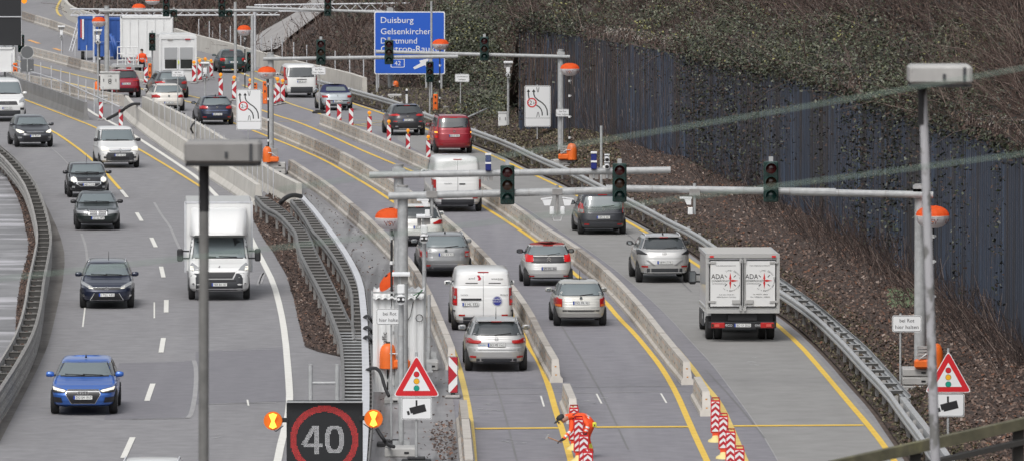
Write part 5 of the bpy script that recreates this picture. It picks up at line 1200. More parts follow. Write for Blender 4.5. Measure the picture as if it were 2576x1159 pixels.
# ---- speed board with lamps at the bottom
def speed_board():
    Y = 165.0; s = opx(Y); p = at(816, 1008, Y); base = Vector((p.x, Y, 0)); t = thing('speed_board', 'black electronic speed board showing a red ring and 40', 'speed sign', base)
    zt = p.z; w = 192/s; h = 205/s; K = .25857/s     # one traced unit in metres
    U = lambda zx, zy: ((zx-698)*K, zt-(zy-575)*K)
    b = B(); b.box((0,.15,zt-h/2),(w,.3,h),mat('led_black',(.012,.013,.015),.5),ch=.02); b.box((0,-.005,zt-.01),(w*1.0,.3,.02),GALV); b.build('housing', t)
    red = mat('led_red', (.5,.03,.03), .4, emit=(1,.08,.08), es=.36); wh = mat('led_white', (.40,.40,.42), .4, emit=(1,1,1), es=.36); off = mat('led_off', (.028,.03,.033), .5)
    rb, wb, ob = B(), B(), B(); st = 11.6; q = 3.3*K
    for i in range(59):
        for j in range(66):
            zx, zy = 360+i*st, 622+j*st; x, z = U(zx, zy); r = math.hypot(zx-695, (zy-950))
            v = [(x-q,-.012,z-q),(x+q,-.012,z-q),(x+q,-.012,z+q),(x-q,-.012,z+q)]
            four = (598 <= zx <= 648 and 815 <= zy <= 1088) or (990 <= zy <= 1018 and 488 <= zx <= 680) or (815 <= zy <= 1000 and abs(zx-(598-(zy-815)*.60+6)) < 24 and zx < 640)
            dx, dy = abs(zx-795), abs(zy-948); oo = max(dx/90, 0)**3+max(dy/138, 0)**3; ii = (dx/44)**3+(dy/98)**3
            if 272 < r < 334: rb.add(v, [(0,1,2,3)], red)
            elif four or (oo <= 1 and ii > 1): wb.add(v, [(0,1,2,3)], wh)
            elif zy < 1275: q2 = q*.6; ob.add([(x-q2,-.008,z-q2),(x+q2,-.008,z-q2),(x+q2,-.008,z+q2),(x-q2,-.008,z+q2)], [(0,1,2,3)], off)
    rb.build('red_ring', t); wb.build('digits', t); ob.build('dark_dots', t)
    for sx, zx, zy in ((-1,198,758),(1,1178,738)):
        x, z = U(zx, zy); b = B(); R = 90*K
        b.lathe([(R,.10),(R*1.02,0),(R,-.03)], mat('lamp_rim',(.75,.16,.01),.4), (x,-.12,z), 24, 'y'); b.lathe([(R*.93,-.04),(R*.6,.03-.12),(R*.05,-.10)], mat('lamp_lit',(.9,.40,.02),.25,emit=(1,.46,.01),es=1.0), (x,-.12,z), 24, 'y')
        vs = [(v[0],-.12-abs(v[1]+.12)*.6-.05,v[2]) for v in b.v]
        b.v = vs; hot = mat('lamp_hot',(1,.6,.1),.3,emit=(1,.58,.04),es=1.05); b.prism([(x-R*.45,z+R*.70),(x,z+R*.88),(x+R*.45,z+R*.70),(x+R*.16,z),(x+R*.42,z-R*.62),(x,z-R*.84),(x-R*.42,z-R*.62),(x-R*.16,z)], hot, -.30, -.29)
        b.build('flasher', t); b = B(); b.box((x-sx*R*1.25,-.02,z),(R*.7,.08,.10),BLK); b.tube([(x+sx*.02,-.1,z-R*.9),(x-sx*.06,-.1,z-R*1.2),(x-sx*R*1.1,-.05,z-R*.6)],.012,BLK); b.build('lamp_arm', t)
    for x in (-w*.35, w*.35): b = B(); b.cyl((x,.15,0),(x,.15,zt-h+.05),.07,GALV); b.build('leg', t)
    fr = thing('support_stand', 'blurred pale steel posts and cross bar standing just above the speed board', 'frame', (g(812,1010).x-.1, 170, 0)); X = T(fr.location)
    for x in (781, 848): b = B(); b.X = X; a = at(x, 915, 170); b.cyl((a.x,170,0),a,.055,GALV,n=8); b.build('post', fr)
    b = B(); b.X = X; b.cyl(at(781,962,170),at(848,962,170),.035,GALV,n=8); b.build('cross_bar', fr)
speed_board()
# ---- things close to the camera: lamp posts, hand rail, wires
SPOT = layered('flaking_paint', [((.34,.34,.36),(.44,.44,.46),1.2,one,.3,.7,5),(.8,(.13,.13,.12),6.0,(1,1,.6),.50,.58,4)], .6)
def lamp_post(head, pole, ytop, ybot, Y, label, m):
    s = opx(Y); x0, x1, yt, yb = head; pt, pb2 = pole; a = at(pt[0], yb, Y); c = at(pb2[0], ybot, Y); d = (a-c); base = c-d*((c.z)/d.z)
    t = thing('lamp_post', label, 'street lamp', base); X = T(base)
    b = B(); b.X = X; b.cyl(base, a, pb2[1]/2/s*1.15, m, pt[1]/2/s, n=16); b.build('pole', t)
    k = B(); k.X = X; k.cyl(a-Vector((0,0,.42 if m is SPOT else .5)), a, pt[1]/2/s*1.06, BLK, n=14); k.build('sleeve', t)
    hc = at((x0+x1)/2, (yt+yb)/2, Y); hm = mat('luminaire_pale',(.40,.395,.385),.6,noise=(3,.12)) if m is SPOT else mat('luminaire_grey',(.24,.235,.23),.6,noise=(3,.12)); b = B(); b.X = X; b.box(hc+Vector((0,-.1,0)),((x1-x0)/s,.55,(yb-yt)/s),hm,ch=.03); b.build('luminaire', t)
    b = B(); b.X = X; b.box(hc+Vector((0,-.1,-(yb-yt)/2/s-.012)),((x1-x0)/s*.97,.5,.03),BLK); b.box(hc+Vector(((x1-x0)/s*.37,-.38,0)),(.03,.02,(yb-yt)/s*.8),DKP); b.box(hc+Vector(((x1-x0)/s*.05,-.38,-.02)),(.03,.02,.06),DKP); b.build('trim', t)
lamp_post((467,659,352,408),((513,24),(512,27)),0,1159,73,'blurred dark grey street lamp with box head at left, close to the viewer',mat('post_grey',(.17,.17,.165),.6,noise=(2,.35)))
lamp_post((2282,2440,162,210),((2320,21),(2352,31)),0,1159,73,'blurred flaking white street lamp with box head at right, close to the viewer',SPOT)
def handrail():
    Y = 82.0; a, c = at(2090,1172,Y), at(2640,1048,Y+2); t = thing('wooden_railing', 'blurred mossy wooden railing crossing the lower right corner', 'railing', a); X = T(a); d = c-a
    WOOD = layered('mossy_wood', [((.07,.068,.045),(.14,.13,.085),1.5,(3,3,3),.3,.7,6),(.7,(.20,.19,.09),2.2,one,.52,.7,5)], .9)
    for off, hh, m, nm in ((0,.125,WOOD,'top_rail'),(-.215,.06,mat('lower_rail_dark',(.045,.043,.04),.8),'lower_rail')):
        b = B(); b.X = X; mid = (a+c)/2+Vector((0,0,off)); b.box(mid,(d.length,.10,hh),m,rz=math.atan2(d.y,d.x),ry=-math.asin(d.z/d.length)); b.build(nm, t)
    for x in (2300, 2560):
        f = (x-2090)/550; q = a.lerp(c, f); b = B(); b.X = X; b.box((q.x,q.y+.1,q.z-1.0),(.13,.1,2.0),mat('rail_post_dark',(.035,.033,.03),.85)); b.build('post', t)
handrail()
for (p, q), lab in ((((700,478),(2700,149)),'upper thin wire crossing close to the viewer, a soft pale streak'),(((-100,712),(2700,370)),'lower thin wire crossing close to the viewer, a soft pale streak')):
    b = B(); b.tube([at(p[0]+(q[0]-p[0])*i/16, p[1]+(q[1]-p[1])*i/16+ (10*math.sin(i/16*PI)), 30) for i in range(17)], .0036, mat('wire',(.22,.30,.25),.6), 6); tag(b.build('overhead_wire'), lab, 'wire', 'wires close to the viewer')
# ================================================================ vehicles
# body tables: z, distance of tail from rear end, distance of nose from front end, half width fraction, superellipse power
TAB = {
 'hatch': (1.47, [(.24,.22,.22,.90,4),(.30,.08,.08,.955,5),(.42,.02,.02,.985,5),(.58,0,0,1,5),(.68,.03,.05,1,5),(.76,.05,.18,.995,5),(.84,.07,.45,.985,5),(.92,.10,.85,.97,5),(.97,.14,1.08,.95,5),(1.10,.25,1.30,.89,5),(1.25,.40,1.58,.82,4.5),(1.36,.54,1.85,.755,4.2),(1.42,.68,2.10,.69,4),(1.455,.95,2.5,.58,3.5),(1.47,1.5,2.9,.30,3)]),
 'estate': (1.48, [(.24,.22,.22,.90,4),(.30,.08,.08,.955,5),(.42,.02,.02,.985,5),(.58,0,0,1,5),(.70,.03,.05,1,5),(.78,.05,.20,.995,5),(.86,.06,.50,.985,5),(.93,.09,.90,.97,5),(.98,.12,1.15,.95,5),(1.10,.21,1.36,.90,5.5),(1.25,.35,1.62,.83,5.5),(1.37,.48,1.88,.765,5),(1.43,.58,2.10,.70,4.5),(1.465,.80,2.5,.60,4),(1.48,1.4,2.9,.30,3)]),
 'suv': (1.62, [(.30,.24,.24,.92,4),(.36,.08,.08,.96,5),(.50,.02,.02,.99,5),(.66,0,0,1,5),(.80,.03,.05,1,5),(.90,.05,.18,.995,5),(.98,.08,.45,.985,5),(1.05,.12,.85,.97,5),(1.10,.17,1.08,.95,5),(1.22,.30,1.30,.89,5),(1.38,.47,1.58,.82,5),(1.50,.58,1.85,.755,4.5),(1.56,.68,2.10,.69,4),(1.60,.95,2.5,.58,3.8),(1.62,1.5,2.9,.30,3)]),
 'mpv': (1.80, [(.26,.20,.20,.92,5),(.34,.06,.06,.965,6),(.50,.0,.02,.99,6),(.66,0,0,1,6),(.84,.02,.05,1,6),(.94,.03,.22,.995,6),(1.02,.05,.55,.985,6),(1.10,.07,.85,.97,6),(1.16,.09,1.05,.955,6),(1.30,.14,1.25,.925,6),(1.50,.22,1.50,.885,6),(1.66,.30,1.74,.845,6),(1.74,.38,1.95,.80,5.5),(1.785,.6,2.3,.70,5),(1.80,1.2,2.8,.35,3)]),
 'van': (1.95, [(.26,.16,.22,.92,6),(.34,.05,.07,.965,7),(.52,0,.02,.99,8),(.75,0,0,1,8),(.92,.01,.08,1,8),(1.05,.02,.36,.995,8),(1.15,.03,.68,.985,8),(1.22,.04,.90,.975,8),(1.40,.07,1.12,.95,8),(1.62,.11,1.36,.915,8),(1.80,.16,1.60,.88,7),(1.88,.22,1.80,.84,6),(1.93,.36,2.1,.76,5),(1.95,.8,2.5,.5,4)]),
 'sedan': (1.42, [(.24,.25,.22,.90,4),(.30,.08,.08,.955,5),(.42,.02,.02,.985,6),(.56,0,0,1,6),(.66,.03,.04,1,6),(.76,.05,.10,.995,6),(.84,.07,.40,.985,6),(.90,.10,.90,.975,6),(.94,.30,1.20,.96,6),(.98,.55,1.35,.94,6),(1.12,.85,1.58,.87,5),(1.26,1.12,1.85,.80,4.5),(1.34,1.32,2.08,.74,4),(1.40,1.65,2.45,.62,3.5),(1.42,2.0,2.8,.32,3)]),
 'mini': (1.41, [(.24,.22,.22,.91,4),(.30,.08,.08,.96,5),(.42,.02,.02,.985,5),(.56,0,0,1,5),(.70,.03,.03,1,5),(.80,.05,.12,.99,4.5),(.87,.07,.30,.97,4.5),(.93,.10,.75,.95,5),(.97,.14,1.02,.935,5),(1.10,.24,1.16,.90,5),(1.24,.36,1.34,.86,5),(1.33,.46,1.55,.82,4.5),(1.38,.58,1.8,.75,4),(1.40,.80,2.1,.66,3.5),(1.41,1.3,2.4,.32,3)]),
}
class Body:
    def __init__(s, kind, L, W, Hh):
        h0, t = TAB[kind]; s.L, s.W, s.H = L, W, Hh; k = Hh/h0; s.k = k
        a = np.array(t, float); z = a[:, 0]*k; zz = np.unique(np.concatenate([np.linspace(z[0], z[-1], 44), z])); s.z = zz
        f = lambda c: np.interp(zz, z, c)
        sm = lambda v: np.concatenate([v[:1], (v[:-2]+2*v[1:-1]+v[2:])/4, v[-1:]])
        s.yr, s.yf, s.w, s.n = sm(f(a[:,1])), sm(L-f(a[:,2])), sm(f(a[:,3]))*W/2, f(a[:,4])
    def par(s, z): return [float(np.interp(z, s.z, v)) for v in (s.yr, s.yf, s.w, s.n)]
    def at(s, which, u, z):
        yr, yf, w, n = s.par(z); yc, a = (yr+yf)/2, (yf-yr)/2
        if which == 'side': q = min(abs((u-yc)/a), .999); return Vector((w*(1-q**n)**(1/n), u, z))
        q = min(abs(u/w), .999); d = a*(1-q**n)**(1/n); return Vector((u, yc-d if which == 'rear' else yc+d, z))
    def mesh(s, b, m, z0=0, z1=9, N=44, cap=True):
        ks = [i for i in range(len(s.z)) if z0-1e-6 <= s.z[i] <= z1+1e-6]; vs = []
        for i in ks:
            yr, yf, w, n = s.yr[i], s.yf[i], s.w[i], s.n[i]; yc, a = (yr+yf)/2, (yf-yr)/2
            for t in range(N):
                # denser samples round the corners
                th = 2*PI*(t+.5)/N; c, q = math.cos(th), math.sin(th)
                vs.append((w*math.copysign(abs(c)**(2/n), c), yc+a*math.copysign(abs(q)**(2/n), q), s.z[i]))
        fs = [(j*N+t, j*N+(t+1) % N, (j+1)*N+(t+1) % N, (j+1)*N+t) for j in range(len(ks)-1) for t in range(N)]
        fs += [tuple(range((len(ks)-1)*N, len(ks)*N)), tuple(range(N-1, -1, -1))]
        return b.add(vs, fs, m, True)
    def patch(s, b, which, poly, m, eps=.008, nr=9, nc=8, sgn=1, smooth=True):
        zs = [p[1] for p in poly]; z0, z1 = min(zs)+1e-4, max(zs)-1e-4; P = []
        for i in range(nr):
            z = z0+(z1-z0)*i/(nr-1); xs = []
            for (xa, za), (xb, zb) in zip(poly, poly[1:]+poly[:1]):
                if (za-z)*(zb-z) <= 0 and za != zb: xs.append(xa+(xb-xa)*(z-za)/(zb-za))
            x0, x1 = min(xs), max(xs)
            for j in range(nc):
                u = x0+(x1-x0)*j/(nc-1); p = s.at(which, u, z)
                du = s.at(which, u+.004, z)-s.at(which, u-.004, z); dz = s.at(which, u, min(z+.01, s.z[-1]))-s.at(which, u, z-.01)
                nn = du.cross(dz)
                if nn.length < 1e-9: nn = Vector((0,-1,0))
                nn.normalize(); ref = Vector((0,-1,.3)) if which == 'rear' else (Vector((0,1,.3)) if which == 'front' else Vector((1,0,.2)))
                if nn.dot(ref) < 0: nn = -nn
                p = p+nn*eps; P.append((p.x*sgn, p.y, p.z))
        b.add(P, [(i*nc+j, i*nc+j+1, (i+1)*nc+j+1, (i+1)*nc+j) for i in range(nr-1) for j in range(nc-1)], m, smooth); return b
def mir(p): return [(-x, z) for x, z in p]
def paint(name, c, metal=0.0, rough=.32): return mat('paint_'+name, c, rough, metal, .5, coat=.7)
_wheel = {}
def wheel_mesh(r):
    k = round(r, 2)
    if k not in _wheel:
        b = B(); b.lathe([(r*.6,-.11),(r*.93,-.11),(r,-.08),(r,.08),(r*.93,.11),(r*.6,.11)], TYRE, n=20, ax='x'); t = b.mesh('tyre')
        b = B(); b.lathe([(r*.05,-.105),(r*.5,-.09),(r*.63,-.115),(r*.63,.115),(r*.5,.09),(r*.05,.105)], RIM, n=18, ax='x')
        for i in range(5):
            a = i*2*PI/5
            for sx in (-1,1): b.box((sx*.098,r*.4*math.cos(a+.6),r*.4*math.sin(a+.6)),(.012,r*.2,r*.2),BLK,rx=a+.6)
        _wheel[k] = (t, b.mesh('rim'))
    return _wheel[k]
def add_wheels(t, W, ya, yb, r=.32, inset=.11):
    tm, rm = wheel_mesh(r)
    for y in (ya, yb):
        for sx in (-1, 1):
            o = bpy.data.objects.new('wheel', None); C.objects.link(o); o.parent = t; o.location = (sx*(W/2-inset+.012), y, r)
            for me, nm in ((tm,'tyre'),(rm,'rim')): q = bpy.data.objects.new(nm, me); C.objects.link(q); q.parent = o
def plate(t, txt, y, z, w=.52, face=-1, x=0, col=None):
    b = B(); X = Matrix.Translation((x, y, z)) @ (Matrix.Identity(4) if face < 0 else Matrix.Rotation(PI, 4, 'Z')); b.X = X
    b.prism(rrect(w,.115,.012), INK, -.006, .01); b.prism(rrect(w-.012,.105,.01), col or PLATE, -.010, -.006); b.prism([(-w/2+.004,.05),(-w/2+.05,.05),(-w/2+.05,-.05),(-w/2+.004,-.05)], PBLUE, -.012, -.010)
    b.text(txt, .072, INK, (.022,-.014,0), width=w*.80); b.build('number_plate', t)
def emblem(t, kind, y, z, face=-1, r=.055):
    b = B(); b.X = Matrix.Translation((0, y, z)) @ (Matrix.Identity(4) if face < 0 else Matrix.Rotation(PI, 4, 'Z'))
    if kind == 'ring': ring(b, r*.8, r, CHROME, -.012, 0); stroke(b, [(-r*.6,r*.5),(-r*.2,-r*.5),(0,0),(r*.2,-r*.5),(r*.6,r*.5)], r*.16, CHROME, -.012)
    elif kind == 'rings4':
        for i in range(4): ring(b, r*.72, r, CHROME, -.012, 0, (i-1.5)*r*1.35)
    elif kind == 'diamond': stroke(b, [(0,r*1.2),(r*.75,0),(0,-r*1.2),(-r*.75,0)], r*.36, CHROME, -.012, True)
    elif kind == 'chevrons':
        for z2 in (0, .07): stroke(b, [(-r*1.1,z2-r*.6),(0,z2+r*.5),(r*1.1,z2-r*.6)], r*.42, CHROME, -.012)
    elif kind == 'ellipses':
        for a, c in ((1.25,.85),(.5,.8)): stroke(b, [(r*a*math.cos(i*PI/8),r*c*math.sin(i*PI/8)) for i in range(16)], r*.2, CHROME, -.012, True)
        stroke(b, [(r*.8*math.cos(i*PI/8),r*.4+r*.35*math.sin(i*PI/8)) for i in range(16)], r*.18, CHROME, -.012, True)
    elif kind == 'wings': b.prism([(-r*2,0),(-r,.5*r),(r,.5*r),(2*r,0),(r,-.5*r),(-r,-.5*r)], CHROME, -.012, 0)
    elif kind == 'disc': b.prism(disc(r, 16), mat('badge_dark',(.1,.12,.12),.3), -.01, 0); ring(b, r*.82, r, CHROME, -.014, 0)
    elif kind == 'oval': stroke(b, [(r*1.5*math.cos(i*PI/8),r*.8*math.sin(i*PI/8)) for i in range(16)], r*.22, CHROME, -.012, True); stroke(b, [(-.5*r,-.5*r),(-.2*r,.5*r),(.2*r,-.5*r),(.5*r,.5*r)], r*.2, CHROME, -.012)
    elif kind == 'star':
        for a in (90, 210, 330): stroke(b, [(0,0),(r*math.cos(math.radians(a)),r*math.sin(math.radians(a)))], r*.2, CHROME, -.012)
        ring(b, r*.86, r, CHROME, -.012, 0)
    elif kind == 'lion': b.prism([(-.3*r,-r),(-.1*r,0),(-.7*r,.3*r),(-.2*r,.4*r),(0,r),(.5*r,.6*r),(.3*r,0),(.7*r,-.9*r),(.1*r,-.3*r)][::-1], CHROME, -.012, 0)
    b.build('emblem', t)
LANES = {k: smooth_line(G(v), 2) for k, v in YL.items()}
LANES['L'] = smooth_line(G([(150,225),(225,282),(344,346),(507,455),(555,504),(628,593),(662,660),(688,712),(706,779),(717,845),(726,950),(729,1007),(716,1080),(698,1159),(672,1260)]), 2)
LANES['B'] = smooth_line(G([(150,190),(245,208),(340,226),(420,246),(560,285),(688,350)]), 1)
def heading(p, lane):
    q = LANES[lane]; i = min(range(len(q)), key=lambda k: (q[k]-p).length); d = q[min(i+2, len(q)-1)]-q[max(i-2, 0)]
    return math.atan2(-d.x, d.y) if d.y > 0 else math.atan2(d.x, -d.y)
def vehicle(name, label, cat, kind, x, y, lane, front, L, W, Hh, col, D, group=None, turn=0.0):
    """x, y: where the middle between the near pair of tyres meets the road. front: nose towards the viewer"""
    bd = Body(kind, L, W, Hh); k = bd.k; hw = W/2; ra, fa = D.get('axles', (.82, L-.86)); r = D.get('r', .32)
    p = g(x, y); rz = heading(p, lane)+turn
    near = fa if front else ra
    if front: rz += PI
    off = Matrix.Rotation(rz, 3, 'Z') @ Vector((0, near, 0)); t = thing(name, label, cat, (p.x-off.x, p.y-off.y, .012), rz, group)
    zs = D.get('split'); b = B()
    bd.mesh(b, col, 0, zs or 9); b.build('body', t)
    if zs: b = B(); bd.mesh(b, D['top'], zs-.02, 9); b.build(D.get('topname', 'roof'), t)
    Z = lambda v: v*k
    h0 = TAB[kind][0]
    # wheel arches and sill
    for sx in (-1, 1):
        b = B()
        for ya in (ra, fa): bd.patch(b, 'side', [(ya+(r+.06)*math.cos(a*PI/8), max(bd.z[0]+.002, r+(r+.06)*math.sin(a*PI/8))) for a in range(16)], BLKP, .004, 7, 8, sx)
        b.build('wheel_arch', t)
    add_wheels(t, W, ra, fa, r)
    belt, top = D.get('belt', {'van': (1.24,1.80),'mpv': (1.18,1.68),'suv': (1.12,1.51),'estate': (1.0,1.38),'sedan': (.98,1.33),'mini': (.97,1.34)}.get(kind, (.99,1.36)))
    belt, top = Z(belt), Z(top)
    yr0, yf0, _, _ = bd.par(belt); yr1, yf1, _, _ = bd.par(top)
    gs = D.get('glass', GLASS)
    for sx in (-1, 1):          # side windows: three panes
        spans = D.get('panes', ((.10,.36),(.38,.64),(.66,.93)))
        if D.get('panel'): spans = ((.70,.93),)
        if D.get('nosides'): spans = ()
        for a, c in spans:
            b = B(); bd.patch(b, 'side', [(yr0+(yf0-yr0)*a, belt+.02),(yr0+(yf0-yr0)*c, belt+.02),(yr1+(yf1-yr1)*c, top),(yr1+(yf1-yr1)*a, top)], gs, .006, 6, 6, sx); b.build('side_window', t)
        b = B(); bd.patch(b, 'side', [(ra+r+.05,bd.z[0]+.02),(fa-r-.05,bd.z[0]+.02),(fa-r-.05,.36),(ra+r+.05,.36)], D.get('sill', BLKP), .006, 3, 6, sx); b.build('sill', t)
        b = B(); ym = yf0-.32; m = D.get('mirror', col)
        b.lathe([(.001,-.11),(.05,-.10),(.07,-.03),(.07,.06),(.05,.11),(.001,.12)], m, (sx*(hw*.95+.10),ym,belt+.06), 10, 'x', 1.0, 1.15)
        b.box((sx*(hw*.95),ym,belt+.03),(.12,.05,.05),BLKP); b.box((sx*(hw*.95+.10),ym-.075,belt+.06),(.13,.012,.09),mat('mirror_glass',(.35,.38,.4),.05,.9)); b.build('mirror', t)
    # glass to front and rear
    ww = lambda z: bd.par(z)[2]
    if not D.get('norear'):
        a0, a1 = D.get('rw', (belt+.03*k, top-.0*k)); f0, f1 = D.get('rwf', (.86,.86)); b = B()
        bd.patch(b, 'rear', [(-ww(a0)*f0-.012,a0-.015),(ww(a0)*f0+.012,a0-.015),(ww(a1)*f1+.012,a1+.015),(-ww(a1)*f1-.012,a1+.015)], BLKP, .006, 9, 12)
        b.build('window_seal', t); b = B(); bd.patch(b, 'rear', [(-ww(a0)*f0,a0+.01),(-ww(a0)*f0*.92,a0),(ww(a0)*f0*.92,a0),(ww(a0)*f0,a0+.01),(ww(a1)*f1,a1-.02),(ww(a1)*f1*.92,a1),(-ww(a1)*f1*.92,a1),(-ww(a1)*f1,a1-.02)], D.get('rearglass', gs), .011, 11, 12); b.build('rear_window', t)
    w0, w1 = D.get('ws', (belt+.01, top+.0)); b = B()
    bd.patch(b, 'front', [(-ww(w0)*.90,w0),(ww(w0)*.90,w0),(ww(w1)*.88,w1),(-ww(w1)*.88,w1)], BLKP, .006, 13, 14); b.build('window_seal', t)
    b = B(); bd.patch(b, 'front', [(-ww(w0)*.865,w0+.025),(ww(w0)*.865,w0+.025),(ww(w1)*.845,w1-.02),(-ww(w1)*.845,w1-.02)], D.get('frontglass', GLASS_L), .012, 13, 14); b.build('windscreen', t)
    if front:
        b = B()
        for x0, x1 in ((-.55,.05),(.0,.6)): q = [bd.at('front', x0*hw, w0+.03)+Vector((0,.02,.015)), bd.at('front', x1*hw, w0+.05)+Vector((0,.02,.02))]; b.tube(q, .012, BLK, 5)
        b.build('wiper', t)
    elif D.get('wiper', True) and not D.get('norear'):
        a0 = D.get('rw', (belt+.03*k, top))[0]; b = B(); q = [bd.at('rear', -.05*hw, a0-.0)+Vector((0,-.02,.0)), bd.at('rear', .48*hw, a0+.05)+Vector((0,-.02,.0))]; b.tube(q, .014, BLK, 5); b.build('wiper', t)
    def S(nm, polys, m, where, eps=.012, mirror=True, nr=7, nc=8):
        for sx in ((1,-1) if mirror else (1,)):
            b = B()
            for P in polys:
                P = [(xx*hw*sx, zz) for xx, zz in P]; bd.patch(b, where, P, m, eps, nr, nc)
            b.build(nm, t)
    def R(x0, x1, z0, z1): return [(x0,z0),(x1,z0),(x1,z1),(x0,z1)]
    for it in D.get('bits', []):       # (name, polys, material, where, eps, mirrored)
        S(*it)
    if 'plate' in D:
        txt, z, xo = D['plate'][:3]; z *= 1; w = D['plate'][3] if len(D['plate']) > 3 else .52
        q = bd.at('front' if front else 'rear', xo, z); plate(t, txt, q.y+(.025 if front else -.025), z, w, 1 if front else -1, xo, D.get('platecol'))
    if 'emblem' in D: kd, z, rr = D['emblem']; q = bd.at('front' if front else 'rear', 0, z); emblem(t, kd, q.y+(.02 if front else -.02), z, 1 if front else -1, rr)
    if D.get('rails'):
        for sx in (-1, 1):
            b = B(); ys = np.linspace(yr1+.25, yf1-.35, 9); zt = Hh-.055; b.tube([(sx*ww(zt)*.97, y_, zt+.05*(1-((i-4)/4)**6)) for i, y_ in enumerate(ys)], .022, D['rails'], 6); b.build('roof_rail', t)
    if D.get('aerial'): b = B(); ay = yr1+.35 if not D.get('faerial') else yf1-.3; b.cyl((D.get('ax', 0),ay,Hh-.01),(D.get('ax', 0),ay-(.10 if D['aerial'] > .15 else .05),Hh+D['aerial']),.014 if D['aerial'] > .15 else .035,BLK,.006,6); b.build('aerial', t)
    if D.get('spoiler'):
        z = top+.05*k; q = bd.at('rear', 0, z); b = B(); b.box((0,q.y-.02,z+.01),(ww(z)*1.75,.20,.035),D['spoiler'],ch=.015); b.box((0,q.y-.125,z+.0),(.30,.012,.022),REDL); b.build('spoiler', t)
    if D.get('brake'): z = D['brake']; q = bd.at('rear', 0, z); b = B(); b.box((0,q.y-.012,z),(.34,.03,.03),D.get('brakem', REDL)); b.build('brake_light', t)
    for tx, size, m_, z, xx in D.get('text', []):
        q = bd.at('front' if front else 'rear', xx, z); b = B(); b.X = Matrix.Translation((xx, q.y+(.014 if front else -.014), z)) @ (Matrix.Rotation(PI, 4, 'Z') if front else Matrix.Identity(4)); b.text(tx, size, m_, (0,0,0)); b.build('lettering', t)
    D['_bd'] = bd; return t
def R(x0, x1, z0, z1): return [(x0,z0),(x1,z0),(x1,z1),(x0,z1)]
def rear_std(bump=(.30,.42), m=None, refl=True, lip=True):
    o = [('bumper', [R(-.90,.90,*bump)], m or DKP, 'rear', .010, False)]
    if refl: o.append(('reflector', [R(.60,.80,bump[1]+.03,bump[1]+.08)], REDL, 'rear', .014, True))
    return o
PW, PG = WPAINT, None
WHITEC = paint('white', (.72,.725,.72)); SILV = paint('silver', (.50,.50,.495), .45, .35); SILVG = paint('warm_silver', (.52,.515,.48), .35, .35); GREYM = paint('grey_metal', (.26,.265,.27), .4, .35); CHARC = paint('charcoal', (.05,.053,.062), .3, .3)
BLACKC = paint('black', (.014,.015,.018), .1, .25); NAVY = paint('navy', (.014,.02,.045), .25, .28); DGREEN = paint('dark_green', (.008,.035,.034), .2, .3); DKGR2 = paint('green_black', (.018,.026,.024), .2, .3); BLUEP = paint('vivid_blue', (.045,.15,.52), .35, .3)
REDC = paint('wine_red', (.30,.018,.032), .2, .35); CREAM = paint('cream', (.66,.63,.58)); SILBL = paint('blue_silver', (.42,.46,.49), .4, .35); DKGREY = paint('dark_grey', (.075,.078,.085), .3, .3)
CARG = 'cars on the right carriageway'; LEFG = 'cars on the left carriageway'
# ---- driving away, right carriageway
vehicle('parked_car'.replace('parked_', ''), 'dark green hatchback with lit tail lights driving past the white cabin', 'car', 'hatch', 584, 184, 5, False, 4.15, 1.74, 1.44, DGREEN, dict(
  bits=rear_std((.26,.34))+[('tail_light', [R(.60,.90,.74,.92)], REDO, 'rear', .012, True),('indicator', [R(.62,.80,.76,.82)], LENS_D[1], 'rear', .016, True),('trim', [R(-.92,.92,.50,.54)], BLKP, 'rear', .012, False)], plate=('HER GK 41', .68, 0), emblem=('ring', .87, .05), brake=1.39, brakem=REDO, mirror=DGREEN), CARG)
vehicle('van', 'white people carrier with black tailgate window beside the pale ramp wall', 'van', 'van', 755, 246, 5, False, 4.75, 1.90, 1.90, WHITEC, dict(belt=(1.18,1.74), rwf=(.90,.90), rearglass=GLASS,
  bits=rear_std((.28,.62),DKP,False)+[('tail_light', [[(.84,.72),(.985,.72),(.985,1.72),(.90,1.72),(.90,1.2),(.84,1.1)]], REDL, 'rear', .012, True),('indicator', [R(.86,.96,.80,1.0)], WHL, 'rear', .016, True),('grip', [R(-.30,.30,1.02,1.06)], BLKP, 'rear', .014, False)], plate=('HER UR 112', .92, 0), text=[('m', .06, INK, .66, -.5)] and []), CARG)
vehicle('convertible', 'silver convertible with closed dark blue fabric top', 'car', 'sedan', 845, 278, 5, False, 4.15, 1.70, 1.38, SILBL, dict(split=.955, top=mat('blue_canvas', (.018,.022,.075), .85), topname='soft_top', belt=(1.0,1.30), rw=(1.04,1.24), rwf=(.72,.74), rearglass=GLASS_L, glass=GLASS, panes=((.42,.90),), wiper=False,
  bits=rear_std((.26,.36),DKP)+[('tail_light', [R(.62,.95,.70,.82)], REDL, 'rear', .012, True),('trim', [R(-.93,.93,.53,.57)], BLKP, 'rear', .012, False)], plate=('HER J 306', .50, 0), emblem=('lion', .80, .05)), CARG)
vehicle('car', 'dark grey estate with red tail lights waiting behind the cream estate far left', 'car', 'estate', 431, 247, 'B', False, 4.9, 1.86, 1.50, DKGREY, dict(rails=GALV_B, rearglass=GLASS_L,
  bits=rear_std((.26,.44),BLKP)+[('tail_light', [[(.50,.80),(.97,.76),(.97,.96),(.72,.97),(.50,.90)]], REDL, 'rear', .012, True)], plate=('BO HK 77', .74, 0)), CARG)
vehicle('car', 'cream white estate with pale tailgate glass, lowest of the far left group', 'car', 'estate', 421, 280, 'B', False, 4.6, 1.80, 1.47, CREAM, dict(rails=BLK, rearglass=GLASS_L,
  bits=rear_std((.25,.34),BLKP,False)+[('tail_light', [[(.52,.74),(.96,.70),(.96,.90),(.75,.92),(.52,.84)]], REDL, 'rear', .012, True)], plate=('ST IB 508', .48, 0), emblem=('disc', .84, .05)), CARG)
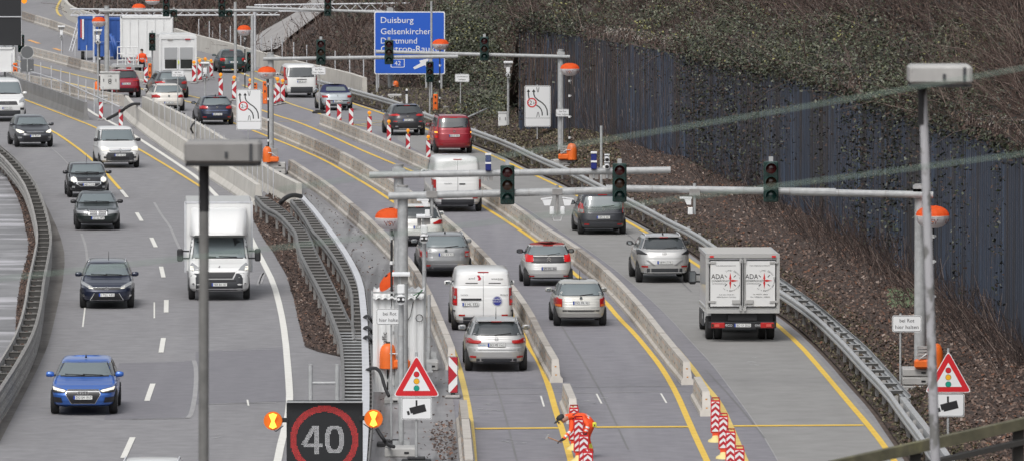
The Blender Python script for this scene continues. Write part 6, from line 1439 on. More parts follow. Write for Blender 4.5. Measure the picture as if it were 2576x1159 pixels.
vehicle('car', 'dark red car half hidden behind the white switch cabinet', 'car', 'suv', 312, 246, 'B', False, 4.4, 1.82, 1.58, paint('deep_red', (.28,.012,.03), .2, .35), dict(
  bits=rear_std((.33,.55),BLKP)+[('tail_light', [[(.42,.92),(.97,.90),(.97,1.04),(.42,.98)]], REDL, 'rear', .012, True)], plate=('EN FA 400', .80, 0), spoiler=paint('deep_red', (.28,.012,.03))), CARG)
vehicle('car', 'dark blue hatchback seen between the slim camera post and the lane sign', 'car', 'hatch', 542, 314, 2, False, 4.2, 1.79, 1.48, NAVY, dict(rearglass=GLASS_L,
  bits=rear_std((.26,.36),BLKP)+[('tail_light', [[(.52,.84),(.95,.80),(.95,.98),(.78,1.0),(.52,.93)]], REDL, 'rear', .012, True),('trim', [R(-.85,.85,.735,.765)], mat('lip',(.1,.13,.25),.3), 'rear', .012, False)], plate=('HER A 5060', .56, 0), emblem=('ring', .92, .055), aerial=.08, spoiler=NAVY), CARG)
vehicle('car', 'black crossover with dark tailgate beside the guard rail, ahead of the dark red people carrier', 'car', 'suv', 1022, 341, 5, False, 4.4, 1.80, 1.56, paint('black_grey', (.04,.04,.047), .3, .3), dict(
  bits=rear_std((.33,.66),BLKP)+[('tail_light', [[(.46,.98),(.96,.95),(.96,1.06),(.60,1.09),(.46,1.04)]], REDL, 'rear', .012, True),('exhaust', [R(.56,.70,.44,.50)], CHROME, 'rear', .016, True),('trim', [R(-.5,.5,.345,.375)], CHROME, 'rear', .018, False)], plate=('RE RM 1008', .79, 0), emblem=('wings', .98, .05), spoiler=BLACKC), CARG)
vehicle('people_carrier', 'dark red people carrier with lit brake lights in the slow lane', 'car', 'mpv', 1138, 386, 5, False, 4.4, 1.79, 1.82, REDC, dict(rails=BLK, belt=(1.20,1.66), rwf=(.86,.88),
  bits=rear_std((.28,.40),REDC)+[('tail_light', [R(.84,.985,.72,1.26)], REDL, 'rear', .012, True),('lamp_lit', [R(.86,.97,.75,.84)], REDO, 'rear', .016, True)]+[('lamp_lit', [R(.86,.97,.98,1.05)], mat('lit_amber',(.9,.4,.05),.3,emit=(1,.4,.05),es=1), 'rear', .016, True)]+[('bumper_strip', [R(-.95,.95,.44,.50)], mat('red_edge',(.36,.05,.06),.3), 'rear', .014, False)], plate=('EN CF 3003', .86, 0), emblem=('ring', 1.08, .06), brake=1.71, brakem=REDO), CARG)
vehicle('van', 'tall white van with blue round sticker on its rear doors behind the signal arms', 'van', 'van', 1147, 532, 3, False, 5.3, 2.03, 2.25, WHITEC, dict(norear=True, panel=True, r=.34, belt=(1.24,1.78),
  bits=rear_std((.28,.52),DKP,True)+[('tail_light', [R(.86,.985,.82,1.32)], REDL, 'rear', .012, True),('reverse_lamp', [R(.87,.975,.86,.98)], WHL, 'rear', .016, True),('door_seam', [R(-.006,.006,.55,2.08)], DKP, 'rear', .010, False),('grip', [R(.06,.30,1.12,1.17)], BLKP, 'rear', .016, False),('door_panel', [[(.06,1.42),(.80,1.42),(.76,2.02),(.72,2.06),(.06,2.06)]], mat('panel_white',(.66,.665,.66),.4), 'rear', .008, True)], plate=('BO EF 7397', .74, -.35), brake=2.14, text=[('F O K', .10, INK, 1.56, -.42),('TOURNEO', .045, DKP, 1.16, -.40)]), CARG)
vehicle('car', 'white estate half hidden by the front mast, behind the grey estate', 'car', 'estate', 1054, 618, 2, False, 4.6, 1.83, 1.52, paint('pearl_white', (.66,.655,.63)), dict(rails=BLK,
  bits=rear_std((.27,.42),DKP)+[('tail_light', [[(.50,.84),(.97,.80),(.97,.99),(.80,1.0),(.50,.88)]], REDL, 'rear', .012, True)], plate=('ST BU 3', .73, 0), emblem=('ring', .95, .06), spoiler=CREAM), CARG)
vehicle('car', 'grey metallic estate with dark tailgate glass behind the white delivery van', 'car', 'estate', 1119, 694, 2, False, 4.83, 1.82, 1.50, GREYM, dict(rails=CHROME, rearglass=GLASS_L,
  bits=rear_std((.26,.36),DKP)+[('tail_light', [[(.72,.68),(.965,.66),(.965,.95),(.72,.93)]], REDL, 'rear', .012, True),('lamp_lens', [R(.74,.86,.74,.84)], WHL, 'rear', .016, True),('trim', [R(-.9,.9,.44,.462)], CHROME, 'rear', .014, False),('tailgate', [[(-.66,.60),(.66,.60),(.70,.96),(-.70,.96)]], paint('grey_panel',(.22,.225,.23),.4,.35), 'rear', .006, False)], plate=('BO XX 92', .80, 0), emblem=('disc', .93, .055), aerial=.08), CARG)
t = vehicle('delivery_van', 'white delivery van with parcel lettering and round blue sticker on its rear doors', 'van', 'van', 1213, 829, 2, False, 4.95, 1.92, 1.95, WHITEC, dict(norear=True, panel=True, r=.33,
  bits=rear_std((.27,.46),DKP,True)+[('tail_light', [R(.845,.985,.82,1.36)], REDL, 'rear', .012, True),('lamp_lens', [R(.87,.96,1.03,1.12)], WHL, 'rear', .016, True),('lamp_lens', [R(.87,.96,.90,.97)], REDO, 'rear', .016, True),('door_seam', [R(-.006,.006,.48,1.84)], DKP, 'rear', .010, False),('door_panel', [[(.06,1.45),(.82,1.45),(.78,1.74),(.74,1.80),(.06,1.80)]], mat('panel_white2',(.69,.69,.685),.4), 'rear', .008, True),('grip', [R(-.72,-.06,.98,1.045)], BLKP, 'rear', .02, False),('hinge', [R(.93,1.0,1.50,1.56),R(.90,.98,.62,.67)], DKP, 'rear', .02, True),('latch', [R(.18,.58,1.505,1.53)], BLKP, 'rear', .018, True)], plate=('E ML 552', .86, -.40), text=[('eml', .10, INK, 1.66, -.36),('amazon', .085, INK, 1.64, .44),('TOYOTA', .04, INK, 1.15, -.60),('PROACE', .045, INK, 1.15, .66)], brake=1.86), CARG)
bd = Body('van', 4.95, 1.92, 1.95); q = bd.at('rear', .48, .95); b = B(); b.X = Matrix.Translation((.44, q.y-.02, .96)); b.prism(disc(.155, 24), mat('sticker_blue',(.02,.03,.24),.5), -.004, 0); b.text('FAHRER', .05, WP, (0,-.01,.06)); b.text('GESUCHT', .05, WP, (0,-.01,-.01)); ring(b,.135,.145,WP,-.008,-.004); b.build('sticker', t)
b = B(); q = bd.at('rear', -.1, 1.66); b.X = Matrix.Translation((-.13, q.y-.018, 1.665)); b.prism([(-.07,.10),(.01,.10),(.07,0),(.01,-.10),(-.07,-.10),(-.01,0)], mat('arrow_red',(.5,.02,.05),.5), -.004, 0); b.build('logo', t)
vehicle('car', 'silver estate with sleek red tail lights, nearest car in the left lane', 'car', 'estate', 1247, 931, 2, False, 4.57, 1.79, 1.52, SILV, dict(rails=SILV, r=.33, belt=(1.02,1.37), spoiler=SILV,
  bits=rear_std((.26,.40),DKP,False)+[('tail_light', [[(.50,.86),(.60,.83),(.975,.80),(.975,.98),(.88,.99),(.62,.93),(.50,.93)]], REDL, 'rear', .012, True),('reflector', [R(.66,.86,.42,.48)], REDL, 'rear', .014, True),('tailgate_seam', [R(-.74,.74,.645,.655)], DKP, 'rear', .012, False)], plate=('BO ME 1512', .80, -.0), emblem=('ring', .97, .055), aerial=.34, text=[('Zander', .06, mat('dealer_blue',(.02,.2,.45),.5), .80, -.42)]), CARG)
vehicle('car', 'pale grey small car with dark red fabric roof in the middle lane', 'car', 'hatch', 1378, 718, 3, False, 3.47, 1.66, 1.47, paint('pale_grey',(.55,.55,.54),.2,.35), dict(axles=(.52,2.86), split=1.385, top=mat('red_fabric_roof',(.25,.05,.045),.8), rwf=(.92,.90), rearglass=GLASS_L, r=.30, belt=(1.04,1.34), mirror=BLKP,
  bits=rear_std((.25,.30),DKP)+[('tailgate_band', [[(-.72,.80),(.72,.80),(.76,1.02),(-.76,1.02)]], BLKP, 'rear', .010, False),('tail_light', [[(.64,.84),(.93,.84),(.93,1.08),(.86,1.10),(.64,1.06)]], REDO, 'rear', .016, True)], plate=('W XL 36', .62, 0), platecol=mat('plate_grey',(.42,.42,.42),.5), emblem=('chevrons', .90, .06), brake=1.375), CARG)
vehicle('car', 'silver hatchback with large clear tailgate glass in the middle lane, nearest there', 'car', 'hatch', 1458, 818, 3, False, 3.97, 1.65, 1.45, SILVG, dict(axles=(.72,3.18), rearglass=GLASS_L, r=.30, rwf=(.90,.90), belt=(.97,1.34), mirror=SILVG,
  bits=rear_std((.25,.29),DKP,False)+[('tail_light', [[(.72,.62),(.985,.64),(.985,.90),(.90,.93),(.72,.90)]], REDL, 'rear', .012, True),('lamp_lens', [R(.75,.95,.64,.71)], mat('lens_orange',(.7,.16,.03),.25), 'rear', .016, True),('trim', [R(-.97,.97,.49,.53)], BLKP, 'rear', .014, False),('tailgate_seam', [R(-.70,.70,.60,.61)], DKP, 'rear', .012, False)], plate=('MO FR 99', .76, 0), emblem=('disc', .91, .05), aerial=.30, ax=.0), CARG)
vehicle('car', 'dark grey hatchback with pale lamp units just below the signal arm', 'car', 'mpv', 1513, 589, 5, False, 4.26, 1.81, 1.62, CHARC, dict(belt=(1.16,1.62), rwf=(.88,.86), rearglass=GLASS_L, axles=(.72,3.4),
  bits=rear_std((.26,.36),DKP)+[('tail_light', [[(.80,.84),(.985,.84),(.985,1.05),(.90,1.24),(.84,1.20)]], REDL, 'rear', .012, True),('lamp_lens', [R(.83,.96,.86,.98)], WHL, 'rear', .016, True),('trim', [R(-.93,.93,.52,.56)], BLKP, 'rear', .014, False)], plate=('HER IZ 467', .68, 0), emblem=('diamond', .98, .055), brake=1.53), CARG)
vehicle('car', 'silver crossover with black rear lamps in the slow lane behind the box van', 'car', 'suv', 1667, 709, 5, False, 4.67, 1.86, 1.64, SILV, dict(rails=GALV_B, r=.36, belt=(1.14,1.50), spoiler=SILV, mirror=BLKP,
  bits=rear_std((.33,.52),DKP,False)+[('tail_light', [[(.60,.98),(.97,.96),(.97,1.12),(.90,1.14)]], BLKP, 'rear', .012, True),('reflector', [R(.62,.84,.56,.61)], REDL, 'rear', .014, True),('trim', [R(-.75,.75,.36,.40)], CHROME, 'rear', .016, False),('trim', [[(.34,.62),(.44,.62),(.70,.80),(.60,.80)]], mat('dark_silver',(.2,.2,.2),.4), 'rear', .012, True)], plate=('NRW 6 519E', .73, 0), emblem=('oval', 1.03, .05), aerial=.08), CARG)
# ---- coming towards the viewer, left carriageway
def lights(p, m=None): return ('headlight', [p], m or HEADL, 'front', .014, True)
def grille(p, m=None): return ('grille', [p], m or BLKP, 'front', .014, False)
vehicle('van', 'white high roof van coming into view at the left edge', 'van', 'van', 14, 306, 'L', True, 5.3, 2.05, 2.20, WHITEC, dict(panel=True, r=.34,
  bits=[grille([(-.55,.88),(.55,.88),(.48,1.06),(-.48,1.06)]), ('bumper', [R(-.93,.93,.30,.60)], DKP, 'front', .012, False), lights([(.62,.98),(.95,1.05),(.97,1.28),(.85,1.26),(.62,1.08)], WHL), ('fog_lamp', [R(.66,.86,.62,.74)], BLKP, 'front', .016, True)], plate=('BO JK 5387', .72, 0), emblem=('oval', 1.0, .06)), LEFG, .05)
vehicle('car', 'dark grey hatchback coming towards the viewer at far left, headlights lit', 'car', 'hatch', 84, 370, 'L', True, 4.4, 1.81, 1.50, CHARC, dict(
  bits=[grille([(-.46,.68),(.46,.68),(.56,.76),(-.56,.76)]), ('trim', [[(-.44,.71),(.44,.71),(.5,.745),(-.5,.745)]], CHROME, 'front', .02, False), lights([(.58,.70),(.80,.68),(.93,.76),(.93,.86),(.78,.83),(.58,.75)]), ('lower_grille', [R(-.60,.60,.34,.56)], BLKP, 'front', .014, False), ('fog_lamp', [R(.70,.88,.44,.52)], WHL, 'front', .016, True)], plate=('HS RJ 692', .56, 0), emblem=('ring', .735, .055)), LEFG, .06)
vehicle('small_van', 'small white van with grey bumper coming towards the viewer', 'van', 'mpv', 298, 422, 'L', True, 4.2, 1.83, 1.81, WHITEC, dict(panel=True, mirror=BLKP,
  bits=[('bumper', [[(-.95,.30),(.95,.30),(.95,.62),(.6,.72),(-.6,.72),(-.95,.62)]], DKP, 'front', .012, False), grille([(-.50,.76),(.50,.76),(.60,.86),(-.60,.86)]), ('trim', [[(-.5,.80),(.5,.80),(.58,.84),(-.58,.84)]], CHROME, 'front', .02, False), lights([(.56,.80),(.88,.78),(.92,.95),(.78,.98),(.56,.90)]), ('lower_grille', [R(-.45,.45,.38,.52)], BLKP, 'front', .018, False), ('fog_lamp', [R(.66,.80,.46,.54)], BLKP, 'front', .016, True)], plate=('HER GS 122', .60, 0), emblem=('diamond', .82, .075)), LEFG, .03)
vehicle('car', 'small black car with round headlights and chrome ringed grille', 'car', 'mini', 221, 496, 'L', True, 3.82, 1.73, 1.41, BLACKC, dict(r=.30, aerial=.32, faerial=True, mirror=BLACKC,
  bits=[('headlight', [[(.72+.165*math.cos(i*PI/8), .76+.135*math.sin(i*PI/8)) for i in range(16)]], CHROME, 'front', .012, True), lights([(.72+.13*math.cos(i*PI/8), .76+.105*math.sin(i*PI/8)) for i in range(16)]), ('grille_frame', [[(-.40,.48),(.40,.48),(.60,.58),(.58,.68),(-.58,.68),(-.60,.58)]], CHROME, 'front', .012, False), grille([(-.38,.50),(.38,.50),(.56,.585),(.54,.66),(-.54,.66),(-.56,.585)]), ('trim', [R(-.54,.54,.61,.625)], CHROME, 'front', .022, False), ('lower_grille', [R(-.65,.65,.28,.40)], BLKP, 'front', .014, False), ('fog_lamp', [R(.66,.80,.42,.50)], WHL, 'front', .016, True)], plate=('HER C 5190', .56, 0), emblem=('wings', .78, .04)), LEFG, .02)
vehicle('car', 'old dark green saloon with upright chrome grille, headlights off', 'car', 'sedan', 245, 577, 'L', True, 4.49, 1.72, 1.42, DKGR2, dict(mirror=BLKP,
  bits=[('grille_frame', [R(-.42,.42,.57,.80)], CHROME, 'front', .012, False), grille(R(-.385,.385,.59,.78)), ('trim', [R(-.385,.385,.63,.64),R(-.385,.385,.68,.69),R(-.385,.385,.73,.74),R(-.012,.012,.59,.78)], CHROME, 'front', .018, False), lights([(.46,.62),(.95,.64),(.95,.76),(.48,.78)], WHL), ('bumper', [R(-.95,.95,.26,.34)], BLKP, 'front', .012, False)], plate=('GE GS 7878', .48, 0)), LEFG)
vehicle('car', 'dark blue estate with roof rails and lit headlights in the middle of the left carriageway', 'car', 'estate', 269, 773, 'L', True, 4.56, 1.76, 1.48, NAVY, dict(rails=CHROME, aerial=.28, faerial=True, mirror=NAVY, ax=-.05,
  bits=[lights([(.50,.66),(.62,.66),(.95,.80),(.95,.88),(.70,.80),(.50,.72)], WHL), lights([(.52,.67),(.66,.68),(.68,.75),(.52,.72)]), grille([(-.46,.64),(.46,.64),(.55,.70),(-.55,.70)]), ('trim', [R(-.5,.5,.695,.715)], CHROME, 'front', .02, False), ('lower_grille', [[(-.62,.30),(.62,.30),(.46,.52),(-.46,.52)]], BLKP, 'front', .014, False), ('trim', [R(-.62,.62,.285,.31),[(.60,.30),(.635,.30),(.475,.53),(.44,.53)]], CHROME, 'front', .02, True), ('fog_lamp', [[(.86+.05*math.cos(i*PI/6), .44+.045*math.sin(i*PI/6)) for i in range(12)]], CHROME, 'front', .016, True)], plate=('1 TLL 635', .47, 0), emblem=('ellipses', .69, .06)), LEFG)
vehicle('car', 'vivid blue hatchback with large dark grille, nearest car on the left carriageway', 'car', 'hatch', 212, 1039, 'L', True, 4.31, 1.785, 1.43, BLUEP, dict(aerial=.07, faerial=True, mirror=BLUEP, r=.33,
  bits=[('headlight', [[(.50,.64),(.58,.62),(.93,.62),(.95,.76),(.52,.70)]], BLKP, 'front', .012, True), lights([(.52,.655),(.60,.64),(.90,.67),(.94,.75),(.92,.75),(.55,.69)]), ('grille_frame', [[(-.36,.325),(.36,.325),(.535,.58),(.475,.71),(-.475,.71),(-.535,.58)]], CHROME, 'front', .012, False), grille([(-.35,.335),(.35,.335),(.52,.58),(.465,.70),(-.465,.70),(-.52,.58)]), ('intake', [[(.62,.36),(.94,.36),(.92,.50),(.66,.50)]], BLKP, 'front', .016, True), ('splitter', [R(-.92,.92,.245,.27)], BLKP, 'front', .016, False)], plate=('DO SH 1917', .50, 0), emblem=('rings4', .62, .05)), LEFG)
vehicle('car', 'white estate roof with silver rails cut off by the bottom edge', 'car', 'estate', 372, 1342, 'L', True, 4.7, 1.82, 1.50, WHITEC, dict(rails=GALV_B, bits=[lights([(.55,.7),(.9,.75),(.9,.85),(.55,.8)], WHL)]), LEFG)
# ---- box vans
def box_truck_front():
    p = g(551, 752); rz = heading(p, 'L')+PI+.0; L = 6.2; W = 2.05; off = Matrix.Rotation(rz, 3, 'Z') @ Vector((0, L-.95, 0))
    t = thing('box_van', 'white box van with wind deflector over the cab, passing behind the blurred lamp post', 'box van', (p.x-off.x, p.y-off.y, .012), rz)
    TAB['cab'] = (2.2, [(.30,3.4,.22,.90,5),(.38,3.4,.06,.96,6),(.55,3.4,.0,.99,7),(.80,3.4,.02,1,7),(.95,3.4,.06,1,7),(1.10,3.4,.20,.995,7),(1.22,3.4,.50,.99,7),(1.32,3.4,.80,.98,8),(1.55,3.4,.98,.955,8),(1.85,3.4,1.25,.92,8),(2.05,3.4,1.50,.88,7),(2.2,3.4,1.8,.8,5)])
    bd = Body('cab', L, W, 2.2); hw = W/2; b = B(); bd.mesh(b, WHITEC); b.build('cab', t)
    b = B(); bd.patch(b,'front',[(-.88*hw,1.36),(.88*hw,1.36),(.80*hw,2.02),(-.80*hw,2.02)],BLKP,.006,12,14); b.build('window_seal', t)
    b = B(); bd.patch(b,'front',[(-.85*hw,1.39),(.85*hw,1.39),(.775*hw,2.0),(-.775*hw,2.0)],GLASS_L,.012,12,14); b.build('windscreen', t)
    def S(nm, polys, m, eps=.014, mirror=True):
        for sx in ((1,-1) if mirror else (1,)):
            b = B()
            for P in polys: bd.patch(b,'front',[(x*hw*sx,z) for x,z in P],m,eps,8,10)
            b.build(nm, t)
    S('bumper', [[(-.97,.34),(.97,.34),(.97,.80),(.80,.92),(.55,.80),(-.55,.80),(-.80,.92),(-.97,.80)]], DKP, .010, False)
    S('grille', [[(-.46,.72),(.46,.72),(.58,.98),(-.58,.98)]], mat('grille_silver',(.55,.55,.55),.35,.5), .016, False); S('grille', [[(-.42,.75),(.42,.75),(.53,.95),(-.53,.95)]], BLKP, .022, False)
    S('headlight', [[(.60,1.0),(.88,.98),(.94,1.16),(.88,1.24),(.72,1.14)]], WHL); S('lamp_lit', [[(.82,1.0),(.93,1.02),(.93,1.14),(.84,1.12)]], HEADL, .02); S('fog_lamp', [[(.84+.04*math.cos(i*PI/6),.56+.04*math.sin(i*PI/6)) for i in range(12)]], CHROME, .016)
    S('lower_grille', [[(-.55,.64),(.55,.64),(.55,.70),(-.55,.70)]], BLKP, .016, False)
    q = bd.at('front',0,.52); plate(t,'HER BA 107',q.y+.03,.55,.52,1); q = bd.at('front',0,1.1); emblem(t,'lion',q.y+.02,1.10,1,.08)
    b = B(); b.box((0,2.05,2.0),(2.25,4.1,2.35),WHITEC,ch=.05); b.box((0,2.05,.72),(1.9,4.0,.2),DKP); b.build('box_body', t)
    b = B()
    for x in (-1.12,1.12): b.box((x,4.08,2.0),(.07,.07,2.36),GALV_B)
    b.box((0,4.08,3.17),(2.26,.07,.06),GALV_B); b.build('box_frame', t)
    b = B(); vs = []; n = 9
    prof = [(4.12,2.10,.98,3.0),(4.6,2.10,.96,2.93),(5.0,2.10,.90,2.72),(5.3,2.12,.84,2.42),(5.42,2.14,.80,2.2)]
    for y, z0, w, z1 in prof:
        for i in range(n):
            a = i/(n-1)*2-1; vs.append((w*max(-1,min(1,a*1.25)) if abs(a) < .8 else math.copysign(w, a), y, z1 if abs(a) < .8 else z0))
    b.add(vs, [(j*n+i, j*n+i+1, (j+1)*n+i+1, (j+1)*n+i) for j in range(len(prof)-1) for i in range(n-1)]+[tuple(range((len(prof)-1)*n, len(prof)*n))], WHITEC, True); b.build('wind_deflector', t)
    for sx in (-1,1):
        b = B(); b.box((sx*(hw+.28),L-1.35,1.45),(.20,.12,.42),BLKP,ch=.04); b.box((sx*(hw+.12),L-1.35,1.58),(.3,.05,.05),BLKP); b.box((sx*(hw+.12),L-1.35,1.34),(.3,.05,.05),BLKP); b.build('mirror', t)
        b = B(); bd.patch(b,'side',[(4.5,1.35),(5.3,1.35),(4.9,2.0),(4.5,2.0)],GLASS,.008,6,6,sx); b.build('side_window', t)
    b = B(); b.tube([(-.6,bd.at('front',-.6,1.41).y+.03,1.42),(.0,bd.at('front',0,1.43).y+.03,1.44)],.014,BLK); b.tube([(.1,bd.at('front',.1,1.41).y+.03,1.42),(.65,bd.at('front',.65,1.43).y+.03,1.45)],.014,BLK); b.build('wiper', t)
    add_wheels(t, W, 1.2, L-.95, .35, .12)
box_truck_front()
def box_truck_rear():
    p = g(1860, 852); rz = .035; L = 6.2; off = Matrix.Rotation(rz, 3, 'Z') @ Vector((0, 1.3, 0)); t = thing('box_van', 'white box van with kebab lettering and red compass stars on its rear doors', 'box van', (p.x-off.x, p.y-off.y, .012), rz)
    W = 2.20; z0, z1 = .95, 2.66; fr = mat('alu_frame',(.50,.50,.49),.4,.4); b = B(); b.box((0,1.8,(z0+z1)/2),(W,3.6,z1-z0),WHITEC); b.build('box_body', t)
    b = B()
    for x in (-W/2, W/2): b.box((x,.0,(z0+z1)/2),(.09,.09,z1-z0+.06),fr)
    b.box((0,0,z1),(W+.08,.10,.12),fr); b.box((0,0,z0),(W+.08,.12,.12),fr); b.box((0,1.8,z1+.02),(W*1.0,3.62,.05),mat('roof_edge',(.45,.44,.42),.6))
    for x in (-W/2, W/2): b.box((x,1.8,z1),(.07,3.6,.1),fr); b.box((x,1.8,z0+.05),(.07,3.6,.1),fr)
    b.build('box_frame', t)
    dw = W/2-.10; red = mat('compass_red',(.55,.02,.02),.5)
    for sx in (-1,1):
        c = sx*(dw/2+.025); d = B(); d.box((c,-.045,(z0+z1)/2),(dw+.01,.03,z1-z0-.24),INK); d.box((c,-.062,(z0+z1)/2),(dw-.05,.02,z1-z0-.31),WHITEC); o = d.build('rear_door', t)
        k = B(); y = -.078; zc = 1.92; cx = c+.14
        k.text('ADA', .15, INK, (c-.25,y,zc+.11), width=.40); k.text('DÖNERPRODUKTION', .062, INK, (c-.10,y,zc-.02), width=.66); k.text('Groß & Einzelhandel', .035, INK, (c-.20,y,zc-.11), width=.42)
        for i in range(8):
            a = i*PI/4; ln = .25 if i % 2 == 0 else .17; w_ = .035 if i % 2 == 0 else .012; q = .0 if i % 2 == 0 else .09
            P = [(cx+q*math.cos(a),zc-.02+q*math.sin(a)),(cx+.07*math.cos(a+.5),zc-.02+.07*math.sin(a+.5)),(cx+ln*math.cos(a),zc-.02+ln*math.sin(a)),(cx+.07*math.cos(a-.5),zc-.02+.07*math.sin(a-.5))]
            if i == 4: continue
            k.prism(P, red if i % 2 == 0 else INK, y-.002, y+.004) if i % 2 == 0 else stroke(k, [(cx+.15*math.cos(a),zc-.02+.15*math.sin(a)),(cx+.24*math.cos(a),zc-.02+.24*math.sin(a))], .022, INK, y)
        for word, a0, a1 in (('jimdi Döner Zamanı', 2.0, -.45), ("it's Dönertime", 4.0, 5.8)):
            n = len(word)
            for i, ch in enumerate(word):
                if ch == ' ': continue
                a = a0+(a1-a0)*i/(n-1); v, f, w_, h_ = text_shape(ch); s_ = .075; top = a1 < a0; al = a-PI/2 if top else a+PI/2
                k.add([(cx+.315*math.cos(a)+s_*(x*math.cos(al)-z*math.sin(al)), y, zc-.02+.315*math.sin(a)+s_*(x*math.sin(al)+z*math.cos(al))) for x, z in v], f, INK)
        if sx < 0: L1, L2, L3 = 'www.adadoenerproduktion.de', 'Auf dem Hofe 51', '44894 Bochum / Germany'
        else: L1, L2, L3 = 'E-mail: info@adadoenerproduktion.de', 'Tel.: +49(0)234 - 3389224', 'Fax: +49(0)234 - 3389225'
        k.text(L1, .035, INK, (c,y,2.36), width=.62); k.text(L2, .036, INK, (c+.02,y,1.47), width=.46); k.text(L3, .036, INK, (c+.02,y,1.39), width=.60); k.build('lettering', o)
        k = B()
        for z in (2.46, 1.25): k.box((sx*(W/2-.14),-.085,z),(.26,.04,.06),fr)
        k.build('hinge', o); k = B(); k.cyl((sx*.07,-.09,z0+.02),(sx*.07,-.09,z1-.08),.018,fr); k.box((sx*.07,-.10,z1-.14),(.07,.06,.14),fr); k.box((sx*.07,-.10,z0+.10),(.07,.06,.16),fr); k.box((sx*.2,-.10,1.25),(.26,.06,.13),fr,ch=.01); k.build('lock_rod', o)
    for sx in (-1,1): b = B(); b.box((sx*(W/2-.14),-.06,z1-.02),(.12,.04,.05),REDO); b.build('marker_lamp', t)
    b = B(); b.box((0,2.2,.78),(.9,4.3,.25),BLK); b.box((0,.3,.72),(1.9,.1,.35),BLKP); b.box((0,-.02,.52),(W-.12,.12,.20),BLKP,ch=.02); b.box((0,-.08,.62),(W-.1,.03,.02),DKP); b.build('chassis', t)
    for sx in (-1,1):
        b = B(); b.box((sx*(W/2-.34),-.095,.52),(.42,.05,.17),REDL,ch=.02); b.box((sx*(W/2-.30),-.125,.52),(.15,.01,.08),mat('lamp_pink',(.6,.1,.08),.3)); b.box((sx*(W/2-.17),-.122,.52),(.06,.01,.10),LENS_D[1]); b.build('tail_light', t)
    b = B(); b.text('IVECO', .07, WP, (-.46,-.095,.52)); b.text('DAILY', .06, WP, (.50,-.095,.52)); b.build('lettering', t)
    plate(t,'BO OI 2022',-.085,.52,.52)
    b = B(); b.box((0,4.85,1.15),(1.95,2.1,1.9),WHITEC,ch=.15); b.build('cab', t)
    b = B(); b.box((-1.28,4.5,1.70),(.24,.14,.42),BLKP,ch=.05); b.box((-1.12,4.5,1.80),(.3,.05,.05),BLKP); b.box((-1.12,4.5,1.57),(.3,.05,.05),BLKP); b.box((-1.28,4.42,1.73),(.18,.02,.30),mat('mirror_glass',(.35,.38,.4),.05,.9)); b.build('mirror', t)
    b = B(); b.box((1.28,4.5,1.70),(.24,.14,.42),BLKP,ch=.05); b.box((1.12,4.5,1.80),(.3,.05,.05),BLKP); b.build('mirror', t)
    b = B(); b.box((-W/2-.02,2.2,.62),(.05,1.6,.42),DKP); b.box((-W/2-.04,1.5,.7),(.03,.16,.16),GALV); b.build('side_guard', t); b = B(); b.box((W/2+.02,2.2,.62),(.05,1.6,.42),DKP); b.build('side_guard', t)
    tm, rm = wheel_mesh(.36)
    for y, xs in ((1.3,(-.95,-.68,.68,.95)),(5.5,(-.88,.88))):
        for x in xs:
            o = bpy.data.objects.new('wheel', None); C.objects.link(o); o.parent = t; o.location = (x, y, .36)
            for me, nm in ((tm,'tyre'),(rm,'rim')): q = bpy.data.objects.new(nm, me); C.objects.link(q); q.parent = o
box_truck_rear()
# ================================================================ people
def figure(label, base, rz, J, mats_of, group=None):
    """J: joints {name: (pos, radius)}; bones list; one continuous skinned body"""
    joints, bones = J; me = bpy.data.meshes.new('sk'); names = list(joints); me.from_pydata([joints[n][0] for n in names], [(names.index(a), names.index(c)) for a, c in bones], [])
    o = bpy.data.objects.new('sk', me); C.objects.link(o); sk = o.modifiers.new('s', 'SKIN'); sk.use_smooth_shade = True; sub = o.modifiers.new('d', 'SUBSURF'); sub.levels = 2; sub.render_levels = 2
    for i, n in enumerate(names):
        v = me.skin_vertices[0].data[i]; r = joints[n][1]; v.radius = (r, r) if not isinstance(r, tuple) else r; v.use_root = (i == 0)
    bpy.context.view_layer.update(); nm = bpy.data.meshes.new_from_object(o.evaluated_get(bpy.context.evaluated_depsgraph_get())); bpy.data.objects.remove(o)
    t = thing('person', label, 'person', base, rz, group); bo = bpy.data.objects.new('body', nm); C.objects.link(bo); bo.parent = t; nm.materials.clear(); ml = []
    for p in nm.polygons:
        c = p.center; best = None
        for a, d in bones:
            A, D_ = Vector(joints[a][0]), Vector(joints[d][0]); v = D_-A; f = max(0, min(1, (c-A).dot(v)/max(v.length_squared, 1e-9))); q = (A+v*f-c).length
            if best is None or q < best[0]: best = (q, a, d, f)
        m = mats_of(best[1], best[2], best[3], c); 
        if m.name not in nm.materials: nm.materials.append(m); ml.append(m)
        p.material_index = ml.index(m); p.use_smooth = True
    return t
HIV = mat('hivis_orange', (.90,.085,.012), .7); REFL = mat('reflective_band', (.62,.64,.64), .4); SKIN = mat('skin', (.46,.27,.20), .55); DNAVY = mat('dark_trousers', (.02,.022,.03), .85); GLOVE = mat('dark_glove', (.03,.032,.035), .8); BOOT = mat('boot', (.02,.02,.02), .7); HAIR = mat('hair', (.03,.022,.018), .8)
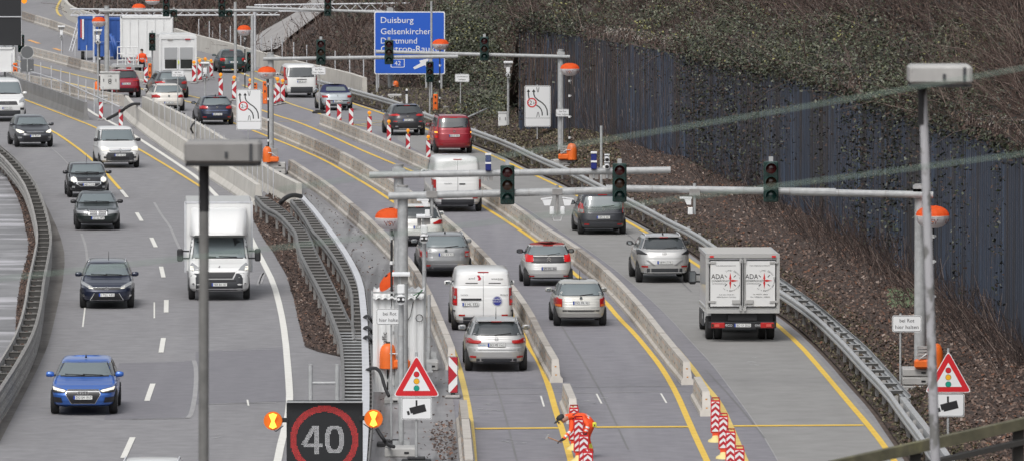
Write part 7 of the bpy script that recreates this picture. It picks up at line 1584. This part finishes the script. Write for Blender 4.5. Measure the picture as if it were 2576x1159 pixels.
def hand(J, bones, wrist, palm, d, side, nm):
    """palm and five fingers grown from a wrist joint; d: pointing direction, side: thumb side"""
    w = Vector(J[wrist][0]); d = Vector(d).normalized(); s = Vector(side).normalized(); u = d.cross(s); J[nm+'p'] = (tuple(w+d*.07), (.040,.022)); bones.append((wrist, nm+'p'))
    for i in range(4):
        o = w+d*.10+s*(.028-.018*i); ln = (.075,.085,.08,.062)[i]
        J[f'{nm}f{i}a'] = (tuple(o), .011); J[f'{nm}f{i}b'] = (tuple(o+d*ln*.5-u*.012), .010); J[f'{nm}f{i}c'] = (tuple(o+d*ln*.75-u*.045), .009)
        bones += [(nm+'p', f'{nm}f{i}a'), (f'{nm}f{i}a', f'{nm}f{i}b'), (f'{nm}f{i}b', f'{nm}f{i}c')]
    o = w+d*.04+s*.045; J[nm+'ta'] = (tuple(o), .013); J[nm+'tb'] = (tuple(o+d*.045+s*.012-u*.02), .011); bones += [(nm+'p', nm+'ta'), (nm+'ta', nm+'tb')]
def head_parts(t, c, fwd, up, cap):
    f, u = Vector(fwd).normalized(), Vector(up).normalized(); s = f.cross(u).normalized(); u = s.cross(f); M = Matrix((s, f, u)).transposed().to_4x4(); M.translation = c
    b = B(); b.X = M
    for sx in (-1,1): b.lathe([(.001,-.012),(.010,-.006),(.012,.004)], mat('eye',(.05,.04,.035),.3), (sx*.032,.094,.0), 8, 'y'); b.box((sx*.082,-.01,-.01),(.02,.05,.06),SKIN,ch=.008)
    b.prism([(-.014,.0),(.014,.0),(.02,-.045),(-.02,-.045)], SKIN, .08, .122); b.box((0,.092,-.066),(.05,.012,.010),mat('lips',(.35,.14,.12),.6)); b.build('face', t)
    b = B(); b.X = M
    if cap: b.lathe([(.100,.02),(.102,.05),(.088,.095),(.05,.12),(.001,.125)], BLK, n=16, sx=.95, sy=1.1); b.box((0,.13,.03),(.15,.12,.015),BLK,rx=-.2,ch=.006); b.build('cap', t)
    else: b.lathe([(.088,.0),(.096,.04),(.085,.085),(.05,.11),(.001,.115)], HAIR, (0,-.012,.0), n=14, sx=.95, sy=1.08); b.build('hair', t)
# bent worker, facing left (local: -x is the way he leans, -y towards the viewer)
J = {'pel': ((.0,0,.86), (.17,.15)), 'sp1': ((-.16,-.02,.98), (.165,.15)), 'sp2': ((-.34,-.04,1.02), (.175,.16)), 'nk': ((-.52,-.06,1.00), .075), 'hd': ((-.64,-.10,.93), (.085,.105)), 'hd2': ((-.70,-.12,.90), (.075,.09)),
     'shr': ((-.43,-.02,.95), .085), 'elr': ((-.44,-.14,.68), .058), 'wrr': ((-.64,-.26,.46), .042), 'shl': ((-.22,-.22,1.0), .085), 'ell': ((-.05,-.38,.82), .060), 'wll': ((-.12,-.48,.62), .044),
     'hipr': ((.0,-.11,.80), .115), 'knr': ((-.16,-.16,.46), .078), 'anr': ((-.12,-.15,.09), .055), 'tor': ((-.30,-.17,.05), .045), 'hipl': ((.02,.11,.80), .115), 'knl': ((-.08,.16,.46), .078), 'anl': ((.06,.18,.09), .055), 'tol': ((-.12,.20,.05), .045)}
Bn = [('pel','sp1'),('sp1','sp2'),('sp2','nk'),('nk','hd'),('hd','hd2'),('sp2','shr'),('shr','elr'),('elr','wrr'),('sp2','shl'),('shl','ell'),('ell','wll'),('pel','hipr'),('hipr','knr'),('knr','anr'),('anr','tor'),('pel','hipl'),('hipl','knl'),('knl','anl'),('anl','tol')]
hand(J, Bn, 'wrr', None, (-.85,-.1,-.35), (0,-1,.2), 'r'); hand(J, Bn, 'wll', None, (-.3,-.1,-.95), (-1,0,.2), 'l')
def mo(a, d, f, c):
    if d in ('hd','hd2') : return SKIN if f > .35 or a == 'hd' else HIV
    if d[0] in 'rl' and len(d) <= 4 and d[1:2] in ('p','f','t'): return GLOVE
    if d in ('anr','anl') and f > .85 or d in ('tor','tol'): return BOOT
    if d in ('wrr','wll'): return REFL if .25 < f < .42 or .62 < f < .78 else (GLOVE if f > .93 else HIV)
    if (a, d) == ('sp1','sp2'): return REFL if .45 < f < .65 else HIV
    if (a, d) == ('pel','sp1'): return REFL if .5 < f < .75 else HIV
    if d in ('shl',): return DNAVY if .3 < f < .6 else HIV
    if d in ('shr',): return DNAVY if .2 < f < .5 else HIV
    if d in ('knr','knl'): return HIV if f < .9 else REFL
    if d in ('anr','anl'): return mat('trouser_yellow', (.72,.74,.10), .7) if .35 < f < .7 else HIV
    return HIV
wb = g(1484, 1150); WPERSON = figure('road worker in orange bending over the red chevron markers with a hammer', wb, .0, (J, Bn), mo, 'road workers in orange')
head_parts(WPERSON, Vector((-.68,-.11,.92)), (-.80,-.35,-.55), (-.5,-.1,.85), True)
b = B(); WPERSON.scale = (1.07, 1.07, 1.07); b.box((.10,-.14,.80),(.10,.05,.12),mat('hivis_yellow',(.70,.75,.08),.7),ch=.02); b.box((.10,-.17,.79),(.03,.01,.04),BLK); b.build('pouch', WPERSON)
hm = B(); ha = Vector((-.78,-.30,.44)); hb = Vector((-1.09,-.33,.56)); hm.cyl(ha-Vector((-.06,0,.03)), hb, .014, mat('hammer_handle',(.42,.22,.12),.6)); d_ = (hb-ha).normalized(); pz = Vector((.35,0,.9)).normalized(); hm.box(hb,(.045,.045,.15),mat('hammer_head',(.45,.45,.44),.4,.5),ry=.4,ch=.008)
tag(hm.build('hammer', None, wb), 'hammer with wooden handle held out by the bent worker', 'hammer')
# standing worker by the cabin, back towards the viewer
J2 = {'pel': ((0,0,.95), (.16,.13)), 'sp1': ((0,0,1.12), (.165,.13)), 'sp2': ((0,.01,1.34), (.19,.13)), 'nk': ((0,.0,1.50), .07), 'hd': ((0,.02,1.62), (.09,.10)), 'hd2': ((0,.03,1.71), (.08,.09)), 'shr': ((.20,0,1.40), .08), 'elr': ((.30,.03,1.14), .058), 'wrr': ((.27,-.10,.94), .042), 'shl': ((-.20,0,1.40), .08), 'ell': ((-.31,-.05,1.15), .058), 'wll': ((-.36,-.22,1.02), .042),
      'hipr': ((.10,0,.88), .11), 'knr': ((.11,-.02,.48), .075), 'anr': ((.11,.03,.09), .055), 'tor': ((.12,-.12,.05), .045), 'hipl': ((-.10,0,.88), .11), 'knl': ((-.11,-.02,.48), .075), 'anl': ((-.12,.03,.09), .055), 'tol': ((-.13,-.12,.05), .045)}
B2 = [p for p in Bn[:19]]
hand(J2, B2, 'wrr', None, (-.05,-.2,-1), (0,-1,0), 'r'); hand(J2, B2, 'wll', None, (-.3,-.5,-.6), (0,-1,0), 'l')
def mo2(a, d, f, c):
    if d in ('hd','hd2'): return SKIN
    if d[0] in 'rl' and len(d) <= 4 and d[1:2] in ('p','f','t'): return SKIN
    if d in ('knr','knl','anr','anl','hipr','hipl'): return BOOT if d[:2] == 'an' and f > .85 else DNAVY
    if d in ('tor','tol'): return BOOT
    if (a, d) == ('sp1','sp2') and .1 < f < .3 or d in ('wrr','wll') and .3 < f < .5: return REFL
    return HIV
w2 = figure('road worker in orange jacket and dark trousers standing left of the white cabin', g(357, 197), .25, (J2, B2), mo2, 'road workers in orange')
head_parts(w2, Vector((0,.02,1.66)), (.2,-1,-.1), (0,0,1), False)
